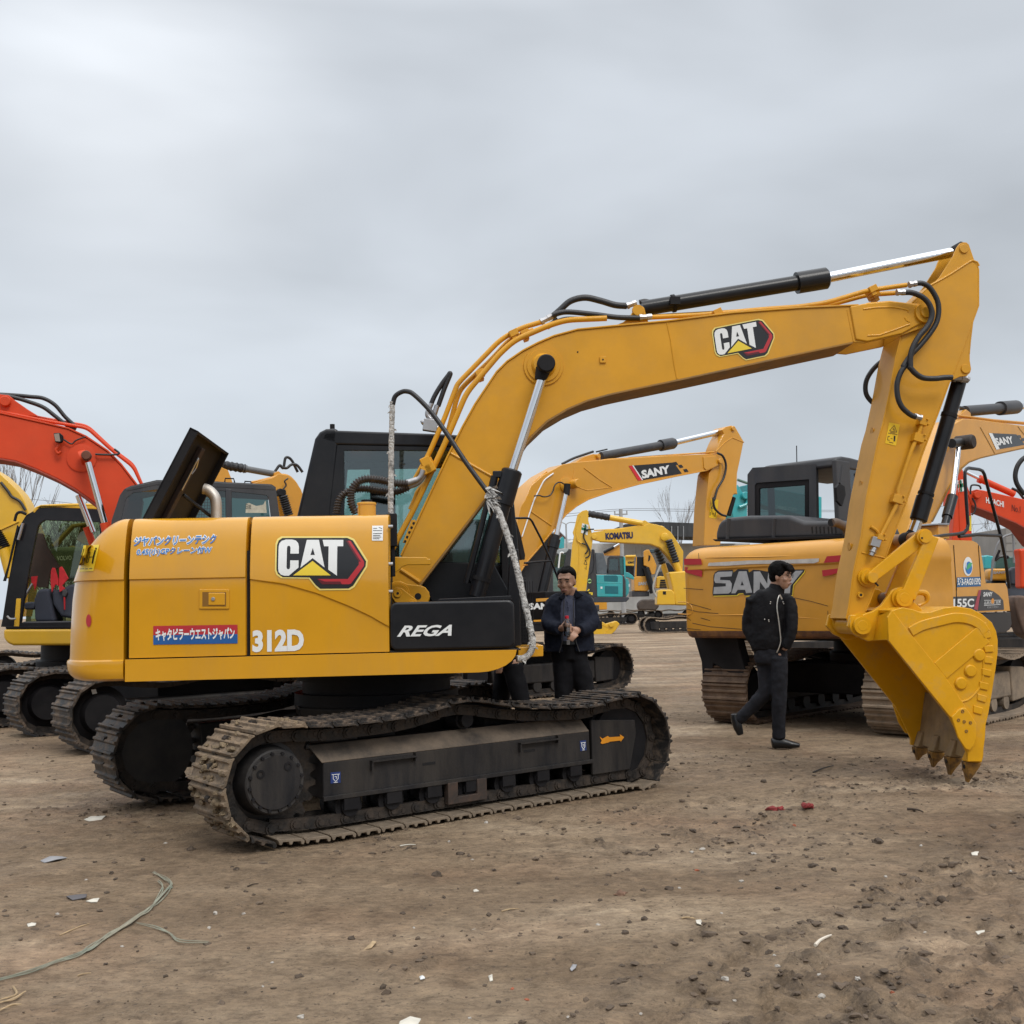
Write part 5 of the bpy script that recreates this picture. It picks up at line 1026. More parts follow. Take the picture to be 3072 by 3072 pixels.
flat(S2, -1.24, z8(*arc(1185, 1625, 45, 84, n=24)), mat('permit_blue', (.02, .16, .48), .5), o, 'permit_globe', eps=.005)
flat(S2, -1.24, z8((1150, 1660), (1165, 1590), (1195, 1555), (1232, 1560), (1215, 1610), (1180, 1640)), mat('permit_green', (.05, .35, .16), .5), o, 'permit_leaf', eps=.0065)
flat(S2, -1.24, z8((1140, 1545), (1155, 1545), (1150, 1640), (1138, 1600)), WHT, o, 'permit_swirl', eps=.0065)
o = flat(S2, -1.24, z8((1028, 1755), (1342, 1745), (1350, 1872), (1030, 1885)), mat('plate_blue', (.012, .10, .25), .45), SA, 'registration_plate', eps=.003)
txt('环3-FAG01592', S2, -1.24, z8((1036, 1868))[0], z8((1340, 1852))[0], z8((1036, 1768))[0], WHT, o, bold=.03, eps=.006)
slab(S2, z9((1370, 890), (1755, 878), (1772, 1040), (1745, 1110), (1690, 1150), (1560, 1165), (1400, 1100)), -1.22, -.9, 'side_skirt', BLK, SA, .01)
# rear marks
rx = lambda *p: zK(*p)
flat(G2, RY, rx((175, 1018), (340, 1018), (352, 1075), (178, 1078)), DRED, SA, 'red_tape', eps=.018); flat(G2, RY, rx((180, 1098), (250, 1105), (350, 1135), (345, 1195), (255, 1170), (185, 1150)), DRED, SA, 'red_tape', eps=.01)
for q in (((1555, 995), (1740, 980), (1730, 1042), (1525, 1058)), ((1508, 1130), (1715, 1105), (1705, 1165), (1640, 1160), (1600, 1175), (1515, 1190))): flat(G2, RY, rx(*q), DRED, SA, 'red_tape', eps=.018)
flat(G2, RY, rx((415, 1058), (800, 1035), (1100, 1030), (1480, 1015), (1478, 1045), (1430, 1062), (1100, 1065), (820, 1070), (600, 1085), (405, 1088)), mat('dirty_white_tape', (.52, .50, .47), .6, var=.15, vs=14), SA, 'white_tape', eps=.018)
bl_ = rx((455, 1180), (470, 1150), (500, 1132), (640, 1125), (650, 1150), (690, 1120), (790, 1120), (800, 1150), (840, 1125), (900, 1128), (960, 1140), (1200, 1160), (1210, 1122), (1335, 1122), (1330, 1145), (1225, 1270), (1215, 1370), (1130, 1378), (830, 1370), (760, 1375), (740, 1350), (700, 1352), (680, 1370), (450, 1375), (445, 1345), (455, 1260))
o = flat(G2, RY, [(x+2, y+3) for x, y in bl_], DYEL, SA, 'rear_lettering_edge', eps=.005); flat(G2, RY, bl_, DBLK, o, 'rear_lettering_ground', eps=.006)
b = MB(G2)
for q in (((640, 1140), (500, 1145), (470, 1165), (462, 1225), (475, 1252), (575, 1256), (575, 1285), (460, 1292), (455, 1358), (600, 1354), (628, 1335), (634, 1260), (615, 1228), (520, 1222), (522, 1196), (632, 1188)),
          ((700, 1140), (775, 1138), (830, 1345), (770, 1350), (762, 1318), (690, 1318), (668, 1352), (628, 1352)), ((845, 1142), (905, 1140), (975, 1260), (985, 1150), (1040, 1150), (1045, 1345), (985, 1345), (905, 1240), (900, 1348), (842, 1350)),
          ((1060, 1150), (1120, 1150), (1165, 1225), (1250, 1135), (1322, 1133), (1200, 1280), (1195, 1352), (1135, 1352), (1135, 1280))): flat(G2, RY, rx(*q), SIL, o, eps=.008, b=b)
b.build('rear_letters', SIL, o, keep=True)
flat(G2, RY, rx((733, 1235), (718, 1275), (750, 1275)), DBLK, o, 'letter_hole', eps=.0095)
scr = [(((145, 1303), (355, 1316))), ((115, 1435), (250, 1460)), ((250, 1460), (430, 1510)), ((180, 1500), (300, 1530)), ((300, 1530), (500, 1548)), ((1235, 1395), (1400, 1430)), ((1400, 1430), (1560, 1475)), ((1558, 1520), (1560, 1640)), ((330, 1590), (420, 1615)), ((130, 1560), (235, 1615)), ((250, 1640), (420, 1675)), ((420, 1675), (740, 1700)), ((1240, 1720), (1600, 1735)), ((310, 965), (315, 1040)), ((180, 1690), (330, 1705))]
strokes(G2, RY, [tuple(rx((max(a[0], 165), a[1]), (max(c[0], 175), c[1]))) for a, c in scr], 1.6, mat('scratch_brown', (.05, .03, .02), .8), SA, 'scratches', eps=.004)
b = MB(G2); b.tube(catmull(G2.P(rx((110, 1437), (190, 1440), (235, 1470), (250, 1520), (225, 1555), (110, 1550)), RY), 5), .006, 6); b.build('recess_edge', SYEL, SA)
q = G2.P(rx((370, 1008), (960, 1000), (1540, 985)), RY); b = MB(G2); b.tube(q, [.002, .010, .002], 6); b.build('pressed_ridge', SYEL, SA)
q = G2.P(rx((340, 1565), (900, 1560), (1490, 1600)), RY); b = MB(G2); b.tube(q, [.002, .012, .002], 6); b.build('pressed_ridge', SYEL, SA)
# engine cover and exhaust stub
hx = -1.55
hpts = rx((462, 845), (470, 760), (490, 690), (520, 645), (570, 622), (790, 600), (1180, 598), (1290, 640), (1330, 655), (1700, 645), (1750, 690), (1778, 760), (1775, 815))
b = MB(G2); b.prism(xz(G2, hpts, hx), hx, hx+1.2); hd = b.build('engine_cover', GRYB, SA, bevel=.06, seg=3)
b = MB(G2)
for x in (1405, 1445, 1482, 1520, 1562, 1595, 1632): b.ext(G2.P(rx((x-9, 712), (x+5, 705), (x+10, 770), (x-3, 778)), hx-.002), (0, .02, 0))
b.build('cover_louvres', DARK, hd)
for x in (600, 1045): b = MB(G2); b.tube(G2.P(rx((x, 630), (x-10, 700), (x-12, 835)), hx), .022, 8); b.build('cover_rib', GRYB, hd)
slab(G2, rx((440, 830), (1740, 790), (1740, 818), (470, 850)), hx-.06, hx+1., 'cover_flange', BLKM, SA, .004)
b = MB(G2); c = G2.px(*rx((1648, 672))[0], hx-.12); d = G2.px(*rx((1705, 810))[0], hx-.02); b.tube(catmull([c+Vector((-.02, -.09, .0)), c, c.lerp(d, .5)+Vector((.05, .05, 0)), d+Vector((0, .04, -.1))], 6), .046, 16); b.build('exhaust_stub', mat('sooty_pipe', (.10, .075, .06), .6, metal=.5, var=.3), SA)
b = MB(G2); b.cyl(c+Vector((-.02, -.0935, 0)), c+Vector((-.02, -.092, 0)), .040, n=16); b.build('pipe_mouth', DARK, SA)
# cab: rear wall faces us, right wall to its right
cx0 = -.55; YL, YR = 1.13, .12
kb = xz(G2, rx((780, 610), (780, 205), (795, 170), (835, 138), (1375, 92), (1440, 120), (1448, 640)), cx0)
zt = max(p[1] for p in kb)
def cabwall(fr, outer, hole, y0, y1, name, m, par):
    O = xz(fr, outer, y0); I_ = xz(fr, hole, y0); n = len(O); b = MB(fr)
    a = [Vector((x, y, z)) for y in (y0, y1) for x, z in O]; c = [Vector((x, y, z)) for y in (y0, y1) for x, z in I_]
    k = 2*n; fs = []
    for i in range(n):
        j = (i+1) % n; fs += [[i, j, k+j, k+i], [n+j, n+i, k+n+i, k+n+j], [i, n+i, n+j, j], [k+j, k+n+j, k+n+i, k+i]]
    b.add(a+c, fs); return b.build(name, m, par, bevel=.006)
cabwall(G2, rx((780, 640), (780, 205), (830, 138), (1440, 105), (1448, 640)), rx((850, 640), (850, 310), (868, 285), (1375, 250), (1375, 640)), cx0, cx0+.06, 'cab_rear_wall', GRYB, SA)
cabwall(G2, rx((852, 640), (852, 312), (870, 288), (1373, 252), (1373, 640)), rx((892, 640), (892, 350), (900, 340), (1332, 308), (1332, 640)), cx0+.012, cx0+.05, 'rear_window_frame', BLKM, SA)
b = MB(G2); b.ext(G2.P(rx((885, 640), (885, 330), (1340, 300), (1340, 640)), cx0+.03), (0, .004, 0)); b.build('rear_window', TGL, SA)
b = MB(S2); tp = S2.xx(*rx((835, 138))[0], cx0).z; b.prism([(cx0, tp-.10), (cx0+.02, tp+.0), (cx0+.18, tp+.03), (cx0+.4, tp+.03), (1.0, tp-.03), (1.05, tp-.12), (cx0+.05, tp-.12)], YR, YL); b.build('cab_roof', GRYB, SA, bevel=.03)
b = MB(S2); b.prism([(cx0, 1.1), (cx0, tp-.02), (cx0+.34, tp-.02), (cx0+.30, 1.1)], YR-.005, YR+.06); b.prism([(.95, tp-.1), (1.05, tp-.1), (1.25, 1.1), (1.1, 1.1)], YR, YR+.06); b.box((cx0, YR, 1.1), (1.2, YR+.05, 1.6)); b.build('cab_side_pillar', GRYB, SA, bevel=.02)
b = MB(S2); b.box((cx0+.28, YR+.02, 1.5), (1.1, YR+.026, tp-.08)); b.build('cab_side_window', TGL, SA)
b = MB(S2)
for x in (.0, .95): b.box((x+cx0+.1, YL-.05, 1.1), (x+cx0+.2, YL, tp-.08))
b.box((cx0, YL-.04, 1.1), (1.1, YL, 1.55)); b.build('cab_door', GRYB, SA, bevel=.01)
b = MB(S2); b.box((-.2, .35, 1.2), (.25, .9, 1.7)); b.prism([(-.28, 1.6), (-.36, 2.25), (-.24, 2.28), (-.1, 1.65)], .4, .85); b.build('driver_seat', mat('brick_seat', (.10, .03, .028), .8), SA, bevel=.05)
b = MB(S2); q = S2.P(rx((1640, 330), (1670, 290), (1720, 320), (1730, 400), (1695, 510), (1650, 460)), YR-.25); b.ext(q, (0, .03, 0)); b.tube([q[1], q[1]+Vector((.25, .1, .22))], .012, 6); b.build('rear_mirror', BLKM, SA)
b = MB(G2); c = G2.px(*rx((1258, 145))[0], cx0+.1); b.box(c-Vector((.03, .03, .03)), c+Vector((.03, .03, .02))); b.cyl(c, c+Vector((.01, 0, .28)), .006, n=6); b.build('roof_aerial', BLKM, SA)
# boom and its cylinders
BY = -.2
bpx = [(2700, 1660), (2740, 1540), (2775, 1440), (2805, 1365), (2835, 1310), (2862, 1272), (2890, 1256), (2930, 1258), (3072, 1277), (3300, 1302), (3300, 1330), (3180, 1335), (3072, 1346), (3000, 1362), (2940, 1376), (2905, 1389), (2885, 1406), (2864, 1436), (2841, 1476), (2819, 1521), (2796, 1566), (2780, 1640), (2760, 1660)]
sb = slab(S2, bpx, BY, .2, 'boom', SYEL, SA, .012)
strip(S2, xz(S2, bpx[10:21], BY), .02, BY-.015, .215, 'boom_lower_plate', UNDB, sb)
rod(S2, (2893, 1234), (3050, 1221), 0, 17, 'arm_cylinder', GRYB, SA, 20, [(0, .9), (.66, .9), (.66, 1.22), (.98, 1.22), (1, 1.1)]); rod(S2, (3040, 1222), (3300, 1200), 0, 8, 'arm_rod', CHR, SA)
rod(S2, (2875, 1340), (2853, 1520), -.36, 8, 'boom_rod', CHR, SA); rod(S2, (2858, 1490), (2800, 1700), -.36, 11, 'boom_cylinder', BLK, SA, 18, [(0, 1.3), (.3, 1.3), (.3, 1), (1, 1)])
disc(S2, (2872, 1330), -.28, 20, .22, 'rod_end', mat('rusty_joint', (.03, .02, .015), .7, var=.5), SA); rod(S2, (2855, 1330), (2905, 1326), -.36, 13, 'rod_end_grease', mat('black_grease', (.01, .009, .008), .35), SA)
slab(S2, [(2866, 1262), (2885, 1240), (2900, 1228), (2912, 1238), (2915, 1258)], -.1, .1, 'cylinder_bracket', SYEL, sb, .008)
for y, k in ((-.12, 0), (.0, 4)): ptube(S2, [(2870, 1246+k), (2920, 1252+k), (2980, 1260+k), (3072, 1268+k), (3250, 1285+k)], y, 3, 'steel_pipe', SYEL, sb, False)
ptube(S2, [(2862, 1256), (2858, 1240), (2862, 1228), (2876, 1222), (2890, 1224)], -.05, 4, 'hydraulic_hose', RUB, SA)
o = flat(S2, BY, [(2965, 1299), (3048, 1303), (3074, 1334), (2988, 1349)], DBLK, sb, 'boom_decal', eps=.004)
flat(S2, BY, [(2965, 1299), (2976, 1300), (2998, 1347), (2988, 1349)], WHT, o, 'decal_bar', eps=.0055)
txt('SANY', S2, BY, (2990, 1336), (3040, 1329), (2982, 1316), WHT, o, bold=.04, shear=.1, eps=.007)
strokes(S2, BY, [tuple(zD((a[0], a[1]), (c[0], c[1]))) for a, c in (((1640, 1510), (1740, 1690)), ((1890, 1505), (1932, 1560)))], 2, UNDB, sb, 'boom_weld', eps=.004)
for k in range(3): flat(S2, BY, [(3050+12*k, 1306+9*k), (3060+12*k, 1305+9*k), (3064+12*k, 1313+9*k), (3054+12*k, 1315+9*k)], DBLK, sb, 'decal_check', eps=.005)
rl = z8((700, 1215), (860, 1190), (1050, 1170), (1130, 1150), (1170, 1105), (1182, 1050), (1160, 760), (1140, 420), (1140, 340), (1160, 300), (1190, 286), (1330, 305), (1375, 325), (1400, 370), (1500, 750), (1620, 1200), (1680, 1500), (1735, 1900))
ptube(S2, rl, -1.1, 5, 'handrail', BLK, SA, False); ptube(S2, z8((1060, 1205), (1300, 1180), (1625, 1195)), -1.1, 5, 'handrail', BLK, SA, False)
slab(S2, z8((780, 1050), (930, 1050), (935, 1240), (785, 1240)), -.8, -.5, 'filler_box', SYEL, SA, .01); slab(S2, z8((778, 1025), (932, 1025), (932, 1052), (778, 1052)), -.82, -.48, 'filler_lid', STL, SA, .006)
slab(G2, [(2082, 1912), (2210, 1912), (2235, 2010), (2220, 2040), (2140, 1990), (2128, 2060), (2108, 2050), (2104, 1985)], -1.7, -1.55, 'bottom_guard', BLKM, SA, .01)
# ================================================================ mid-distance yellow-orange excavator under the arch of the front boom
SNY = mat('clean_orange_yellow', (.60, .27, .008), .36, coat=.4, var=.05, dust=(.50, .32, .1), dfac=.15, dscale=2)
S1 = Fr(-.237, 17.833, .687); S1h = S1.sub(-.1)
SB = thing('excavator', 'clean orange-yellow excavator behind the standing man, its boom framed by the front boom', 'excavator', S1, 'excavators parked on the yard')
for s in (1, -1): crawler(SB, S1, s*.995, wd=.6, msh=SHOE)
belly(SB, S1)
zM = Z(1500, 1400, .41408); zN = Z(1500, 1440, .15528); zO = Z(1500, 1680, .18634)
b1 = [(1575, 1500), (1593, 1457), (1630, 1425), (1686, 1394), (1719, 1387), (1826, 1378), (1966, 1369), (2073, 1364), (2120, 1362), (2147, 1365), (2163, 1376), (2163, 1392), (2119, 1413), (2036, 1429), (1919, 1454), (1826, 1479), (1765, 1500), (1730, 1520), (1699, 1545), (1666, 1584), (1624, 1638), (1579, 1690), (1535, 1760), (1500, 1780), (1510, 1700), (1541, 1610), (1562, 1520)]
sb = slab(S1h, b1, -.2, .2, 'boom', SNY, SB, .012)
strip(S1h, xz(S1h, b1[11:23], -.2), .02, -.215, .215, 'boom_lower_plate', SNY, sb)
seam(S1h, zC((540, 1725), (640, 1800), (720, 1850)), -.2, .012, 'weld_seam', SNY, sb); seam(S1h, zN((600, 610), (990, 880)), -.2, .014, 'weld_seam', SNY, sb); seam(S1h, zC((480, 1720), (470, 1790), (500, 1850), (560, 1870), (720, 1850)), -.2, .008, 'weld_seam', SNY, sb)
disc(S1h, zN((1385, 85))[0], -.2, 14, .2, 'cylinder_pin', SNY, SB); disc(S1h, (1698, 1455), -.2, 24, .03, 'cylinder_boss', SNY, sb)
rod(S1h, (1698, 1478), (1668, 1610), -.34, 7.5, 'boom_rod', CHR, SB); rod(S1h, (1702, 1452), (1699, 1485), -.34, 10, 'rod_eye', BLKM, SB)
rod(S1h, (1667, 1606), (1622, 1800), -.34, 15, 'boom_cylinder', BLK, SB, 18, [(0, .9), (.06, .9), (.06, 1.2), (.2, 1.2), (.2, 1), (1, 1)])
rod(S1h, (1640, 1640), (1600, 1800), .3, 13, 'boom_cylinder', BLK, SB)
rod(S1h, (1803, 1369), (2024, 1329), 0, 14, 'arm_cylinder', GRYB, SB, 20, [(0, .95), (.8, .95), (.8, 1.3), (.97, 1.3), (1, 1)]); rod(S1h, (2015, 1330), (2180, 1291), 0, 8.5, 'arm_rod', CHR, SB)
slab(S1h, zC((470, 1700), (540, 1655), (600, 1635), (645, 1640), (650, 1680)), -.1, .1, 'cylinder_bracket', SNY, sb, .008); disc(S1h, zC((627, 1650))[0], -.1, 7, .05, 'bracket_pin', SNY, sb)
st1 = zC((1430, 1480), (1455, 1460), (1490, 1452), (1515, 1460), (1570, 1555), (1545, 1680), (1528, 1760), (1525, 1850), (1530, 1895))+zM((1700, 195), (1690, 205), (1640, 360), (1595, 570), (1478, 570), (1490, 300), (1510, 100))+[(2128, 1420), (2140, 1400), (2150, 1370), (2150, 1350), (2160, 1325), (2172, 1302)]
ss = slab(S1h, st1, -.16, .16, 'stick', SNY, SB, .012)
seam(S1h, zC((1390, 1620), (1450, 1560), (1495, 1530), (1570, 1560)), -.16, .012, 'weld_seam', SNY, ss); disc(S1h, zC((1497, 1472))[0], -.16, 7, .04, 'stick_pin', SNY, ss); disc(S1h, zC((1412, 1682))[0], -.22, 8, .05, 'boom_stick_pin', SNY, SB)
slab(S1h, zC((1310, 1655), (1400, 1650), (1428, 1675), (1425, 1700), (1330, 1740), (1315, 1725)), -.22, -.18, 'boom_tip_casting', SNY, sb, .006)
o = flat(S1h, -.2, zC((830, 1712), (1118, 1690), (1170, 1762), (905, 1806)), DBLK, sb, 'boom_decal', eps=.005); flat(S1h, -.2, zC((828, 1713), (848, 1710), (912, 1804), (888, 1808)), mat('decal_red', (.6, .02, .03), .4), o, 'decal_red_bar', eps=.008); flat(S1h, -.2, zC((850, 1710), (857, 1709), (920, 1803), (912, 1804)), WHT, o, 'decal_white_bar', eps=.008)
txt('SANY', S1h, -.2, zC((918, 1792))[0], zC((1090, 1757))[0], zC((908, 1745))[0], WHT, o, bold=.05, shear=.05, eps=.010)
for x, y in ((1112, 1690), (1145, 1708), (1178, 1735)): flat(S1h, -.2, zC((x, y), (x+22, y-4), (x+36, y+14), (x+12, y+18)), DBLK, sb, 'decal_check', eps=.006)
hose(zC((1400, 1630), (1435, 1650), (1455, 1710), (1440, 1790), (1400, 1860), (1380, 1932))+zM((1545, 230), (1555, 300), (1600, 345), (1640, 358)), -.24, .022, par=SB, fr=S1h)
hose(zC((600, 1620), (540, 1640), (470, 1665), (400, 1700)), 0, .022, par=SB, fr=S1h); hose(zC((690, 1605), (660, 1612), (620, 1622)), 0, .014, par=SB, fr=S1h)
for k, y in ((0, -.15), (8, -.05), (16, .05)): rigid([(1549+k, 1600), (1578+k, 1500), (1600+k*.8, 1446), (1640+k*.6, 1415)], y, .016, par=sb, fr=S1h, m=SNY)
rigid([(1566, 1610), (1602, 1500), (1632, 1440), (1660, 1420)], -.22, .012, par=sb, fr=S1h, m=WHT)
rigid(zC((430, 1710), (700, 1670), (1000, 1652), (1380, 1622)), -.12, .014, par=sb, fr=S1h, m=SNY); rigid(zC((830, 1660), (1240, 1632), (1390, 1628)), .05, .014, par=sb, fr=S1h, m=SNY)
hose(zN((660, 310), (760, 300), (850, 325), (960, 300), (1020, 220), (1050, 120), (1100, 60), (1170, 45), (1240, 80)), -.3, .012, par=SB, fr=S1h)
o = flat(S1h, -.16, zM((1530, 232), (1582, 240), (1568, 378), (1512, 368)), mat('sticker_yellow', (.75, .47, .005), .45), ss, 'crush_warning_sticker', eps=.004)
strokes(S1h, -.16, [tuple(zM(a, c)) for a, c in (((1545, 275), (1528, 300)), ((1528, 300), (1562, 302)), ((1562, 302), (1545, 275)), ((1522, 330), (1520, 355)), ((1535, 342), (1548, 342)), ((1560, 330), (1556, 362)))], 2, DBLK, o, 'sticker_print', eps=.006)
rod(S1h, zM((1690, 225))[0], zM((1655, 350))[0], 0, 8, 'bucket_cylinder', BLKM, SB)
b = MB(S1h); b.box((.05, -1.24, 1.1), (.92, -.5, 1.62)); b.box((-2., -1.2, 1.0), (1.2, 1.2, 1.14)); b.build('front_box', BLKM, SB, bevel=.02)
b = MB(S1h); b.box((-2.0, -1.2, 1.1), (-.8, .0, 2.0)); b.build('side_body', SNY, SB, bevel=.04)
b = MB(S1h); b.box((-.6, .1, 1.1), (1.2, 1.2, 2.85)); b.build('cab', GRYB, SB, bevel=.06)
fp = S1h.px(*zO((580, 640))[0], -1.25)
for q in (((575, 622), (795, 610), (792, 658), (578, 672)), ((530, 966), (725, 958), (725, 988), (530, 996))): flat(S1h, -1.24, zO(*q), SNY, SB, 'orange_stripe', eps=.006)
txt('SANY', S1h, -1.24, zO((470, 792))[0], zO((870, 785))[0], zO((470, 700))[0], WHT, SB, bold=.05, eps=.008)
ptube(S1h, zN((255, 738), (520, 735), (575, 748), (620, 800), (800, 1150), (1000, 1590), (1130, 1930))+[(1700, 1800)], -1.15, 3.4, 'handrail', BLK, SB, False); ptube(S1h, zN((470, 1605), (700, 1580), (985, 1560)), -1.15, 3.2, 'handrail', BLK, SB, False)
slab(S1h, zN((295, 760), (312, 770), (400, 1050), (490, 1450), (480, 1540), (420, 1545), (395, 1430), (330, 1000)), -1.2, -1.12, 'side_mirror', BLKM, SB, .006)
for q in (((440, 1640), (530, 1630), (545, 1645), (450, 1665)), ): flat(S1h, -1.1, zN(*q), mat('lamp_orange', (.7, .25, .02), .4), SB, 'indicator', eps=0)
# ================================================================ orange-red excavator at left, facing left
OM = Fr(-3.935, 13.077, .675); OH = Fr(-3.935, 13.077, math.pi+.30)
OA = thing('excavator', 'orange-red excavator at left whose boom rises behind the open black hood', 'excavator', OM, 'excavators parked on the yard')
for s in (1, -1): crawler(OA, OM.sub(0), s*.995, wd=.6, msh=SHOE)
belly(OA, OM)
zQ = Z(0, 1140, .23810); zR = Z(0, 1560, .23810)
ob = zQ((-300, 400), (0, 425), (200, 470), (560, 550), (860, 620), (1080, 720), (1350, 900), (1520, 1070), (1720, 1330), (1800, 1500), (1760, 1760), (1400, 1960), (1330, 1800), (1220, 1570), (1100, 1480), (950, 1370), (720, 1240), (460, 1120), (200, 1020), (0, 985), (-300, 960))
bo_ = slab(OH, ob, .2, -.2, 'boom', ORNG, OA, .012)
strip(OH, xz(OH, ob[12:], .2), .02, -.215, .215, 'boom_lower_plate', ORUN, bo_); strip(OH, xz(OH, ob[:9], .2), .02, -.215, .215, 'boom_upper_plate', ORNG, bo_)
slab(OH, zQ((-200, 150), (0, 180), (110, 190), (200, 265), (350, 370), (500, 462), (0, 425), (-200, 410)), .12, .06, 'cylinder_bracket', ORNG, bo_, .008)
disc(OH, zQ((70, 275))[0], .12, 14, .06, 'bracket_pin', ORNG, bo_, 1); disc(OH, zQ((1030, 985))[0], .2, 39, .02, 'cylinder_boss', ORNG, bo_, 1)
rod(OH, zQ((1010, 985))[0], zQ((1095, 960))[0], .33, 20, 'rod_end', ORNG, OA); disc(OH, zQ((1095, 962))[0], .4, 13, .12, 'rod_end_pin', mat('rusty_pin', (.12, .04, .02), .7, var=.5), OA, 1)
rod(OH, zQ((1110, 1040))[0], zQ((1320, 1800))[0], .42, 9, 'boom_rod', CHR, OA); rod(OH, zQ((1320, 1800))[0], zQ((1420, 2300))[0], .42, 13, 'boom_cylinder', ORNG, OA)
rod(OH, zQ((990, 1450))[0], zQ((1170, 1920))[0], -.42, 8.5, 'boom_rod', CHR, OA); rod(OH, zR((1090, 90))[0], zR((1240, 500))[0], -.42, 10, 'boom_cylinder', ORNG, OA)
hose([(-60, 1180), (45, 1186), (90, 1190), (130, 1195), (165, 1215), (195, 1250), (225, 1278)], 0, .024, par=OA, fr=OH); hose([(-60, 1175), (38, 1192), (85, 1205), (130, 1222), (165, 1248), (200, 1275), (228, 1288)], .08, .024, par=OA, fr=OH)
for k, y in ((0, .12), (-6, -.05)): rigid([(-60, 1222+k), (133, 1262+k), (262, 1284+k), (335, 1350+k*.6), (400, 1400+k), (426, 1455)], y, .02, m=ORNG, par=bo_, fr=OH)
hose(zQ((1200, 935), (1300, 940), (1450, 940), (1500, 920), (1440, 870)), .25, .012, par=OA, fr=OH)
lp = slab(OH, zQ((672, 668), (750, 662), (795, 700), (790, 770), (760, 790), (695, 778)), .34, .26, 'work_lamp', BLKM, OA, .01); flat(OH, .34, zQ((680, 680), (745, 672), (760, 775), (700, 770)), mat('dusty_lens', (.28, .22, .18), .4), lp, 'lamp_lens', eps=-.003)
hose(zQ((760, 790), (735, 840), (705, 880), (730, 925), (770, 900)), .27, .016, par=OA, fr=OH, m=ORNG, name='lamp_bracket'); hose(zQ((795, 745), (900, 805), (960, 760), (1080, 715)), .24, .009, par=OA, fr=OH)
# its cab
cy = 1.15
cabp = [(335, 1560), (360, 1485), (372, 1468), (392, 1458), (470, 1440), (601, 1441), (684, 1447), (815, 1453), (827, 1461), (838, 1545), (842, 1600), (330, 1600)]
cb_ = xz(OH, cabp, cy); b = MB(OH)
cabwall(OH, cabp, [(352, 1600), (378, 1495), (400, 1478), (470, 1468), (600, 1468), (684, 1473), (800, 1485), (806, 1492), (812, 1545), (815, 1600), (600, 1600), (400, 1600)], cy, cy-.05, 'cab_side_frame', GRYB, OA)
cabwall(OH, cabp, [(352, 1600), (378, 1495), (400, 1478), (470, 1468), (600, 1468), (684, 1473), (800, 1485), (806, 1492), (812, 1545), (815, 1600), (600, 1600), (400, 1600)], cy-.95, cy-1.0, 'cab_far_frame', GRYB, OA)
slab(OH, [(372, 1466), (392, 1457), (470, 1440), (601, 1440), (684, 1446), (815, 1452), (827, 1462), (828, 1474), (684, 1466), (470, 1458), (376, 1478)], cy+.004, cy-1.0, 'cab_roof', GRYB, OA, .02)
slab(OH, [(676, 1465), (695, 1467), (697, 1600), (678, 1600)], cy+.006, cy-.04, 'cab_pillar', GRYB, OA, .008)
slab(OH, [(352, 1600), (378, 1493), (400, 1476), (684, 1472), (803, 1484), (815, 1600)], cy-.02, cy-.026, 'cab_window', TGL, OA, 0)
o = flat(OH, cy-.02, z4((855, 830), (900, 815), (1010, 860), (1110, 840), (1145, 780), (1160, 960), (855, 960)), mat('pale_film', (.45, .42, .33), .6, var=.2, vs=20), OA, 'window_film', eps=-.004); txt('30日', OH, cy-.02, z4((932, 910))[0], z4((856, 905))[0], z4((932, 835))[0], DBLK, o, eps=-.007)
# text above is laid left to right as seen by the viewer
b = MB(OH)
for i in range(14): b.tube([OH.px(560+8*i, 1478, cy-.5), OH.px(556+8*i, 1560, cy-.5)], .005, 4)
for i in range(9): b.tube([OH.px(552, 1482+9*i, cy-.5), OH.px(672, 1480+9*i, cy-.5)], .005, 4)
b.build('window_guard', STL, OA)
for x0, x1, yt in ((674, 704, 1434), (733, 755, 1443)): ptube(OH, [(x0, yt+14), (x0+2, yt+1), (x1-3, yt+2), (x1, yt+14)], cy-.1, 2.2, 'roof_handle', BLKM, OA, False)
b = MB(OH); b.box((-1.9, .1, 1.05), (1.0, 1.2, 1.2)); b.box((-2., -1.2, 1.0), (1., 1.2, 1.1)); b.box((-1.9, -1.1, 1.1), (-.3, .1, 1.95)); b.build('upper_body', ORNG, OA, bevel=.03)
b = MB(OH); b.box((-.2, .4, 1.2), (.3, .9, 1.7)); b.box((-.3, .4, 1.5), (-.15, .9, 2.35)); b.build('driver_seat', SEAT, OA, bevel=.05)
flat(OM, -1.13, zR((1148, 360), (1205, 356), (1218, 408), (1160, 425)) if 0 else [(273, 2069), (287, 2067), (291, 2080), (277, 2083)], WHT, OA, 'white_sticker', eps=.004)
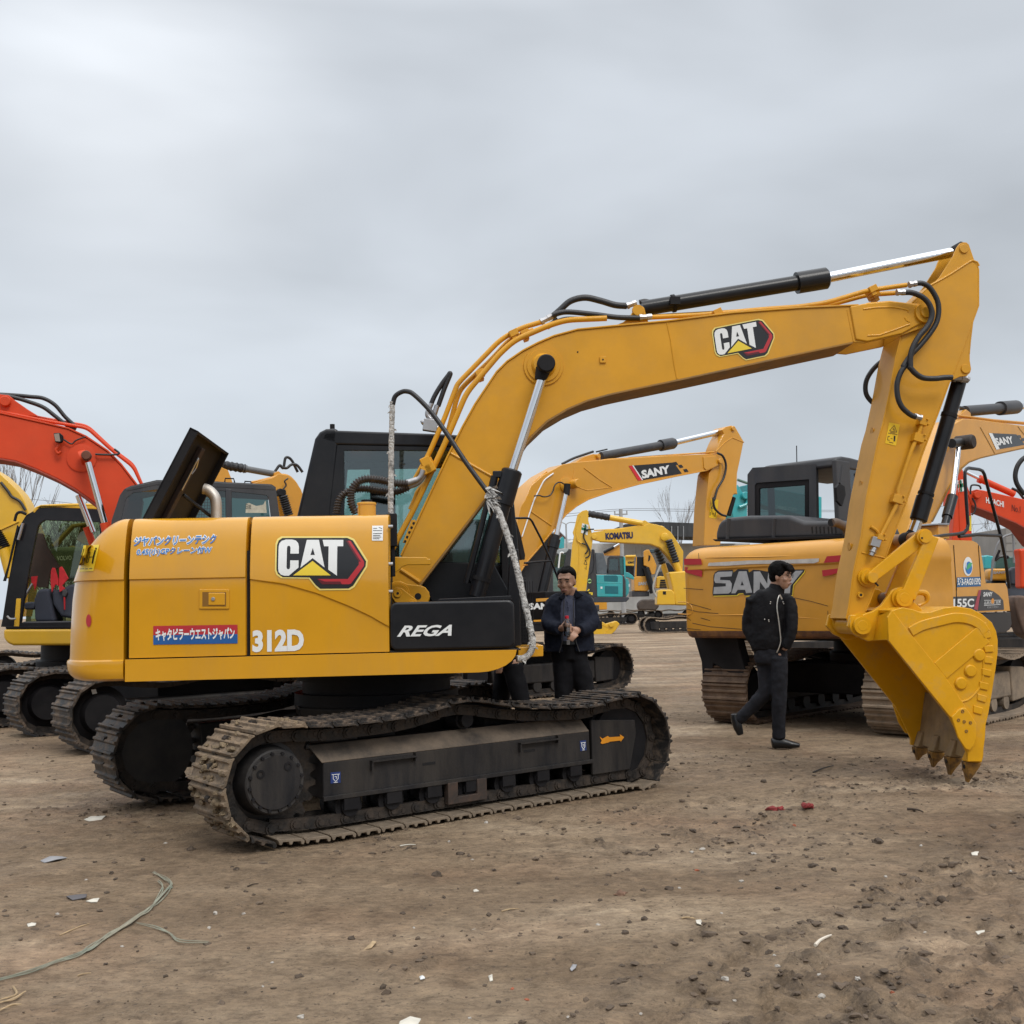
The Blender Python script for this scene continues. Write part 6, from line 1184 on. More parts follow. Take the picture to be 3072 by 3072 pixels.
# ================================================================ yellow excavator with an open black cab at far left
YM = Fr(-6.3, 15.9, .675); YH = Fr(-6.3, 15.9, math.pi+.12)
YA = thing('excavator', 'yellow excavator at left edge with a doorless black cab, red cloths tied inside', 'excavator', YM, 'excavators parked on the yard')
for s in (1, -1): crawler(YA, YM, s*.995, wd=.6, msh=SHOE)
belly(YA, YM, .62, .62, 1.0)
ny = 1.2
yb_ = slab(YH, [(-120, 1350), (0, 1421), (31, 1449), (58, 1478), (74, 1504), (86, 1535), (110, 1600), (100, 1700), (70, 1850), (20, 1850), (25, 1700), (0, 1600), (-120, 1480)], .2, -.2, 'boom', KYEL, YA, .012)
strip(YH, xz(YH, [(0, 1592), (57, 1566)], .21), .02, .1, .22, 'boom_lower_plate', KYEL, yb_)
ptube(YH, zQ((0, 1240), (130, 1340), (240, 1440), (300, 1540), (340, 1640)), .16, 5, 'steel_pipe', KYEL, yb_); hose(zQ((10, 1290), (100, 1400), (150, 1470), (250, 1530), (320, 1640)), .23, .02, par=YA, fr=YH)
bellows(YH, zR((-60, 150))[0], zR((60, 360))[0], .4, 16, 'cylinder_bellows', SLEV, YA); rod(YH, zR((40, 340))[0], zR((140, 720))[0], .4, 14, 'boom_cylinder', KYEL, YA)
roof = zQ((400, 1650), (440, 1600), (510, 1570), (800, 1555), (1010, 1552), (1300, 1560), (1300, 1640), (520, 1600), (470, 1640), (430, 1690))
slab(YH, roof, ny+.005, ny-1.0, 'cab_roof', KYEL, YA, .02)
fo = zQ((330, 1700), (440, 1640), (520, 1598), (1350, 1612))+[(330, 1900)]+zR((10, 1345), (30, 1250), (100, 800), (230, 100))
fh = zQ((480, 1840), (510, 1800), (560, 1765), (1250, 1790))+[(310, 1864)]+zR((260, 1300), (300, 1000), (390, 500), (450, 200))
cabwall(YH, fo, fh, ny, ny-.07, 'cab_side_frame', BLK, YA); cabwall(YH, fo, fh, ny-.93, ny-1.0, 'cab_far_frame', BLK, YA)
slab(YH, zR((205, 990), (262, 990), (238, 1348), (175, 1348)), ny+.012, ny-.01, 'yellow_pillar_strip', KYEL, YA, .004)
slab(YH, zR((35, 1372), (880, 1368), (1100, 1368), (1100, 1585), (870, 1582), (160, 1582), (80, 1550), (40, 1480)), ny+.03, -1.2, 'side_rail', KYEL, YA, .04)
slab(YH, zR((70, 1340), (1100, 1335), (1100, 1372), (70, 1372)), ny+.02, ny-1.1, 'cab_sill', BLKM, YA, .006)
slab(YH, zR((260, 1300), (300, 1280), (1100, 1270), (1100, 1340), (250, 1345)), ny-.02, ny-1., 'cab_floor', GRYB, YA, .02)
slab(YH, [(110, 1550), (320, 1550), (320, 1880), (75, 1880), (92, 1700)], ny-.97, ny-.976, 'far_window', glassm('olive_tinted_glass', (.66, .74, .55), .72, .02), YA, 0)
b = MB(YH); c0 = YH.px(150, 1790, ny-.5)
sq = lambda *p: slab(YH, zR(*p), ny-.3, ny-.75, 'driver_seat', mat('seat_cloth', (.035, .042, .06), .9), YA, .05)
sq((470, 870), (620, 860), (640, 1000), (700, 1290), (430, 1290), (420, 1000)); sq((640, 900), (780, 860), (900, 800), (1000, 840), (1000, 1260), (760, 1220), (660, 1060)); sq((300, 1040), (420, 1030), (445, 1080), (420, 1130), (300, 1130))
slab(YH, zR((360, 300), (450, 160), (540, 170), (600, 340), (760, 600), (640, 640), (600, 850), (480, 850), (340, 700)), ny-.8, ny-.84, 'inner_trim', mat('brown_trim', (.035, .02, .012), .7, var=.4), YA, .01)
for q in (((640, 640), (660, 600), (690, 605), (735, 750), (735, 830), (700, 810), (650, 915), (635, 780)), ((745, 600), (775, 585), (800, 620), (860, 735), (780, 830), (820, 865), (790, 885), (750, 910), (740, 830)), ((390, 715), (470, 705), (460, 770), (455, 820), (435, 890), (425, 830), (395, 810)), ((800, 960), (818, 970), (818, 1130), (806, 1135))):
    slab(YH, zR(*q), ny-.25, ny-.28, 'red_cloth', mat('red_cloth_fabric', (.45, .012, .018), .75, var=.2, vs=14), YA, .004)
slab(YH, zR((780, 880), (830, 870), (850, 920), (820, 975), (780, 960)), ny-.24, ny-.3, 'joystick', GRYB, YA, .015); ptube(YH, zR((410, 800), (350, 900), (305, 990)), ny-.25, 3, 'control_lever', STL, YA)
ptube(YH, zQ((185, 1780), (210, 1690), (260, 1665), (330, 1690)), ny+.05, 4, 'mirror_stay', BLKM, YA); slab(YH, zR((150, 330), (215, 60), (235, 90), (120, 560), (70, 770), (35, 770), (100, 560)), ny+.06, ny+.03, 'wiper', BLKM, YA, .004)
ptube(YH, zR((230, 250), (260, 150), (290, 40)), ny+.06, 4, 'door_stay', STL, YA, False); ptube(YH, zR((90, 1210), (130, 1245), (200, 1245)), ny+.06, 3, 'door_catch', STL, YA)
b = MB(YH); b.box((-1.9, -1.15, 1.1), (-.55, 1.0, 1.9)); b.build('upper_body', KYEL, YA, bevel=.03)
# olive machine glimpsed through that cab
VM = Fr(-9.0, 22.5, math.pi+.1)
VA = thing('excavator', 'olive grey excavator glimpsed through the doorless cab at left', 'excavator', VM, 'excavators parked on the yard')
OLV = mat('olive_grey_paint', (.075, .085, .045), .5, var=.2); OLY = mat('dull_ochre_paint', (.32, .21, .05), .5, var=.15)
vb = slab(VM, [(150, 1640), (300, 1640), (300, 1740), (150, 1740)], 1.2, -1.2, 'counterweight', OLV, VA, .1)
txt('VOLVO', VM, 1.2, zR((722, 512))[0], zR((905, 500))[0], zR((718, 458))[0], mat('dull_white', (.42, .42, .36), .5), VA, bold=.03, eps=-.006)
slab(VM, zR((680, 420), (900, 320), (1000, 370), (950, 400), (720, 430)), .4, -.2, 'boom', OLY, VA, .03); slab(VM, zR((640, 320), (900, 50), (1080, 30), (1080, 60), (910, 90), (680, 340)), .3, .1, 'handrail', OLY, VA, .02); slab(VM, zR((960, 250), (1010, 80), (1080, 60), (1080, 320)), .1, -.2, 'stick', OLY, VA, .02)
crawler(VA, Fr(-9., 22.5, .3), -.9, wd=.6)
# ================================================================ dusty yellow excavator behind the open hood
DM = Fr(-3.6, 19.5, .7); DH = Fr(-3.6, 19.5, math.pi+.5)
DA = thing('excavator', 'dusty yellow excavator between the open hood and front cab, black sleeve on its cylinder', 'excavator', DM, 'excavators parked on the yard')
for s in (1, -1): crawler(DA, DM, s*.995, wd=.6)
belly(DA, DM)
db = slab(DH, z4((800, 545), (950, 530), (1260, 440), (1330, 390), (1400, 400), (1480, 420), (1580, 500), (1660, 620), (1720, 800), (1780, 1100), (1500, 1300), (1350, 1000), (1300, 700), (1240, 560), (900, 580)), .2, -.2, 'boom', SYEL, DA, .012)
slab(DH, z4((1265, 440), (1270, 375), (1330, 352), (1380, 390), (1420, 440)), .12, -.12, 'cylinder_bracket', SYEL, db, .008)
ds = slab(DH, z4((360, 560), (375, 480), (405, 300), (432, 205), (470, 190), (500, 205), (510, 300), (600, 340), (645, 450), (680, 560)), .16, -.16, 'stick', SYEL, DA, .01)
rod(DH, z4((500, 262))[0], z4((840, 318))[0], 0, 13, 'cylinder_sleeve', SLEV, DA, 14, [(i/14, 1+.12*math.sin(i*2.3)) for i in range(15)]); rod(DH, z4((800, 312))[0], z4((1275, 398))[0], 0, 9.5, 'arm_cylinder', mat('grey_cylinder', (.10, .105, .11), .4), DA, 18, [(0, 1.25), (.14, 1.25), (.14, 1), (1, 1)])
hose(z4((1260, 390), (1300, 330), (1350, 270), (1400, 310), (1430, 170), (1480, 160), (1530, 210), (1570, 290), (1610, 370)), 0, .025, par=DA, fr=DH); hose(z4((1380, 300), (1450, 310), (1520, 260), (1600, 270), (1680, 370)), .1, .025, par=DA, fr=DH)
rigid(z4((940, 515), (1070, 490), (1270, 440), (1370, 400), (1480, 420), (1580, 520), (1640, 640)), .15, .02, par=db, fr=DH, m=SYEL)
slab(DH, z4((1315, 640), (1350, 600), (1440, 620), (1450, 690), (1400, 720), (1330, 710)), .45, .3, 'boom_joint', BLKM, DA, .02); bellows(DH, z4((1395, 710))[0], z4((1480, 1000))[0], .4, 14, 'cylinder_bellows', SLEV, DA)
hose(z4((1395, 620), (1440, 560), (1420, 500), (1470, 460)), .3, .014, par=DA, fr=DH)
b = MB(DH); b.box((-2, -1.2, 1.0), (1.1, 1.2, 1.9)); b.build('upper_body', SYEL, DA, bevel=.05)
# ================================================================ small bright yellow excavator in the distance
KM = Fr(7.9, 52.7, math.pi)
zP = Z(1700, 1500, .18634)
KA = thing('excavator', 'small bright yellow excavator in the distance, facing left, dark blue lettering on its boom', 'excavator', KM, 'excavators parked on the yard')
crawler(KA, KM, 1.0, 1.35, .36, .5, 40, TANM); crawler(KA, KM, -1.0, 1.35, .36, .5, 40, TANM)
kn = .35
ks = slab(KM, zP((175, 235), (250, 175), (320, 158), (352, 182), (350, 330), (378, 440), (420, 570), (418, 660), (385, 900), (310, 1480), (130, 1480), (60, 1080), (90, 720), (118, 580), (100, 520), (130, 430)), kn, kn-.3, 'stick', KYEL, KA, .02)
seam(KM, zP((215, 260), (150, 430), (150, 560), (190, 640), (200, 1000), (160, 1470)), kn, .03, 'stick_edge', KYEL, ks)
kb_ = slab(KM, zP((375, 600), (420, 520), (600, 490), (1220, 420), (1330, 375), (1450, 395), (1560, 430), (1680, 520), (1790, 680), (1880, 830), (1860, 1300), (1800, 1200), (1720, 1040), (1620, 890), (1500, 760), (1350, 705), (540, 665), (430, 640)), kn-.02, kn-.42, 'boom', KYEL, KA, .02)
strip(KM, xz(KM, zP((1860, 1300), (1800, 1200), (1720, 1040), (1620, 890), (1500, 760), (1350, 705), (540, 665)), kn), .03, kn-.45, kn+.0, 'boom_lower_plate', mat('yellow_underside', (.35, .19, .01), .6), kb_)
rod(KM, zP((345, 220))[0], zP((690, 285))[0], kn-.15, 10, 'cylinder_sleeve', SLEV, KA, 14, [(i/14, 1+.1*math.sin(i*2.3)) for i in range(15)]); rod(KM, zP((690, 285))[0], zP((1215, 378))[0], kn-.15, 8.5, 'arm_cylinder', KYEL, KA)
slab(KM, zP((1205, 410), (1215, 340), (1260, 325), (1300, 350), (1400, 410)), kn-.05, kn-.3, 'cylinder_bracket', KYEL, kb_)
txt('KOMATSU', KM, kn-.02, zP((632, 632))[0], zP((1064, 612))[0], zP((626, 538))[0], mat('navy_lettering', (.012, .012, .06), .5), KA, bold=.06, eps=-.02)
disc(KM, zP((1575, 595))[0], kn, 12, .12, 'cylinder_pin', KYEL, KA, 1); disc(KM, zP((440, 590))[0], kn, 8, .12, 'boom_stick_pin', KYEL, KA, 1)
bellows(KM, zP((1640, 640))[0], zP((1765, 1010))[0], kn+.25, 11, 'cylinder_bellows', SLEV, KA); rod(KM, zP((1755, 1000))[0], zP((1850, 1250))[0], kn+.25, 9, 'boom_cylinder', KYEL, KA)
bellows(KM, zP((1450, 780))[0], zP((1545, 1030))[0], kn-.8, 11, 'cylinder_bellows', SLEV, KA, 5); rod(KM, zP((1550, 1030))[0], zP((1750, 1660))[0], kn-.8, 8.5, 'boom_cylinder', KYEL, KA)
hose(zP((440, 470), (330, 480), (280, 530), (280, 620), (330, 720), (375, 820), (360, 900), (300, 935)), kn+.08, .035, par=KA, fr=KM); hose(zP((240, 700), (310, 720), (345, 780), (330, 830), (295, 870)), kn+.08, .035, par=KA, fr=KM); hose(zP((165, 590), (175, 650), (240, 700)), kn+.05, .03, par=KA, fr=KM, m=KYEL, name='steel_pipe')
rigid(zP((440, 490), (800, 470), (1300, 400), (1540, 425), (1700, 570), (1850, 800)), kn-.1, .03, par=kb_, fr=KM, m=KYEL)
o = flat(KM, kn, zP((250, 375), (352, 402), (335, 567), (232, 527)), WHT, ks, 'safety_sign', eps=-.015)
b = MB(KM)
for q in (((290, 390), (318, 397), (300, 552), (272, 542)), ((242, 438), (346, 468), (341, 510), (237, 478))): flat(KM, kn, zP(*q), DGRN, o, eps=-.025, b=b)
b.build('green_cross', DGRN, o, keep=True)
txt('安全', KM, kn, zP((252, 430))[0], zP((345, 455))[0], zP((254, 400))[0], DBLK, o, eps=-.03)
strokes(KM, kn, [tuple(zP(a, c)) for a, c in (((308, 965), (280, 1030)), ((280, 1030), (328, 1045)), ((328, 1045), (308, 965)), ((290, 1095), (305, 1097)), ((318, 1065), (312, 1125)))], 1.3, DBLK, ks, 'warning_print', eps=-.02)
slab(KM, zP((1640, 1160), (1930, 1140), (1990, 1700), (1740, 1690), (1700, 1400)), .9, -1., 'upper_body', KYEL, KA, .08); slab(KM, zP((1465, 1470), (1500, 1440), (1690, 1440), (1740, 1500), (1748, 1690), (1450, 1690), (1455, 1560)), 1.0, .2, 'front_body', KYEL, KA, .06)
slab(KM, zP((1548, 1470), (1600, 1470), (1598, 1525), (1550, 1520)), 1.01, .9, 'body_opening', DARK, KA, 0)
hose(zP((1515, 1045), (1470, 1150), (1420, 1290), (1395, 1400), (1410, 1490), (1445, 1560)), .95, .05, par=KA, fr=KM, m=mat('grey_hose', (.35, .35, .34), .7), name='grey_hose')
kbk = slab(KM, zM((690, 1270), (660, 1140), (700, 1100), (770, 1140), (845, 1118), (868, 1140), (835, 1190), (785, 1235), (745, 1268)), kn+.2, kn-.7, 'bucket', KYEL, KA, .03); seam(KM, zM((700, 1125), (790, 1170), (720, 1255), (690, 1262)), kn+.2, .02, 'bucket_edge', KYEL, kbk); disc(KM, zM((805, 1145))[0], kn+.2, 7, .1, 'bucket_pin', KYEL, kbk, 1)
# ================================================================ teal machines
def teal(fr, label, front):
    t = thing('excavator', label, 'excavator', fr, 'excavators parked on the yard')
    return t
TM = Fr(6.6, 75, math.pi)
TA = teal(TM, 'teal excavator with charcoal corner and louvred side beyond the small yellow stick', 1)
crawler(TA, TM, 1.0, 1.4, .38, .6, 40, TANM); crawler(TA, TM, -1.0, 1.4, .38, .6, 40, TANM)
tn = 1.2
slab(TM, zP((480, 1205), (870, 1205), (905, 1230), (905, 1560), (490, 1560)), tn, -1.2, 'side_body', TEAL, TA, .05)
slab(TM, zP((880, 1208), (925, 1225), (950, 1300), (955, 1570), (895, 1565)), tn-.02, -1.2, 'corner_panel', GRYB, TA, .04)
slab(TM, zP((330, 1100), (330, 1565), (490, 1565), (470, 1000), (450, 800), (420, 785), (400, 800)), tn-.01, tn-1., 'cab_rear_panel', GRYB, TA, .04)
for q in (((598, 1212), (800, 1212), (825, 1235), (825, 1318), (605, 1310)), ((615, 1382), (830, 1388), (832, 1512), (618, 1508))): slab(TM, zP(*q), tn+.01, tn-.05, 'louvre_panel', mat('teal_louvre', (.006, .12, .15), .5), TA, .01)
seam(TM, zP((490, 1328), (890, 1335)), tn, .02, 'panel_line', TEAL, TA); flat(TM, tn, zP((545, 1395), (575, 1395), (575, 1430), (545, 1430)), WHT, TA, 'latch_sticker', eps=-.02)
slab(TM, zP((460, 850), (590, 850), (680, 1170), (640, 1190), (480, 1190)), tn-.3, tn-.6, 'lifted_cover', mat('slate_panel', (.10, .115, .13), .5, var=.2), TA, .03)
slab(TM, zP((430, 1562), (1000, 1562), (1010, 1590), (960, 1640), (440, 1650)), tn-.02, -1.2, 'lower_skirt', mat('slate_skirt', (.035, .042, .055), .5), TA, .04)
cabwall(TM, zP((645, 1200), (655, 940), (690, 905), (900, 905), (930, 930), (955, 1210)), zP((680, 1130), (690, 960), (705, 948), (815, 948), (830, 965), (830, 1130)), tn-.3, tn-.4, 'cab_frame', GRYB, TA)
slab(TM, zP((685, 945), (830, 945), (835, 1135), (680, 1135)), tn-.34, tn-.35, 'cab_window', TGL, TA, 0); slab(TM, zP((850, 930), (915, 930), (935, 1195), (870, 1200)), tn-.29, tn-.31, 'cab_side_window', mat('teal_glass_plate', (.03, .11, .11), .15), TA, 0)
slab(TM, zP((915, 900), (945, 930), (960, 1560), (935, 1560)), tn-.1, tn-.2, 'teal_pillar', TEAL, TA, .02); slab(TM, zP((950, 1160), (1000, 1170), (1060, 1215), (1090, 1250), (1080, 1285), (1000, 1250), (950, 1240)), tn-.9, tn-1.2, 'boom', TEAL, TA, .03)
slab(TM, zP((950, 1260), (990, 1270), (1010, 1350), (1000, 1500), (960, 1560)), tn-.5, tn-.8, 'tank_panel', TEAL, TA, .03); flat(TM, tn, zP((1000, 1350), (1012, 1350), (1012, 1400), (1000, 1400)), WHT, TA, 'sticker', eps=-.02)
o = flat(TM, tn-.01, zP(*arc(368, 1305, 30, 38, n=16)), mat('lime_decal', (.35, .55, .2), .5), TA, 'recycling_decal', eps=-.02); flat(TM, tn-.01, zP((345, 1295), (392, 1290), (392, 1318), (345, 1320)), DBLK, o, 'decal_bar', eps=-.03)
strokes(TM, tn-.01, [tuple(zP(a, c)) for a, c in (((335, 1470), (365, 1435)), ((350, 1490), (420, 1500)), ((390, 1515), (420, 1520)))], 4, DYEL, TA, 'yellow_lettering', eps=-.02)
seam(TM, zP((420, 800), (440, 1000), (420, 1150), (370, 1200)), tn, .02, 'rear_pillar_edge', BLK, TA)
T2 = Fr(3.4, 68, math.pi+.1)
TB = teal(T2, 'teal excavator whose cab stands between the standing man and the yellow stick', 2)
crawler(TB, T2, 1.0, 1.4, .38, .6, 40, TANM)
cabwall(T2, zN((880, 2600), (960, 1480), (1020, 1400), (1300, 1330), (1390, 1340), (1390, 2600)), zN((980, 2000), (1010, 1550), (1050, 1470), (1190, 1420), (1280, 1420), (1180, 2000)), 1.0, .8, 'cab_frame', GRYB, TB)
slab(T2, zN((960, 2200), (1010, 1500), (1200, 1400), (1380, 1400), (1380, 2200)), .9, .88, 'cab_window', TGL, TB, 0); slab(T2, zN((1060, 1400), (1130, 1335), (1300, 1325), (1330, 1345), (1280, 1400), (1150, 1440)), 1.02, -.1, 'cab_roof', mat('grey_roof', (.30, .33, .34), .5), TB, .03)
slab(T2, zN((740, 1700), (760, 1560), (820, 1420), (850, 1400), (880, 1440), (860, 1700), (850, 2400), (740, 2400)), .5, .0, 'teal_side', TEAL, TB, .03); slab(T2, zN((1110, 1300), (1160, 1140), (1210, 1090), (1245, 1130), (1240, 1310), (1180, 1330)), -.6, -.9, 'boom', TEAL, TB, .02)
ptube(T2, zN((1130, 1700), (1160, 1440), (1190, 1400), (1230, 1410)), 1.05, 2.5, 'handrail', WHT, TB); slab(T2, zO((790, 330), (800, 210), (920, 200), (930, 300), (980, 500), (790, 540)), 1.05, .9, 'lower_window', mat('dull_green_glass', (.10, .16, .14), .2, var=.3), TB, .01)
b = MB(T2); b.box((-1.8, -1.2, 1.0), (1.5, 1.1, 1.4)); b.build('lower_body', GRYB, TB, bevel=.05)
T3 = Fr(6.3, 24.5, math.pi+.3)
TC = teal(T3, 'teal excavator boom and stick rising just left of the black cab at right', 3)
crawler(TC, T3, 1.0, 1.4, .38, .6, 40, TANM)
tb3 = slab(T3, zK((630, 500), (640, 430), (690, 300), (760, 420), (780, 450), (780, 720), (690, 720), (640, 620)), .3, -.1, 'stick', TEAL, TC, .02); ptube(T3, zK((700, 520), (770, 490), (785, 440)), .35, 5, 'steel_pipe', TEAL, TC)
rod(T3, zK((685, 255))[0], zK((900, 330))[0], .2, 4, 'arm_rod', mat('dull_green_rod', (.12, .2, .16), .4), TC); disc(T3, zK((745, 410))[0], .3, 11, .1, 'stick_joint', TEAL, TC, 1); slab(T3, zK((780, 300), (1500, 420), (1500, 650), (800, 470)), .1, -.3, 'boom', TEAL, TC, .02)
txt('KOBELCO', T3, .1, zK((1000, 525))[0], zK((1250, 560))[0], zK((1003, 495))[0], WHT, TC, bold=.03, eps=-.01)
# ================================================================ farther machines
FM = Fr(11., 95, math.pi)
FA = thing('excavator', 'far orange excavator seen from behind, silver lettering, under the small yellow boom', 'excavator', FM, 'excavators parked on the yard')
crawler(FA, FM, 1.0, 1.5, .4, .6, 40, TANM)
slab(FM, zP((1085, 1250), (1105, 1228), (1310, 1228), (1335, 1260), (1330, 1440), (1300, 1470), (1090, 1465)), 1.2, -1.2, 'counterweight', SYEL, FA, .08); slab(FM, zP((1050, 1468), (1335, 1470), (1330, 1550), (1050, 1555)), 1.1, -1.2, 'lower_skirt', GRYB, FA, .04)
txt('SANY', FM, 1.2, zP((1155, 1372))[0], zP((1315, 1362))[0], zP((1158, 1325))[0], SIL, FA, bold=.06, eps=-.03); slab(FM, zP((1112, 920), (1130, 910), (1290, 915), (1290, 1225), (1105, 1225)), 1.0, -.2, 'cab', BLK, FA, .06); slab(FM, zP((1095, 1225), (1118, 915), (1130, 915), (1125, 1225)), 1.02, .9, 'cab_edge', SYEL, FA, .02)
slab(FM, zP((1245, 1050), (1240, 830), (1280, 800), (1330, 800), (1345, 840), (1400, 930), (1450, 1060), (1420, 1190), (1370, 1205), (1330, 1090), (1270, 1060)), 1.6, 1.2, 'stick', SYEL, FA, .04); slab(FM, zP((1320, 885), (1350, 900), (1340, 970), (1310, 990)), 1.62, 1.5, 'stick_opening', DARK, FA, 0); rod(FM, zP((1280, 1090))[0], zP((1390, 1500))[0], 1.5, 9, 'arm_cylinder', BLK, FA); slab(FM, zP((1340, 790), (1430, 790), (1430, 850), (1350, 850)), .6, -.5, 'far_cab_roof', mat('slate_roof', (.04, .07, .09), .5), FA, .05)
slab(FM, zP((1140, 1690), (1160, 1640), (1220, 1600), (1420, 1595), (1450, 1640), (1500, 1700), (1440, 1780), (1160, 1770)), 3.0, 2.0, 'bucket', mat('brown_bucket', (.06, .045, .036), .7, var=.3), FA, .15)
F2 = Fr(13.6, 96, math.pi)
FB = thing('excavator', 'far yellow excavator with black louvres behind the small yellow one', 'excavator', F2, 'excavators parked on the yard')
crawler(FB, F2, 1.0, 1.5, .4, .6, 40, TANM)
fb = slab(F2, zP((1440, 1420), (1450, 1240), (1500, 1225), (1650, 1240), (1690, 1300), (1690, 1420)), 1.2, -1.2, 'side_body', KYEL, FB, .08)
for k in range(4): slab(F2, zP((1510+4*-k, 1282+36*k), (1618, 1280+36*k), (1618, 1308+36*k), (1505-4*k, 1310+36*k)), 1.23, 1.1, 'louvre', DARK, FB, 0)
slab(F2, zP((1470, 1230), (1480, 1150), (1560, 1140), (1580, 1230)), .8, -.6, 'engine_cover', GRYB, FB, .05); slab(F2, zP((1540, 1220), (1590, 1000), (1640, 1010), (1760, 1130), (1700, 1230)), .6, -.6, 'cab', BLK, FB, .05)
F3 = Fr(11.5, 112, math.pi)
FC = thing('excavator', 'far yellow excavator with a black lettered flank, right of the teal cab', 'excavator', F3, 'excavators parked on the yard')
crawler(FC, F3, 1.0, 1.5, .4, .6, 40, TANM)
slab(F3, zP((940, 900), (960, 890), (1115, 895), (1130, 960), (1120, 1065), (950, 1060)), 1.2, -1.2, 'upper_body', KYEL, FC, .08); txt('KOMATSU', F3, 1.2, zP((985, 1022))[0], zP((1115, 1018))[0], zP((985, 992))[0], DBLK, FC, bold=.06, eps=-.03); slab(F3, zP((945, 1060), (1125, 1065), (1110, 1260), (1060, 1240), (960, 1170)), 1.18, -1.2, 'lower_body', BLKM, FC, .05); rod(F3, zP((950, 910))[0], zP((1110, 905))[0], 1.4, 4, 'handrail', KYEL, FC)
F4 = Fr(8., 108, math.pi)
FD = thing('excavator', 'far pale orange excavator, only its raised boom and chrome rod showing above the teal one', 'excavator', F4, 'excavators parked on the yard')
crawler(FD, F4, 1.0, 1.5, .4, .6, 40, TANM)
slab(F4, zP((590, 850), (740, 770), (850, 700), (885, 705), (888, 860), (850, 895), (700, 895), (610, 890)), .3, -.3, 'boom', SYEL, FD, .04); rod(F4, zP((595, 845))[0], zP((760, 760))[0], .5, 4.5, 'arm_cylinder', BLK, FD); rod(F4, zP((740, 770))[0], zP((860, 700))[0], .5, 3.2, 'arm_rod', CHR, FD)
b = MB(F4); b.box((-1.2, -1.2, .9), (1.2, 1.2, 2.2)); b.build('upper_body', SYEL, FD, bevel=.08)
# red-orange machine at right
HM = Fr(10.9, 24, math.pi)
HA = thing('excavator', 'red-orange excavator at right edge with white lettering and green cross sign on its stick', 'excavator', HM, 'excavators parked on the yard')
crawler(HA, HM, 1.0, 1.5, .4, .6, 40, TANM); crawler(HA, HM, -1.0, 1.5, .4, .6, 40, TANM)
hs = slab(HM, z8((1040, 330), (1110, 300), (1180, 540), (1240, 690), (1225, 900), (1240, 1300), (960, 1300), (1000, 900), (1030, 500)), .3, -.05, 'stick', ORNG, HA, .02); slab(HM, z8((905, 545), (945, 520), (945, 780), (888, 790)), .2, .0, 'bucket_cylinder', ORNG, HA, .02)
seam(HM, z8((1060, 340), (1060, 700), (1080, 1250)), .3, .02, 'stick_edge', ORNG, hs)
hb = slab(HM, z8((1180, 640), (1240, 590), (1300, 572), (1390, 585), (1932, 705), (2500, 900), (2500, 1500), (2100, 1300), (1932, 1080), (1800, 1010), (1550, 905), (1230, 785)), .32, -.1, 'boom', ORNG, HA, .02)
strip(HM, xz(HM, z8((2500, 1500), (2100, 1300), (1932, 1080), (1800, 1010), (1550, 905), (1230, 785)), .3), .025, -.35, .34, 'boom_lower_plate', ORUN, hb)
rod(HM, z8((1150, 340))[0], z8((1345, 435))[0], .1, 5, 'arm_rod', CHR, HA); rod(HM, z8((1325, 428))[0], z8((1800, 640))[0], .1, 9, 'arm_cylinder', ORNG, HA, 16, [(0, 1.25), (.1, 1.25), (.1, 1), (1, 1)])
txt('HITACHI', HM, .32, z8((1422, 752))[0], z8((1658, 812))[0], z8((1420, 678))[0], WHT, HA, bold=.03, eps=-.012); txt('No.1', HM, .32, z8((1768, 862))[0], z8((1882, 888))[0], z8((1766, 775))[0], mat('maroon_lettering', (.07, .008, .006), .5), HA, eps=-.012)
o = flat(HM, .3, z8((1030, 455), (1108, 440), (1125, 597), (1048, 612)), WHT, hs, 'safety_sign', eps=-.01); b = MB(HM)
for q in (((1062, 452), (1086, 447), (1100, 600), (1074, 605)), ((1038, 505), (1112, 490), (1117, 540), (1043, 556))): flat(HM, .3, z8(*q), DGRN, o, eps=-.018, b=b)
b.build('green_cross', DGRN, o, keep=True)
txt('日立', HM, .3, z8((1040, 492))[0], z8((1102, 480))[0], z8((1038, 466))[0], DBLK, o, eps=-.02)
flat(HM, .3, z8((1190, 930), (1224, 928), (1226, 1130), (1196, 1132)), DYEL, hs, 'yellow_sticker', eps=-.008); hose(z8((1215, 640), (1215, 560), (1240, 515), (1330, 525), (1355, 570)), .4, .02, par=HA, fr=HM); hose(z8((1240, 690), (1280, 780), (1270, 870), (1230, 915)), .4, .02, par=HA, fr=HM); hose(z8((1770, 560), (1850, 600), (1932, 700)), .1, .03, par=HA, fr=HM)
disc(HM, z8((1290, 650))[0], .32, 10, .1, 'boom_stick_pin', ORNG, HA, 1); slab(HM, z8((1862, 1370), (2400, 1350), (2400, 1900), (1890, 1900), (1885, 1500)), 1.0, .7, 'upper_body', ORNG, HA, .05)
# near hose and brown bucket of the machine just outside the right edge, plus the clutter behind it
RM = Fr(7.4, 13.6, math.pi)
RA = thing('excavator', 'rust-brown bucket and hanging hose of an excavator cut off at right edge', 'excavator', RM, 'excavators parked on the yard')
rb = slab(RM, z9((1805, 750), (1825, 680), (1850, 650), (1900, 655), (2300, 700), (2300, 1300), (2050, 1250), (1930, 1180), (1880, 1040), (1830, 880)), .0, -.3, 'bucket', mat('rust_brown_bucket', (.13, .075, .05), .7, var=.35, vs=6, dust=(.06, .05, .045), dfac=.6, dscale=4), RA, .04); slab(RM, z9((2200, 700), (2300, 100), (2500, 100), (2450, 700)), -.2, -.5, 'stick', SYEL, RA, .02)
hose(z8((1980, 120), (1900, 180), (1840, 270), (1815, 380), (1830, 480), (1880, 570), (1940, 640)), -.2, .030, par=RA, fr=RM)
F5 = Fr(12.2, 27.5, math.pi)
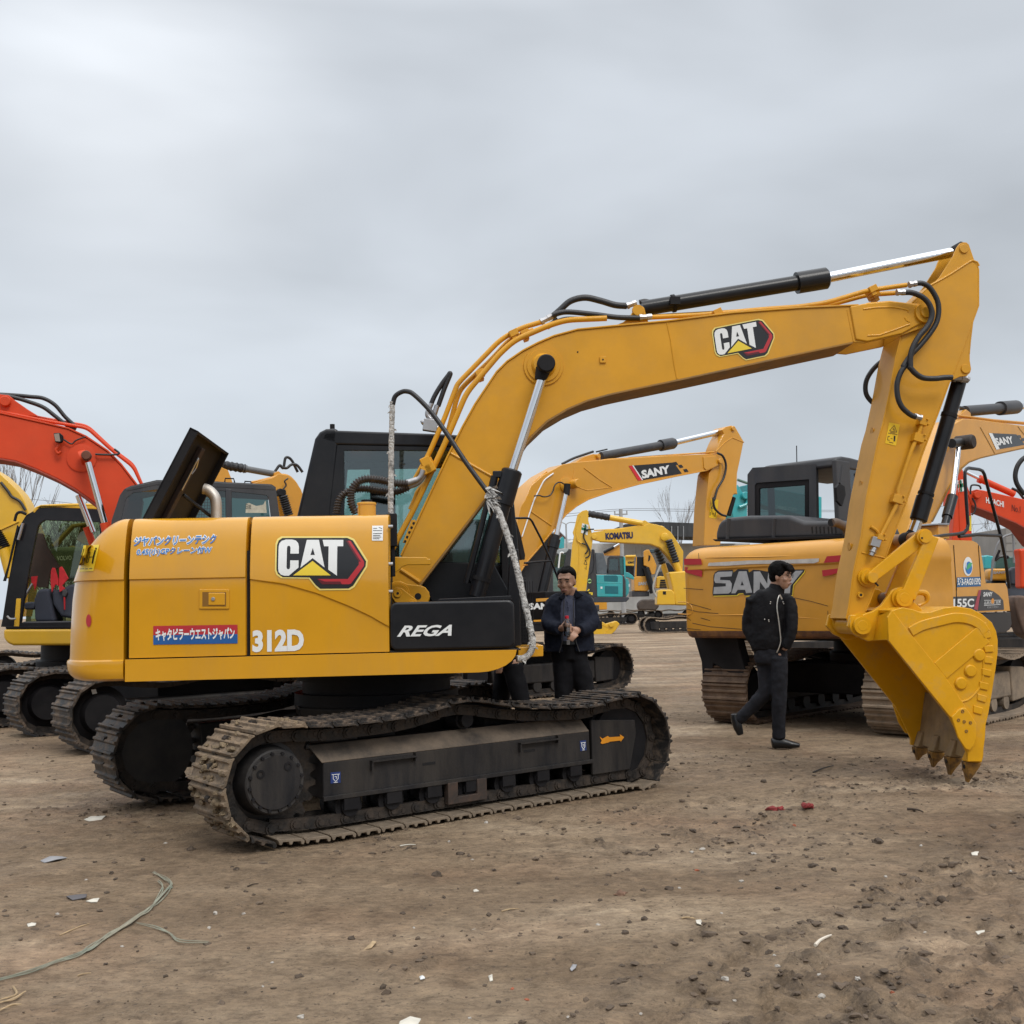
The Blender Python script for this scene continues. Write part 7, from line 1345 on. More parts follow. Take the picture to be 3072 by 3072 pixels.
FE = thing('excavator', 'pale orange excavator rear with small lettering and green cab glass, low at right edge', 'excavator', F5, 'excavators parked on the yard')
crawler(FE, F5, 1.0, 1.4, .38, .6, 40, TANM)
slab(F5, z8((1450, 1700), (1470, 1650), (1520, 1635), (1730, 1635), (1760, 1680), (1740, 1780), (1690, 1800), (1510, 1790), (1460, 1770)), 1.2, .9, 'counterweight', SYEL, FE, .06); txt('SANY', F5, 1.2, z8((1520, 1705))[0], z8((1680, 1700))[0], z8((1522, 1675))[0], SIL, FE, bold=.05, eps=-.015)
slab(F5, z8((1500, 1790), (1700, 1800), (1700, 1900), (1500, 1900)), 1.1, .8, 'lower_body', BLK, FE, .03); slab(F5, z8((1550, 1640), (1560, 1500), (1600, 1470), (1840, 1475), (1875, 1520), (1880, 1640)), .6, .3, 'cab', mat('green_cab_glass', (.045, .10, .085), .15, var=.3), FE, .03); slab(F5, z8((1400, 1640), (1395, 1470), (1440, 1455), (1530, 1470), (1530, 1640)), -.8, -1.6, 'teal_cab', TEAL, FE, .03)
slab(F5, z8((1740, 1660), (1790, 1615), (2100, 1600), (2100, 1850), (1760, 1850)), 1.6, 1.4, 'seat_cover', mat('slate_cover', (.03, .036, .05), .5), FE, .04); flat(F5, 1.6, z8((1830, 1640), (1905, 1645), (1900, 1705), (1850, 1700), (1832, 1670)), WHT, FE, 'white_tag', eps=-.01); slab(F5, z9((1690, 490), (2100, 480), (2100, 900), (1760, 820)), 1.5, 1.2, 'dark_flank', mat('slate_flank', (.05, .06, .08), .5, var=.3), FE, .03)
ptube(F5, z8((1490, 1800), (1520, 1530), (1570, 1330), (1650, 1220), (1740, 1180), (1785, 1200), (1800, 1560)), 1.7, 3, 'handrail', mat('grey_rail', (.2, .21, .22), .5), FE); ptube(F5, z8((1545, 1530), (1610, 1480), (1700, 1470), (1720, 1500)), 1.7, 3.5, 'rail_bend', BLK, FE); ptube(F5, z8((1545, 1530), (1605, 1390)), 1.7, 3.5, 'lever', BLK, FE)
# ================================================================ buildings, poles, wires, trees
def wall(name, label, cat, px0, px1, ytop, dist, thick, m, slope=0):
    f = Fr(0, dist); p = f.px(px0, ytop, 0); q = f.px(px1, ytop+slope, 0); b = MB(f)
    b.prism([(p.x, 0), (q.x, 0), (q.x, q.z), (p.x, p.z)], 0, thick); return tag(b.build(name, m, None, bevel=.02), label, cat), f
WW = mat('stained_white_wall', (.50, .50, .48), .8, var=.12, vs=.5, dust=(.25, .25, .24), dfac=.7, dscale=.35, streak=True, thr=.52)
o, f = wall('factory_wall', 'long stained white factory wall behind the small yellow excavator', 'building', 1640, 2250, 1630, 130, 12, WW); 
for x in (1907, 1925): slab(f, [(x, 1640), (x+1.2, 1640), (x+1.2, 1668), (x, 1668)], -.02, .05, 'wall_joint', mat('joint_grey', (.3, .3, .3), .8), o, 0)
o.parent = None
NET = mat('black_shade_net', (.022, .024, .026), .85, var=.3, vs=.6, dust=(.07, .075, .08), dfac=.7, dscale=1.2, streak=True)
f = Fr(0, 124); b = MB(f); q = xz(f, zP((700, 500), (740, 470), (940, 388), (1450, 350), (2100, 372), (2900, 400), (2900, 620), (700, 560)), 0); b.prism(q, 0, 6); sh = b.build('shade_shed', NET, None, bevel=.05); tag(sh, 'long shed roofed with black shade net above the white wall', 'shed')
b = MB(f)
for x in (1310, 1565, 1690, 1790, 1880): b.tube(f.P(zP((x, 420), (x, 640)), -.1), .06, 6)
b.build('shed_post', mat('post_grey', (.25, .26, .27), .6), sh)
f = Fr(0, 140); h = thing('gabled_house', 'brick house with grey gable roof and round attic vent beyond the boom cylinder', 'house', f)
slab(f, zN((1040, 1010), (1150, 1000), (1330, 1170), (1330, 1500), (1040, 1500)), 0, 8, 'gable_wall', mat('weathered_brick', (.26, .13, .095), .85, var=.25, vs=2), h, .02); slab(f, zN((900, 1150), (950, 1020), (1150, 1000), (1170, 1010), (1130, 1130), (1130, 1300), (900, 1300)), -.3, .2, 'roof', mat('grey_tiles', (.13, .14, .15), .8, var=.2), h, .02); slab(f, zN((1140, 990), (1160, 990), (1345, 1170), (1330, 1180)), -.3, 8, 'roof_edge', mat('grey_edge', (.3, .31, .32), .8), h, .02); disc(f, zN((1157, 1080))[0], -.02, 2.2, .05, 'attic_vent', DARK, h)
o, f = wall('low_building', 'low grey building strip beside the brick house', 'building', 1690, 1740, 1617, 135, 6, mat('pale_grey_wall', (.42, .43, .44), .8, var=.1)); slab(f, zN((1320, 1190), (1400, 1150), (1420, 1200), (1330, 1210)), -2, 1, 'white_sheet', WHT, o, .02)
f = Fr(0, 60); cb2 = slab(f, z8((1688, 1090), (1830, 1080), (1862, 1150), (2200, 1150), (2200, 1800), (1700, 1800)), 0, 8, 'concrete_building', mat('raw_concrete', (.27, .26, .245), .85, var=.15, vs=.6, dust=(.16, .16, .15), dfac=.5, dscale=.6, streak=True), None, .03); tag(cb2, 'raw grey concrete building standing behind the red-orange excavator at right', 'building')
for y in (1290, 1400): slab(f, z8((1695, y), (1830, y), (1830, y+4), (1695, y+4)), -.02, .05, 'concrete_joint', mat('joint_dark', (.12, .12, .11), .9), cb2, 0)
PG = mat('pole_concrete', (.33, .33, .33), .8, var=.1)
def pole(px, ytop, d, r, label, arms):
    f = Fr(0, d); t = f.px(px, ytop, 0); fr = Fr(t.x, d); o = thing('utility_pole', label, 'utility pole', fr); b = MB(fr); b.cyl((0, 0, -.1), (0, 0, t.z), r*1.3, r, n=10); b.build('shaft', PG, o)
    for dz, w in arms: b = MB(fr); b.box((-w, -.05, t.z-dz-.05), (w, .05, t.z-dz+.05)); [b.cyl((x, 0, t.z-dz), (x, 0, t.z-dz+.25), .05, n=6) for x in (-w*.9, w*.9)]; b.build('crossarm', PG, o)
    return Vector((t.x, d, t.z))
pA = pole(1862, 1527, 80, .14, 'thin grey utility pole above the small yellow excavator boom', [(.4, .5)])
pB = pole(1545, 1498, 60, .13, 'utility pole with two crossarms right of the front boom cylinder', [(.35, .7), (1.1, .7)])
b = MB(Fr(0, 70)); f = Fr(0, 70); q = f.px(1698, 1573, 0); fr = Fr(q.x, 70); lo = thing('street_lamp', 'thin double-armed street lamp above the brick house', 'street lamp', fr); b = MB(fr); b.cyl((0, 0, -.1), (0, 0, q.z), .07, .05, n=8); b.build('shaft', PG, lo)
for s in (-1, 1): b = MB(fr); b.tube(catmull([(0, 0, q.z), (s*.25, 0, q.z+.12), (s*.6, 0, q.z+.1), (s*.9, 0, q.z+.16)], 4), .03, 6); b.box((s*.9-.15, -.06, q.z+.1), (s*.9+.2, .06, q.z+.18)); b.build('lamp_arm', PG, lo)
WIR = mat('wire_grey', (.10, .10, .11), .7)
def wire(pts, d, label, r=.016):
    f = Fr(0, d); b = MB(f); b.tube(catmull(f.P(pts, 0), 8), r, 5); tag(b.build('overhead_wire', WIR, None), label, 'wire', 'overhead wires')
wire([(1530, 1554), (1700, 1542), (1862, 1527), (2100, 1528), (2700, 1532)], 80, 'upper overhead wire crossing the sky behind the small yellow excavator'); wire([(1530, 1560), (1700, 1549), (1862, 1532), (2100, 1534), (2700, 1536)], 80.5, 'lower overhead wire crossing the sky behind the small yellow excavator')
wire([(2700, 1530), (2900, 1512), (3150, 1490)], 80, 'upper overhead wire behind the white boom rod at right'); wire([(2700, 1580), (2900, 1575), (3150, 1552)], 80.3, 'lower overhead wire under the red-orange boom at right')
wire([(-80, 1490), (120, 1500), (300, 1520)], 80, 'overhead wire above the yellow cab roof at left')
BARK = mat('bare_bark', (.16, .14, .125), .9, var=.2)
def bare_tree(px, ybase, ytop, d, label, seed, spread=.5, n0=7, group=None):
    f = Fr(0, d); a = f.px(px, ybase, 0); t = f.px(px, ytop, 0); fr = Fr(a.x, d); o = thing('bare_tree', label, 'tree', fr, group); Hh = t.z; rm = random.Random(seed)
    b = MB(fr); b.tube([(0, 0, -.1), (.05, 0, Hh*.25), (0, .05, Hh*.55)], [.13*Hh/8, .1*Hh/8, .06*Hh/8], 7); b.build('trunk', BARK, o); b = MB(fr)
    def br(p, d_, L, r, lev):
        q = p+d_*L; m = p.lerp(q, .5)+Vector((rm.uniform(-1, 1), rm.uniform(-1, 1), 0))*L*.06; b.tube([p, m, q], [r, r*.8, r*.5], 4)
        if lev: 
            for k in range(rm.randint(3, 4)): br(p.lerp(q, rm.uniform(.35, 1)), (d_+Vector((rm.uniform(-1, 1), rm.uniform(-1, 1), rm.uniform(-.1, .6)))*spread).normalized(), L*rm.uniform(.5, .75), max(r*.55, .009), lev-1)
    for k in range(n0): br(Vector((0, 0, Hh*rm.uniform(.2, .55))), Vector((rm.uniform(-1, 1)*spread*1.1, rm.uniform(-1, 1)*spread, 1)).normalized(), Hh*rm.uniform(.3, .42), .035*Hh/8, 3)
    b.build('crown', BARK, o)
bare_tree(2040, 1800, 1535, 150, 'leafless tree above the black shed roof left of the orange stick', 3, .28, 6)
bare_tree(45, 1850, 1415, 60, 'tall leafless tree at left below the orange-red boom', 5, .25, 5)
bare_tree(85, 1850, 1450, 62, 'slender leafless tree beside the yellow boom at left', 8, .22, 4)
for i, (x, yt, d) in enumerate(((2952, 1600, 70), (2985, 1622, 66), (2925, 1625, 72), (3010, 1640, 75))): bare_tree(x, 1800, yt, d, ('leafless bush right of the orange machine, beside its black rail', 'leafless bush between the black rail and the concrete building', 'leafless bush peeping over the orange engine housing', 'leafless bush against the foot of the concrete building')[i], 20+i, .8, 9, 'leafless bushes by the concrete building')
for i, (x, yt) in enumerate(((140, 1560), (190, 1575), (240, 1565))): bare_tree(x, 1850, yt, 45, ('leafless tree seen through the left of the doorless cab', 'leafless tree seen through the middle of the doorless cab', 'leafless tree seen through the right of the doorless cab')[i], 40+i, .6, 8)
# ================================================================ people
SKIN = mat('skin', (.47, .27, .185), .5, var=.08, vs=12); SKIN2 = mat('pale_skin', (.50, .30, .215), .5, var=.06, vs=12); HAIR = mat('black_hair', (.006, .0055, .0055), .8, spec=.12, var=.4, vs=60, bump=.4, bscale=120)
NAVY = mat('navy_jacket_cloth', (.011, .014, .026), .8, var=.25, vs=9, spec=.2, bump=.25, bscale=22); SHIRT = mat('slate_blue_knit', (.075, .085, .135), .85, var=.1, vs=10); TRO = mat('black_trouser_cloth', (.007, .007, .009), .85, var=.3, spec=.2, bump=.15, bscale=18)
BJKT = mat('black_jacket_cloth', (.006, .006, .008), .75, var=.3, spec=.25, bump=.3, bscale=20); JEAN = mat('charcoal_denim', (.017, .018, .023), .85, var=.35, vs=7, spec=.2, bump=.2, bscale=25); LEA = mat('black_shoe_leather', (.008, .009, .011), .3, var=.2); LIP = mat('lip_skin', (.24, .09, .075), .5); EYE = mat('dark_eye', (.012, .009, .008), .25); ZIP = mat('zip_metal', (.65, .63, .58), .35, metal=.7)
def etube(b, pts, n=16):
    """pts: (centre, half width, half depth[, axis]) elliptical sections"""
    P = [Vector(p[0]) for p in pts]; rs = []
    for i, q in enumerate(pts):
        d = (P[min(i+1, len(P)-1)]-P[max(i-1, 0)]).normalized(); ax = Vector(q[3]) if len(q) > 3 else Vector((1, 0, 0)); u = ax-d*ax.dot(d)
        if u.length < .2: u = Vector((0, 0, 1))-d*d.z
        u.normalize(); v = d.cross(u); rs.append([P[i]+u*math.cos(2*math.pi*k/n)*q[1]+v*math.sin(2*math.pi*k/n)*q[2] for k in range(n)])
    b.rings(rs)
def ptscurve(pts, n=4):
    c = catmull([p[0] for p in pts], n); o = []
    for i, q in enumerate(c):
        t = i/n; k = min(int(t), len(pts)-2); f = t-k; o.append((q, pts[k][1]*(1-f)+pts[k+1][1]*f, pts[k][2]*(1-f)+pts[k+1][2]*f)+((pts[k][3],) if len(pts[k]) > 3 else ()))
    return o
def fuse(b, name, m, par, vox=.011, smooth=4, wrinkle=0, size=.08):
    o = b.build(name, m, par, ang=180, keep=False)
    r = o.modifiers.new('fuse', 'REMESH'); r.mode = 'VOXEL'; r.voxel_size = vox; r.use_smooth_shade = True
    s = o.modifiers.new('soften', 'SMOOTH'); s.iterations = smooth; s.factor = .5
    if wrinkle:
        t = bpy.data.textures.new(name+'_folds', 'CLOUDS'); t.noise_scale = size; t.noise_depth = 2; d = o.modifiers.new('folds', 'DISPLACE'); d.texture = t; d.strength = wrinkle; d.mid_level = .5; d.texture_coords = 'LOCAL'
    return o
def finger(b, base, dirs, lens, r):
    P = [Vector(base)]
    for d, l_ in zip(dirs, lens): P.append(P[-1]+Vector(d).normalized()*l_)
    b.tube(catmull(P, 3), [r*(1-.25*i/(3*len(lens))) for i in range(3*len(lens)+1)], 8)
def head(b, c, yaw, tilt, s=1.):
    """skull, jaw, nose, ears, neck stub about head centre c; face looks along -y before yaw"""
    M = Matrix.Translation(c) @ Matrix.Rotation(yaw, 4, 'Z') @ Matrix.Rotation(tilt, 4, 'X') @ Matrix.Scale(s, 4)
    k = MB(); k.ball((0, .012, .028), .098, 20, 14, (.80, 1.0, .98)); etube(k, [((0, -.020, .04), .068, .075), ((0, -.028, -.03), .066, .066), ((0, -.036, -.078), .052, .054), ((0, -.046, -.108), .032, .036), ((0, -.05, -.120), .016, .02)])
    k.ball((0, -.094, -.030), .016, 10, 8, (1.05, .9, .75)); etube(k, [((0, -.080, .025), .010, .013), ((0, -.090, -.005), .011, .013), ((0, -.098, -.028), .013, .012)])
    for sx in (-1, 1): k.ball((sx*.077, .005, -.012), .03, 10, 8, (.28, .62, 1.05)); k.ball((sx*.044, -.066, -.03), .028, 8, 6, (1, .7, .8)); k.ball((sx*.033, -.078, .030), .02, 8, 6, (1.4, .45, .4))
    k.ball((0, -.088, -.075), .02, 8, 6, (1.3, .6, .55))
    b.add([M @ v for v in k.v], k.f); return M
def facebits(M, fr, par, hairf, lip=LIP):
    T_ = lambda k: [M @ v for v in k.v]
    for sx in (-1, 1):
        k = MB(); k.ball((sx*.033, -.086, .008), .0125, 10, 6, (1.25, .6, .42)); q = MB(fr); q.add(T_(k), k.f); q.build('eye', EYE, par)
        k = MB(); k.tube([(sx*.014, -.100, .029), (sx*.034, -.099, .034), (sx*.053, -.086, .029)], [.004, .0055, .003], 6); q = MB(fr); q.add(T_(k), k.f); q.build('eyebrow', HAIR, par)
    k = MB(); k.tube([(-.026, -.091, -.071), (-.010, -.102, -.066), (0, -.104, -.067), (.010, -.102, -.066), (.026, -.091, -.071)], [.003, .006, .006, .006, .003], 8); q = MB(fr); q.add(T_(k), k.f); q.build('mouth', lip, par)
    k = MB(); hairf(k); q = MB(fr); q.add(T_(k), k.f); return fuse(q, 'hair', HAIR, par, .008, 2, .008, .02)
# ---- man with the bottle
P1 = Fr(.5, 9.8); A1 = thing('person', 'man in open navy jacket over slate polo shirt, holding a bottle in both hands', 'person', P1, 'people in the yard')
J = lambda x, y, Y=0: P1.px(x, y, Y)
X1, X2 = (.94, -.34, 0), (1, 0, 0)
b = MB(P1); hc = J(1700, 1744, -.03); Mh = head(b, hc, R(-20), R(9), 1.0)
etube(b, [(J(1711, 1763, .03), .062, .062), (J(1710, 1790, .04), .068, .066), (J(1709, 1805, .04), .10, .08)])
etube(b, [(J(1709, 1798, .03), .13, .09), (J(1708, 1840, .02), .165, .10), (J(1707, 1890, .02), .155, .105), (J(1706, 1940, .02), .165, .11), (J(1708, 1978, .02), .15, .10)])
for sx, q in ((-1, ((1665, 1808, .02), (1648, 1862, -.02), (1684, 1886, -.20))), (1, ((1752, 1804, .02), (1776, 1860, -.02), (1732, 1893, -.20)))): etube(b, [(J(*p), .045-.008*i, .045-.008*i) for i, p in enumerate(q)])
for q in (((1690, 1980), (1692, 2060), (1688, 2150), (1684, 2255)), ((1724, 1980), (1745, 2060), (1762, 2150), (1772, 2255))): etube(b, [(J(*p, .02), .07-.012*i, .07-.012*i) for i, p in enumerate(q)])
# hands: right hand round the bottle, left hand below it
hr = J(1694, 1881, -.235); b.ball(hr, .042, 12, 8, (.85, .75, 1.0)); etube(b, [(J(1684, 1886, -.19), .028, .026), (hr, .036, .03)])
for i in range(4):
    z_ = .030-.020*i; finger(b, hr+Vector((-.012, -.022, z_)), [(.7, -.75, -.1), (1, -.1, -.15), (.8, .55, -.15)], (.034, .030, .022), .0105)
finger(b, hr+Vector((-.005, .0, .034)), [(.5, -.5, .7), (1, -.2, .25)], (.034, .03), .0115)
hl = J(1726, 1893, -.235); b.ball(hl, .042, 12, 8, (.9, .7, .95)); etube(b, [(J(1736, 1891, -.19), .028, .026), (hl, .036, .03)])
for i in range(4): finger(b, hl+Vector((-.020+.014*i, -.022, -.012-.008*i)), [(-.75, -.5, -.55), (-.75, -.05, -.75), (-.5, .2, -.8)], (.036, .028, .022), .0105)
finger(b, hl+Vector((-.02, -.01, .03)), [(-.9, -.45, .25), (-.9, .0, -.1)], (.034, .028), .0115)
fuse(b, 'body', SKIN, A1, .0065, 2)
def hair1(k):
    k.ball((0, .034, .050), .097, 24, 16, (.86, .96, .92)); k.ball((0, .052, -.01), .08, 16, 10, (.93, .75, .7)); k.ball((0, -.014, .090), .058, 12, 8, (.95, 1.05, .62)); [k.ball((sx*.05, .012, .078), .05, 12, 8, (.75, 1.1, .75)) for sx in (-1, 1)]
    for sx in (-1, 1): k.ball((sx*.069, .012, .03), .024, 8, 6, (.5, .8, 1.3))
facebits(Mh, P1, A1, hair1)
b = MB(P1); etube(b, ptscurve([(J(1709, 1797, .02), .10, .075), (J(1706, 1812, .01), .165, .10), (J(1705, 1850, 0), .178, .118), (J(1704, 1900, 0), .172, .125), (J(1704, 1928, .0), .165, .118)])); etube(b, [(J(1709, 1790, .03), .075, .072), (J(1708, 1803, .02), .105, .09)]); fuse(b, 'polo_shirt', SHIRT, A1, .012, 3, .012, .1)
b = MB(P1)
for pts in ([(1697, 1799), (1700, 1800), (1708, 1832), (1704, 1833)], ): b.ext([J(x, y, -.125) for x, y in pts], (0, .006, 0))
for x, y in ((1703, 1806), (1704, 1820)): q = J(x, y, -.132); b.ball(q, .006, 8, 6)
b.build('shirt_placket', mat('placket', (.05, .058, .1), .8), A1, bevel=.002)
b = MB(P1)
for q in ([(1688, 1786), (1694, 1779), (1701, 1793), (1704, 1802), (1696, 1800)], [(1728, 1778), (1732, 1788), (1715, 1800), (1706, 1803), (1712, 1792)]): b.ext([J(x, y, -.07) for x, y in q], (0, .012, 0))
b.build('shirt_collar', mat('collar_cloth', (.13, .14, .19), .85), A1, bevel=.004)
b = MB(P1)      # jacket: open shell, back and two fronts, sleeves
def jk(z_): return z_
secs = [(1788, 1709, .150, .085), (1798, 1708, .205, .105), (1815, 1708, .232, .125), (1850, 1707, .232, .14), (1890, 1706, .225, .145), (1925, 1708, .225, .148), (1955, 1710, .228, .148)]
rsO = []; 
for y, x, a, d in secs:
    c = J(x, y, .015); ring = []
    g0 = 16 if y < 1800 else 17 if y < 1870 else 16
    for i in range(33):
        th = R(-90+g0*.95+(360-2*g0*.95)*i/32)-R(4); r_ = 1+.02*math.sin(i*2.1+y*.08)
        ring.append(c+Vector((a*math.cos(th)*r_, d*math.sin(th)*r_, .0)))
    rsO.append(ring)
rsI = [[p+(J(secs[j][1], secs[j][0], .015)-p)*.09 for p in r] for j, r in enumerate(rsO)]
rs = [o_+i_[::-1] for o_, i_ in zip(rsO, rsI)]; b.rings(rs)
b.ball(J(1673, 1802, .02), .070, 14, 10); b.ball(J(1745, 1798, .02), .072, 14, 10)
etube(b, ptscurve([(J(1672, 1799, .02), .070, .07), (J(1656, 1822, .01), .070, .072), (J(1649, 1850, -.02), .066, .069), (J(1645, 1872, -.06), .066, .07), (J(1660, 1882, -.13), .062, .064), (J(1680, 1886, -.20), .052, .055)]))
etube(b, ptscurve([(J(1746, 1796, .02), .07, .07), (J(1763, 1818, .01), .072, .072), (J(1773, 1848, -.02), .068, .07), (J(1776, 1868, -.06), .07, .072), (J(1760, 1884, -.13), .064, .066), (J(1738, 1892, -.20), .054, .056)])); fuse(b, 'jacket', NAVY, A1, .010, 3, .020, .08)
b = MB(P1)
for q in ([(1694, 1778), (1686, 1783), (1674, 1793), (1688, 1800), (1696, 1792)], [(1727, 1768), (1742, 1779), (1752, 1786), (1728, 1796), (1722, 1784)]): b.ext([J(x, y, -.10) for x, y in q], (.0, .03, .0))
b.build('jacket_collar', NAVY, A1, bevel=.008)
b = MB(P1)
for q in ([(1692, 1800), (1690, 1870), (1687, 1925), (1678, 1958)], [(1720, 1800), (1722, 1870), (1728, 1925), (1738, 1955)]): b.tube([J(x, y, -.14) for x, y in q], .005, 6)
b.build('jacket_zip', mat('dull_zip', (.08, .08, .085), .5, metal=.5), A1)
b = MB(P1)
etube(b, ptscurve([(J(1706, 1915, .01), .165, .118), (J(1707, 1945, .01), .175, .125), (J(1708, 1978, .01), .165, .12)]))
etube(b, ptscurve([(J(1690, 1960, .01), .095, .105), (J(1690, 2020, .0), .094, .098), (J(1689, 2080, .0), .082, .085), (J(1686, 2160, .0), .074, .075), (J(1684, 2258, .0), .07, .072)]))
etube(b, ptscurve([(J(1726, 1960, .01), .095, .105), (J(1744, 2020, .0), .096, .098), (J(1757, 2080, .0), .088, .088), (J(1766, 2160, .0), .076, .078), (J(1773, 2258, .0), .072, .072)]))
fuse(b, 'trousers', TRO, A1, .012, 4, .018, .09)
b = MB(P1); etube(b, [(J(1706, 1922, .0), .170, .124), (J(1706, 1932, .0), .172, .126)], 24); b.build('belt', LEA, A1); b = MB(P1); b.ext([J(x, y, -.13) for x, y in ((1700, 1921), (1710, 1921), (1710, 1934), (1700, 1934))], (0, .01, 0)); b.build('belt_buckle', STL, A1, bevel=.002)
for x, dx in ((1682, -.03), (1775, .04)):
    b = MB(P1); a = J(x, 2262, .0); etube(b, [(Vector((a.x, .07, .04)), .035, .04), (Vector((a.x, .0, .045)), .045, .05), (Vector((a.x+dx, -.10, .035)), .05, .035), (Vector((a.x+dx*1.4, -.19, .022)), .035, .022)]); fuse(b, 'shoe', LEA, A1, .01, 2)
bf = Fr(0, 0, M=P1.M @ Matrix.Translation(J(1701, 1880, -.275))); bt_ = thing('bottle', 'clear drinks bottle with red cap held by the man in the navy jacket', 'bottle', bf)
b = MB(bf); b.lathe((0, 0, -.085), (0, 0, .075), [(0, .026), (.03, .030), (.45, .031), (.5, .029), (.55, .031), (.72, .031), (.88, .016), (1, .013)], 20); b.build('bottle_body', glassm('clear_plastic', (.93, .95, .97), .95, .05), bt_)
b = MB(bf); b.lathe((0, 0, -.083), (0, 0, -.0), [(0, .025), (.06, .028), (1, .028)], 20); b.build('drink', glassm('clear_drink', (.85, .88, .90), .9), bt_)
b = MB(bf); b.cyl((0, 0, .070), (0, 0, .096), .0175, n=16); b.build('bottle_cap', mat('red_cap', (.62, .012, .03), .4), bt_, bevel=.003)
# ---- young man walking to the right
P2 = Fr(2.46, 10.5); A2 = thing('person', 'young man in glasses and black zipped jacket walking right, hands in pockets', 'person', P2, 'people in the yard')
J = lambda x, y, Y=0: P2.px(x, y, Y)
b = MB(P2); Mh = head(b, J(2343, 1728, -.02), R(52), R(4), 1.02)
etube(b, [(J(2330, 1745, .02), .055, .058), (J(2325, 1772, .03), .06, .062), (J(2322, 1790, .03), .10, .085)])
etube(b, [(J(2318, 1785, .02), .12, .09), (J(2312, 1850, .02), .15, .10), (J(2310, 1920, .02), .13, .09), (J(2311, 1965, .02), .11, .08)])
hips = J(2312, 1965)
legA = [(J(2330, 1960, -.04), .06, .06), (J(2337, 2080, -.08), .045, .045), (J(2336, 2215, -.06), .035, .035)]; legB = [(J(2300, 1960, .06), .06, .06), (J(2296, 2075, .03), .045, .045), (J(2216, 2160, .12), .032, .032)]
etube(b, legA); etube(b, legB)
for q in (((2262, 1805, .05), (2246, 1870, .10), (2283, 1952, .0)), ((2370, 1805, -.06), (2378, 1870, -.12), (2352, 1950, -.08))): etube(b, [(J(*p), .044-.008*i, .044-.008*i) for i, p in enumerate(q)])
for c, s in (((2298, 1970, .0), 1), ((2338, 1970, -.03), -1)):
    h = J(*c); b.ball(h, .042, 12, 8, (.8, .55, 1))
    for i in range(4): finger(b, h+Vector((-.024+.016*i, -.005, -.03)), [(0, -.1, -1), (.1, .1, -1)], (.034, .03), .0095)
    finger(b, h+Vector((s*.03, -.01, .01)), [(s*.5, -.2, -.8), (0, 0, -1)], (.032, .026), .0105)
fuse(b, 'body', SKIN2, A2, .0065, 2)
def hair2(k):
    k.ball((0, .022, .052), .108, 24, 16, (.88, .98, .90)); k.ball((0, .055, -.005), .085, 16, 10, (.92, .72, .8))
    rm = random.Random(4)
    for i in range(26): a = rm.uniform(0, 6.28); q = rm.uniform(.3, 1); k.ball((.075*q*math.cos(a), .012+.09*q*math.sin(a), .125-.05*q*q+rm.uniform(-.005, .012)), rm.uniform(.018, .03), 8, 6, (1.1, 1.1, .7))
    for i in range(7): x = -.055+.018*i; k.tube([(x, -.03, .115), (x*1.05, -.078, .098), (x*1.1+.006, -.100, .060), (x*1.1+.01, -.098, .046-.008*(i % 2))], [.018, .017, .013, .006], 8)
    for sx in (-1, 1): k.ball((sx*.074, -.008, .028), .03, 8, 6, (.5, .9, 1.3))
facebits(Mh, P2, A2, hair2)
k = MB()
for sx in (-1, 1): k.tube([(sx*.034+.024*math.cos(R(a)), -.108+abs(sx*.034+.024*math.cos(R(a)))*.18, .006+.018*math.sin(R(a))) for a in range(0, 361, 30)], .0022, 6); k.tube([(sx*.058, -.097, .012), (sx*.078, -.05, .012), (sx*.082, .0, .008)], .0022, 6)
k.tube([(-.012, -.106, .01), (.012, -.106, .01)], .0022, 6); q = MB(P2); q.add([Mh @ v for v in k.v], k.f); q.build('glasses', mat('glasses_frame', (.02, .018, .018), .3, metal=.5), A2)
b = MB(P2); etube(b, ptscurve([(J(2326, 1768, .02), .070, .07), (J(2322, 1783, .02), .12, .095), (J(2316, 1798, .02), .195, .110), (J(2312, 1830, .02), .203, .126), (J(2309, 1880, .02), .19, .13), (J(2309, 1925, .01), .182, .13), (J(2311, 1948, .01), .172, .122)])); b.ball(J(2264, 1802, .03), .067, 14, 10); b.ball(J(2362, 1803, -.04), .067, 14, 10)
for q in (((2258, 1797, .03), (2250, 1830, .06), (2242, 1870, .08), (2250, 1905, .05), (2274, 1946, -.02)), ((2366, 1800, -.05), (2374, 1830, -.09), (2377, 1868, -.12), (2372, 1905, -.13), (2356, 1944, -.11))):
    etube(b, ptscurve([(J(*p), .064-.004*i, .067-.004*i) for i, p in enumerate(q)]))
jt = fuse(b, 'jacket', BJKT, A2, .011, 3, .024, .08)
b = MB(P2); etube(b, [(J(2333, 1756, .02), .072, .072), (J(2326, 1780, .02), .085, .082)], 20); b.build('jacket_collar', BJKT, A2, bevel=.006)
b = MB(P2); zp = [J(p[0], p[1], p[2]*.87) for p in ((2338, 1786, -.10), (2333, 1800, -.13), (2331, 1825, -.145), (2336, 1860, -.15), (2340, 1895, -.150), (2342, 1925, -.148), (2334, 1950, -.14), (2330, 1958, -.13))]; b.tube(catmull(zp, 4), .006, 6); zo = b.build('jacket_zip', ZIP, A2); b = MB(P2); b.ext([J(x, y, -.135) for x, y in ((2338, 1785), (2341, 1783), (2348, 1796), (2345, 1799))], (0, .006, 0)); b.build('zip_pull', ZIP, zo, bevel=.001)
for x, y in ((2312, 1806), (2311, 1811), (2349, 1806), (2351, 1811), (2306, 1860), (2307, 1864), (2294, 1858), (2363, 1859), (2365, 1863)): q = J(x, y, -.124); b = MB(P2); b.ball(q, .006, 8, 6); b.build('jacket_stud', ZIP, A2)
b = MB(P2)
etube(b, ptscurve([(J(2311, 1935, .01), .155, .115), (J(2312, 1965, .01), .165, .12), (J(2314, 1990, .01), .15, .115)]))
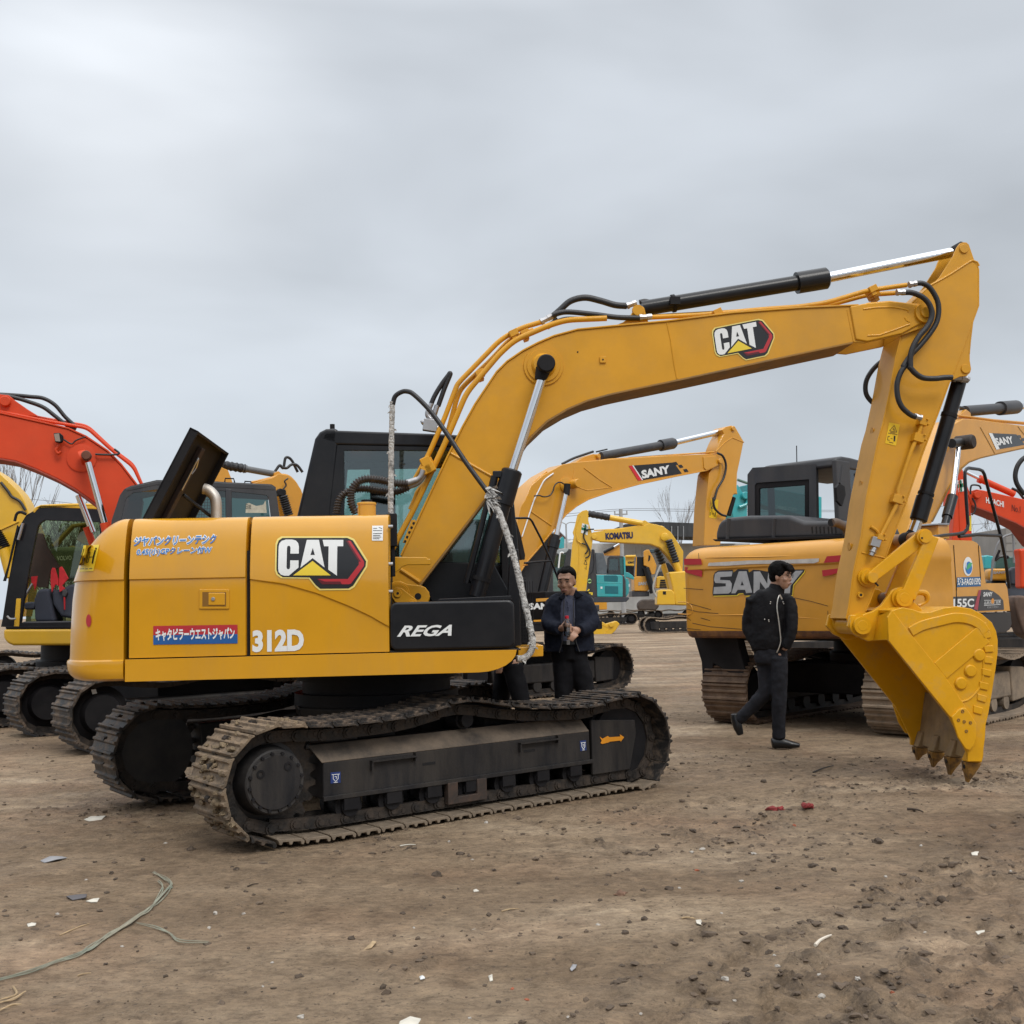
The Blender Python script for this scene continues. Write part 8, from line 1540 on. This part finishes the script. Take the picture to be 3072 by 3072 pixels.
etube(b, ptscurve([(J(2334, 1975, -.05), .092, .10), (J(2338, 2030, -.07), .080, .088), (J(2338, 2085, -.08), .072, .075), (J(2336, 2150, -.07), .066, .068), (J(2336, 2216, -.06), .062, .062)])); etube(b, ptscurve([(J(2296, 1975, .06), .088, .10), (J(2299, 2030, .05), .084, .09), (J(2296, 2075, .03), .076, .076), (J(2262, 2115, .07), .064, .066), (J(2212, 2162, .12), .055, .055)]))
fuse(b, 'trousers', JEAN, A2, .012, 3, .018, .06)
b = MB(P2); a = J(2336, 2212, -.06); etube(b, [(Vector((a.x-.07, a.y, .035)), .036, .046, (0, 1, 0)), (Vector((a.x-.03, a.y, .04)), .044, .056, (0, 1, 0)), (Vector((a.x+.03, a.y-.01, .036)), .047, .05, (0, 1, 0)), (Vector((a.x+.11, a.y-.02, .022)), .048, .036, (0, 1, 0)), (Vector((a.x+.19, a.y-.03, .012)), .034, .022, (0, 1, 0))]); fuse(b, 'shoe', LEA, A2, .009, 2)
b = MB(P2); etube(b, [(J(2203, 2140, .12), .036, .038), (J(2206, 2160, .12), .044, .052), (J(2214, 2182, .10), .046, .042), (J(2222, 2205, .09), .032, .024)]); fuse(b, 'shoe', LEA, A2, .009, 2)
# ---- third person, hidden but for the legs under the front machine's rail
P3 = Fr(-.07, 9.75); A3 = thing('person', 'person in dark trousers behind the front machine, only the legs showing under its rail', 'person', P3, 'people in the yard')
J = lambda x, y, Y=0: P3.px(x, y, Y)
b = MB(P3); head(b, Vector((.0, .0, 1.60)), R(-90), 0); etube(b, [((0, 0, 1.5), .055, .055), ((0, 0, 1.42), .09, .09)]); etube(b, [((0, 0, 1.42), .09, .15), ((0, 0, 1.2), .11, .18), ((0, 0, .9), .12, .17)])
for y, x in ((-.1, .13), (.1, -.06)): etube(b, [((x*.3, y, .92), .08, .08), ((x, y, .5), .055, .055), ((x*1.2, y, .06), .04, .04)])
for y in (-.2, .2): etube(b, [((0, y, 1.4), .045, .045), ((-.02, y*1.15, 1.12), .04, .04), ((-.08, y*.9, .9), .03, .03)]); h = Vector((-.07, y*.80, .90)); b.ball(h, .04, 10, 8, (.8, .5, 1)); [finger(b, h+Vector((-.022+.015*i, 0, -.03)), [(-.1, 0, -1), (-.3, 0, -1)], (.034, .03), .0095) for i in range(4)]; finger(b, h+Vector((-.03, 0, .0)), [(-.6, 0, -.7), (-.1, 0, -1)], (.03, .026), .0105)
fuse(b, 'body', SKIN, A3, .008, 2)
b = MB(P3); etube(b, [((0, 0, 1.44), .07, .10), ((0, 0, 1.40), .115, .19), ((0, 0, 1.15), .135, .205), ((0, 0, .88), .14, .19)]); fuse(b, 'jacket', BJKT, A3, .014, 3, .02, .09)
for y in (-.2, .2): b = MB(P3); etube(b, [((0, y, 1.38), .07, .07), ((-.02, y*1.15, 1.12), .062, .062), ((-.07, y*.92, .93), .05, .05)]); fuse(b, 'jacket_sleeve', BJKT, A3, .014, 3)
b = MB(P3); etube(b, [((0, 0, .96), .13, .18), ((0, 0, .84), .125, .17)])
for y, x in ((-.1, .13), (.1, -.08)): etube(b, [((x*.3, y, .88), .095, .09), ((x, y, .5), .078, .075), ((x*1.2, y, .08), .07, .07)])
fuse(b, 'trousers', TRO, A3, .014, 3, .016, .08)
k = MB(P3); k.ball((.015, 0, 1.64), .1, 16, 10, (.95, .85, .9)); fuse(k, 'hair', HAIR, A3, .01, 2)
for y, x in ((-.1, .16), (.1, -.08)): b = MB(P3); etube(b, [((x+.07, y, .04), .04, .04, (0, 1, 0)), ((x-.02, y, .045), .045, .05, (0, 1, 0)), ((x-.18, y, .025), .035, .024, (0, 1, 0))]); fuse(b, 'shoe', LEA, A3, .011, 2)
# ================================================================ unseen bank added behind the camera to darken paint reflections, clods, litter
b = MB(W0); rm = random.Random(2); rs = []
for i in range(61):
    x = -90+3*i; hgt = 3.6+1.3*noise.noise(Vector((x*.06, 3, 0)))+.5*noise.noise(Vector((x*.3, 1, 0))); rs.append([Vector((x, -22, -.3)), Vector((x, -24, hgt*.55)), Vector((x, -26, hgt)), Vector((x, -34, hgt*.9)), Vector((x, -40, -.3))])
b.rings(rs); o = b.build('added_reflection_bank', mat('added_bank_dark', (.045, .042, .026), .95, var=.4, vs=.5), None); o['kind'] = 'structure'
CL = mat('dark_clod', (.075, .054, .038), .95, var=.4, vs=20, bump=.6, bscale=60); CLP = mat('pale_pebble', (.36, .33, .29), .85, var=.25, vs=20, bump=.2); CLB = mat('brick_chip', (.30, .09, .045), .9, var=.3, vs=20); WOOD = mat('pale_twig', (.36, .26, .15), .9, var=.3, vs=30); PAPR = mat('paper_scrap', (.55, .52, .45), .85, var=.15, vs=10); GRAG = mat('grey_plastic', (.26, .26, .27), .6, var=.2); GRN = mat('faded_green_strap', (.21, .235, .185), .9, var=.35, vs=12, dust=(.30, .25, .18), dfac=.7, dscale=5); RAG = mat('dirty_red_rag', (.20, .025, .025), .85, var=.4, vs=20)
ICO = bmesh.new(); bmesh.ops.create_icosphere(ICO, subdivisions=1, radius=1); IV = [v.co.copy() for v in ICO.verts]; IF_ = [[v.index for v in f.verts] for f in ICO.faces]; ICO.free()
IC2 = bmesh.new(); bmesh.ops.create_icosphere(IC2, subdivisions=2, radius=1); IV2 = [v.co.copy() for v in IC2.verts]; IF2 = [[v.index for v in f.verts] for f in IC2.faces]; IC2.free()
rg = np.random.default_rng(12); NQ = 60000; d_ = 2.0+14*rg.random(NQ)**1.5; th = (rg.random(NQ)-.5)*1.15; qx = d_*np.tan(th*.9); qy = d_
hq, mq = height(qx, qy); pr = rg.random(NQ) < (.03+.7*mq)*np.clip(d_/6, .35, 1); qx, qy, hq, mq = qx[pr], qy[pr], hq[pr], mq[pr]
vs_, fs_ = [], []; 
for i in range(min(len(qx), 12000)):
    r = .004+.014*rg.random()**3+(.008*rg.random() if mq[i] > .3 else 0); a = rg.random()*6.28; c, s = math.cos(a), math.sin(a); sx, sy, sz = .7+.9*rg.random(), .6+.6*rg.random(), .35+.45*rg.random(); k = len(vs_)
    for v in IV:
        q = 1+.7*(rg.random()-.5); x, y = v.x*r*sx*q, v.y*r*sy*q; vs_.append((qx[i]+x*c-y*s, qy[i]+x*s+y*c, hq[i]-.012+r*sz*(.1+v.z*q)))
    fs_ += [[k+j for j in f] for f in IF_]
me = bpy.data.meshes.new('mud_clods'); me.from_pydata(vs_, [], fs_); me.materials.append(mat('loose_clods', (.10, .072, .05), .95, var=.45, vs=4, bump=.4)); o = bpy.data.objects.new('mud_clods', me); C.objects.link(o); o['kind'] = 'stuff'; tag(o, 'loose crumbs and clods of mud strewn over the yard', 'mud clods')
zS = Z(0, 2372, .62112); zT = Z(1200, 2372, .51760); zU = Z(2072, 2300, .51760)
def lump(name, q, rp, m, label, cat, group, flatk=.6, seed=0):
    p = gpt(*q); r = .8*rp*(p-CAM).length/F; f = Fr(p.x, p.y, seed*1.7, p.z); b = MB(f); rm = random.Random(seed)
    b.add([Vector((v.x*1.2, v.y*.9, v.z*flatk+flatk*.15))*r*(1+.6*noise.noise(v*1.6+Vector((seed*3.1, 0, 0)))+.35*noise.noise(v*4+Vector((seed, 2, 0)))) for v in IV2], IF2)
    o = b.build(name, m, None, ang=50); o.data.transform(f.I); o.matrix_world = f.M; return tag(o, label, cat, group)
for i, (q, r) in enumerate([(zS(p)[0], r) for p, r in (((1455, 1085), 12), ((1040, 602), 8), ((1177, 605), 6), ((1010, 667), 7), ((800, 248), 6), ((278, 612), 6), ((1315, 833), 6), ((1270, 945), 5), ((415, 440), 5), ((590, 763), 5))]+[(zT(p)[0], r) for p, r in (((430, 800), 9), ((1147, 778), 7), ((973, 1277), 6), ((403, 1307), 6), ((1690, 350), 8), ((1750, 340), 8), ((1885, 1105), 12), ((1395, 1275), 6), ((285, 295), 5), ((500, 187), 8), ((1620, 557), 6), ((1200, 545), 5), ((420, 410), 5), ((80, 797), 5))]+[(zU(p)[0], r) for p, r in (((197, 1245), 12), ((970, 1262), 9), ((760, 1335), 12), ((365, 510), 8), ((295, 662), 9), ((505, 1150), 9), ((1360, 972), 6), ((1130, 640), 6), ((1335, 458), 6), ((180, 850), 5), ((745, 1230), 8), ((485, 1100), 6), ((1855, 600), 5), ((255, 1362), 6), ((70, 478), 8))]): lump('pebble', q, r, CLP, 'small pale pebble lying on the trodden mud', 'pebble', 'pale pebbles on the mud', .7, i)
for i, (q, r) in enumerate([(zS(p)[0], r) for p, r in (((920, 290), 12), ((540, 405), 9), ((1140, 395), 10), ((1120, 380), 6), ((1185, 503), 7), ((1695, 718), 12), ((510, 840), 7), ((1445, 900), 12), ((800, 895), 8), ((458, 350), 7), ((555, 438), 8), ((265, 990), 5), ((690, 335), 10), ((515, 500), 8), ((1200, 768), 6), ((655, 762), 5))]+[(zT(p)[0], r) for p, r in (((215, 497), 17), ((925, 850), 9), ((1560, 570), 14), ((1415, 755), 12), ((685, 543), 7), ((545, 460), 8), ((350, 370), 13), ((900, 633), 8), ((1160, 632), 8), ((255, 625), 7), ((1305, 835), 12), ((1330, 772), 8), ((1685, 870), 8), ((15, 712), 8), ((1800, 1005), 8), ((570, 1215), 10), ((700, 1335), 10), ((1285, 1025), 9), ((1700, 242), 14))]+[(zU(p)[0], r) for p, r in (((710, 580), 14), ((480, 557), 9), ((455, 1075), 12), ((885, 940), 14), ((1085, 440), 18), ((940, 700), 8), ((605, 720), 7), ((965, 833), 8), ((1175, 833), 9), ((1460, 795), 16), ((115, 1148), 8), ((1850, 1300), 16), ((830, 605), 10), ((690, 900), 12), ((510, 705), 10), ((1310, 650), 14), ((985, 395), 8), ((370, 315), 8), ((425, 92), 9), ((200, 285), 6), ((1005, 738), 8), ((1345, 775), 8), ((1315, 790), 7), ((330, 1215), 12), ((1210, 1245), 8), ((1440, 1185), 10), ((320, 1190), 10))]): lump('clod', q, r, CL, 'dark clod of mud lying on the yard', 'clod', 'dark clods on the mud', .75, 100+i)
for i, q in enumerate([zT(p)[0] for p in ((650, 1130), (735, 1205), (1720, 460))]+[zU(p)[0] for p in ((35, 600), (600, 352), (1170, 1300))]): lump('brick_chip', q, 7, CLB, 'small orange brick chip lying on the mud', 'brick chip', 'brick chips on the mud', .6, 300+i)
lump('brick_chunk', zT((1280, 598))[0], 19, mat('muddy_brick', (.15, .085, .055), .95, var=.4, vs=30, bump=.5), 'muddy brown brick chunk, largest lump in the mid foreground', 'brick chunk', None, .55, 333)
def stick(a, c, rp, m, label, cat, name='twig', group=None, up=.01):
    A, B2 = gpt(*a), gpt(*c); r = rp*(A-CAM).length/F; f = Fr(A.x, A.y, 0, A.z); o_ = Vector((0, 0, r)); L_ = (B2-A); b = MB(f); P = [f.I @ (A+o_), f.I @ (A+L_*.35+o_+Vector((0, r*.8, r*.6))), f.I @ (A+L_*.7+o_+Vector((0, -r*.8, r))), f.I @ (B2+o_)]
    b.tube(catmull(P, 4), [r*(1-.04*i) for i in range(13)], 7); o = b.build(name, m, None); o.matrix_world = f.M; b.fr = None; o.data.transform(f.I); return tag(o, label, cat, group)
stick(zT((590, 712))[0], zT((690, 680))[0], 2.6, WOOD, 'straw coloured twig with a pale knot, in the middle of the foreground', 'twig'); stick(zU((722, 1042))[0], zU((815, 990))[0], 5, mat('white_stick', (.6, .54, .45), .8), 'whitish curved stick lying in the churned mud at lower right', 'stick', 'stick'); stick(zU((560, 1232))[0], zU((632, 1240))[0], 4.5, WOOD, 'short tan stick below the whitish curved stick', 'stick', 'stick'); stick(zS((288, 706))[0], zS((430, 658))[0], 2.2, WOOD, 'thin brown stalk beside the green strap', 'stalk', 'stalk'); stick(zS((375, 893))[0], zS((440, 890))[0], 2.2, WOOD, 'short stalk just below the green strap', 'stalk', 'stalk'); stick(zS((1195, 478))[0], zS((1248, 470))[0], 2.2, mat('dark_twig', (.05, .035, .025), .9), 'dark little twig right of the strap tip', 'twig'); stick(zT((1632, 742))[0], zT((1712, 746))[0], 3, WOOD, 'pale straw beside a cream scrap at the right of the foreground', 'straw', 'straw'); stick(zT((0, 328))[0], zT((90, 318))[0], 2, PAPR, 'thin white stalk near the end of the front track', 'stalk', 'stalk'); stick(zU((710, 36))[0], zU((828, 0))[0], 2.4, mat('dark_wire', (.03, .025, .022), .8), 'dark twig between the walking man and the bucket', 'twig'); stick(zU((1255, 258))[0], zU((1350, 268))[0], 3.5, mat('dark_twig2', (.05, .035, .025), .9), 'thick dark twig in front of the bucket teeth', 'twig')
def scrap(q, m, label, cat='scrap', name='scrap', lift=.012, group=None):
    P = [gpt(*p) for p in q]; c = sum(P, Vector())/len(P); f = Fr(c.x, c.y, 0, c.z); b = MB(f); n = len(P); V = []
    for p in P: k = f.I @ p; V.append(k+Vector((0, 0, lift*(.5+.8*noise.noise(p*37)))))
    V.append(Vector((0, 0, lift*1.2))); b.add(V+[v-Vector((0, 0, .003)) for v in V], [[i, (i+1) % n, n] for i in range(n)]+[[(i+1) % n+n+1, i+n+1, 2*n+1] for i in range(n)]+[[i, i+n+1, (i+1) % n+n+1, (i+1) % n] for i in range(n)])
    o = b.build(name, m, None); o.data.transform(f.I); o.matrix_world = f.M; return tag(o, label, cat, group)
scrap(zT((-10, 1375), (0, 1340), (60, 1322), (122, 1318), (108, 1345), (70, 1375)), PAPR, 'cream card scrap at the bottom edge of the photo'); scrap(zS((405, 130), (440, 118), (510, 118), (490, 130), (430, 138)), PAPR, 'long white paper scrap left of the muddy rear track'); scrap(zS((415, 545), (450, 530), (480, 528), (470, 548), (440, 553)), PAPR, 'tan leaf-like scrap above the green strap'); scrap(zU((1650, 950), (1675, 935), (1703, 938), (1705, 955), (1665, 972)), PAPR, 'white torn scrap in the ruts at lower right'); scrap(zU((1625, 495), (1650, 487), (1670, 492), (1662, 506), (1630, 502)), PAPR, 'small white scrap right of the bucket teeth'); scrap(zT((1715, 762), (1745, 750), (1752, 765), (1745, 785), (1720, 780)), PAPR, 'cream scrap beside the pale straw at right'); scrap(zT((112, 1068), (140, 1064), (145, 1082), (118, 1088)), mat('white_plastic', (.62, .64, .64), .5), 'round white plastic cap left of the foreground middle', 'cap'); scrap(zT((512, 1075), (535, 1073), (538, 1092), (520, 1094)), PAPR, 'little yellowish-white scrap right of the white cap'); scrap(zT((425, 588), (455, 587), (458, 593), (428, 594)), PAPR, 'thin white scrap in the pale middle patch'); scrap(zT((985, 1040), (1000, 1010), (1025, 1008), (1018, 1030), (995, 1045)), GRAG, 'grey feather-like scrap in the right foreground'); scrap(zS((195, 335), (240, 315), (300, 318), (325, 330), (270, 345), (215, 348)), GRAG, 'grey plastic sheet scrap at left, near the dark clods', lift=.02); scrap(zS((320, 525), (370, 508), (420, 515), (415, 535), (350, 540)), mat('dark_plastic', (.09, .085, .09), .7), 'dark flattened plastic scrap above the green strap', lift=.015); scrap(zS((1755, 768), (1800, 733), (1818, 738), (1795, 768)), WOOD, 'pale splinter of wood right of the strap'); scrap(zS((130, 660), (175, 658), (170, 667), (135, 672)), PAPR, 'pale chip of card at left edge, above the strap')
def rag(c, label, seed, w):
    p = gpt(*c); f = Fr(p.x, p.y, 0, p.z); b = MB(f); rm = random.Random(seed); k = (p-CAM).length/F
    for i in range(5): b.tube(catmull([(rm.uniform(-1, 1)*w*k, rm.uniform(-.6, .6)*w*k, .004), (rm.uniform(-1, 1)*w*k, rm.uniform(-.6, .6)*w*k, .02), (rm.uniform(-1, 1)*w*k, rm.uniform(-.6, .6)*w*k, .006)], 5), [.004+.01*math.sin(math.pi*j/10) for j in range(11)], 6)
    o = b.build('rag', RAG, None); o.data.transform(f.I); o.matrix_world = f.M; tag(o, label, 'rag')
rag(zU((490, 252))[0], 'crumpled dark red rag lying between the track and the bucket', 3, 26); rag(zU((680, 260))[0], 'smaller red rag just right of the larger red rag', 4, 18)
def strap(paths, name, label, cat, m):
    P0 = gpt(*paths[0][0]); f = Fr(P0.x, P0.y, 0, P0.z); b = MB(f); rm = random.Random(9)
    for pts in paths:
        for s in range(6 if len(pts) > 6 else 2):
            P = []
            for q in pts: p = gpt(q[0]+rm.uniform(-4, 4), q[1]+rm.uniform(-6, 6)); P.append(f.I @ (p+Vector((0, 0, .006+rm.random()*.006))))
            c = catmull(P, 5); n = len(c); b.tube(c, [(.0012+.0022*math.sin(math.pi*min(1, j/n))) for j in range(n)], 5)
    o = b.build(name, m, None); o.data.transform(f.I); o.matrix_world = f.M; tag(o, label, cat)
strap([zS((-30, 925), (150, 880), (260, 845), (370, 805), (440, 770), (520, 715), (600, 670), (660, 630), (720, 590), (760, 545), (810, 500), (828, 475), (800, 440), (740, 410)), zS((655, 648), (750, 675), (820, 710), (870, 738), (1010, 742)), zS((740, 560), (775, 510), (785, 480), (760, 450))], 'frayed_strap', 'frayed pale green strap trailing across the mud at lower left', 'strap', GRN)
strap([zS((-10, 1035), (60, 1020), (120, 985)), zS((-10, 1062), (50, 1050), (100, 1045)), zS((0, 1020), (80, 1000), (60, 960))], 'straw_tuft', 'tuft of dry straw at the lower left corner', 'straw', WOOD)
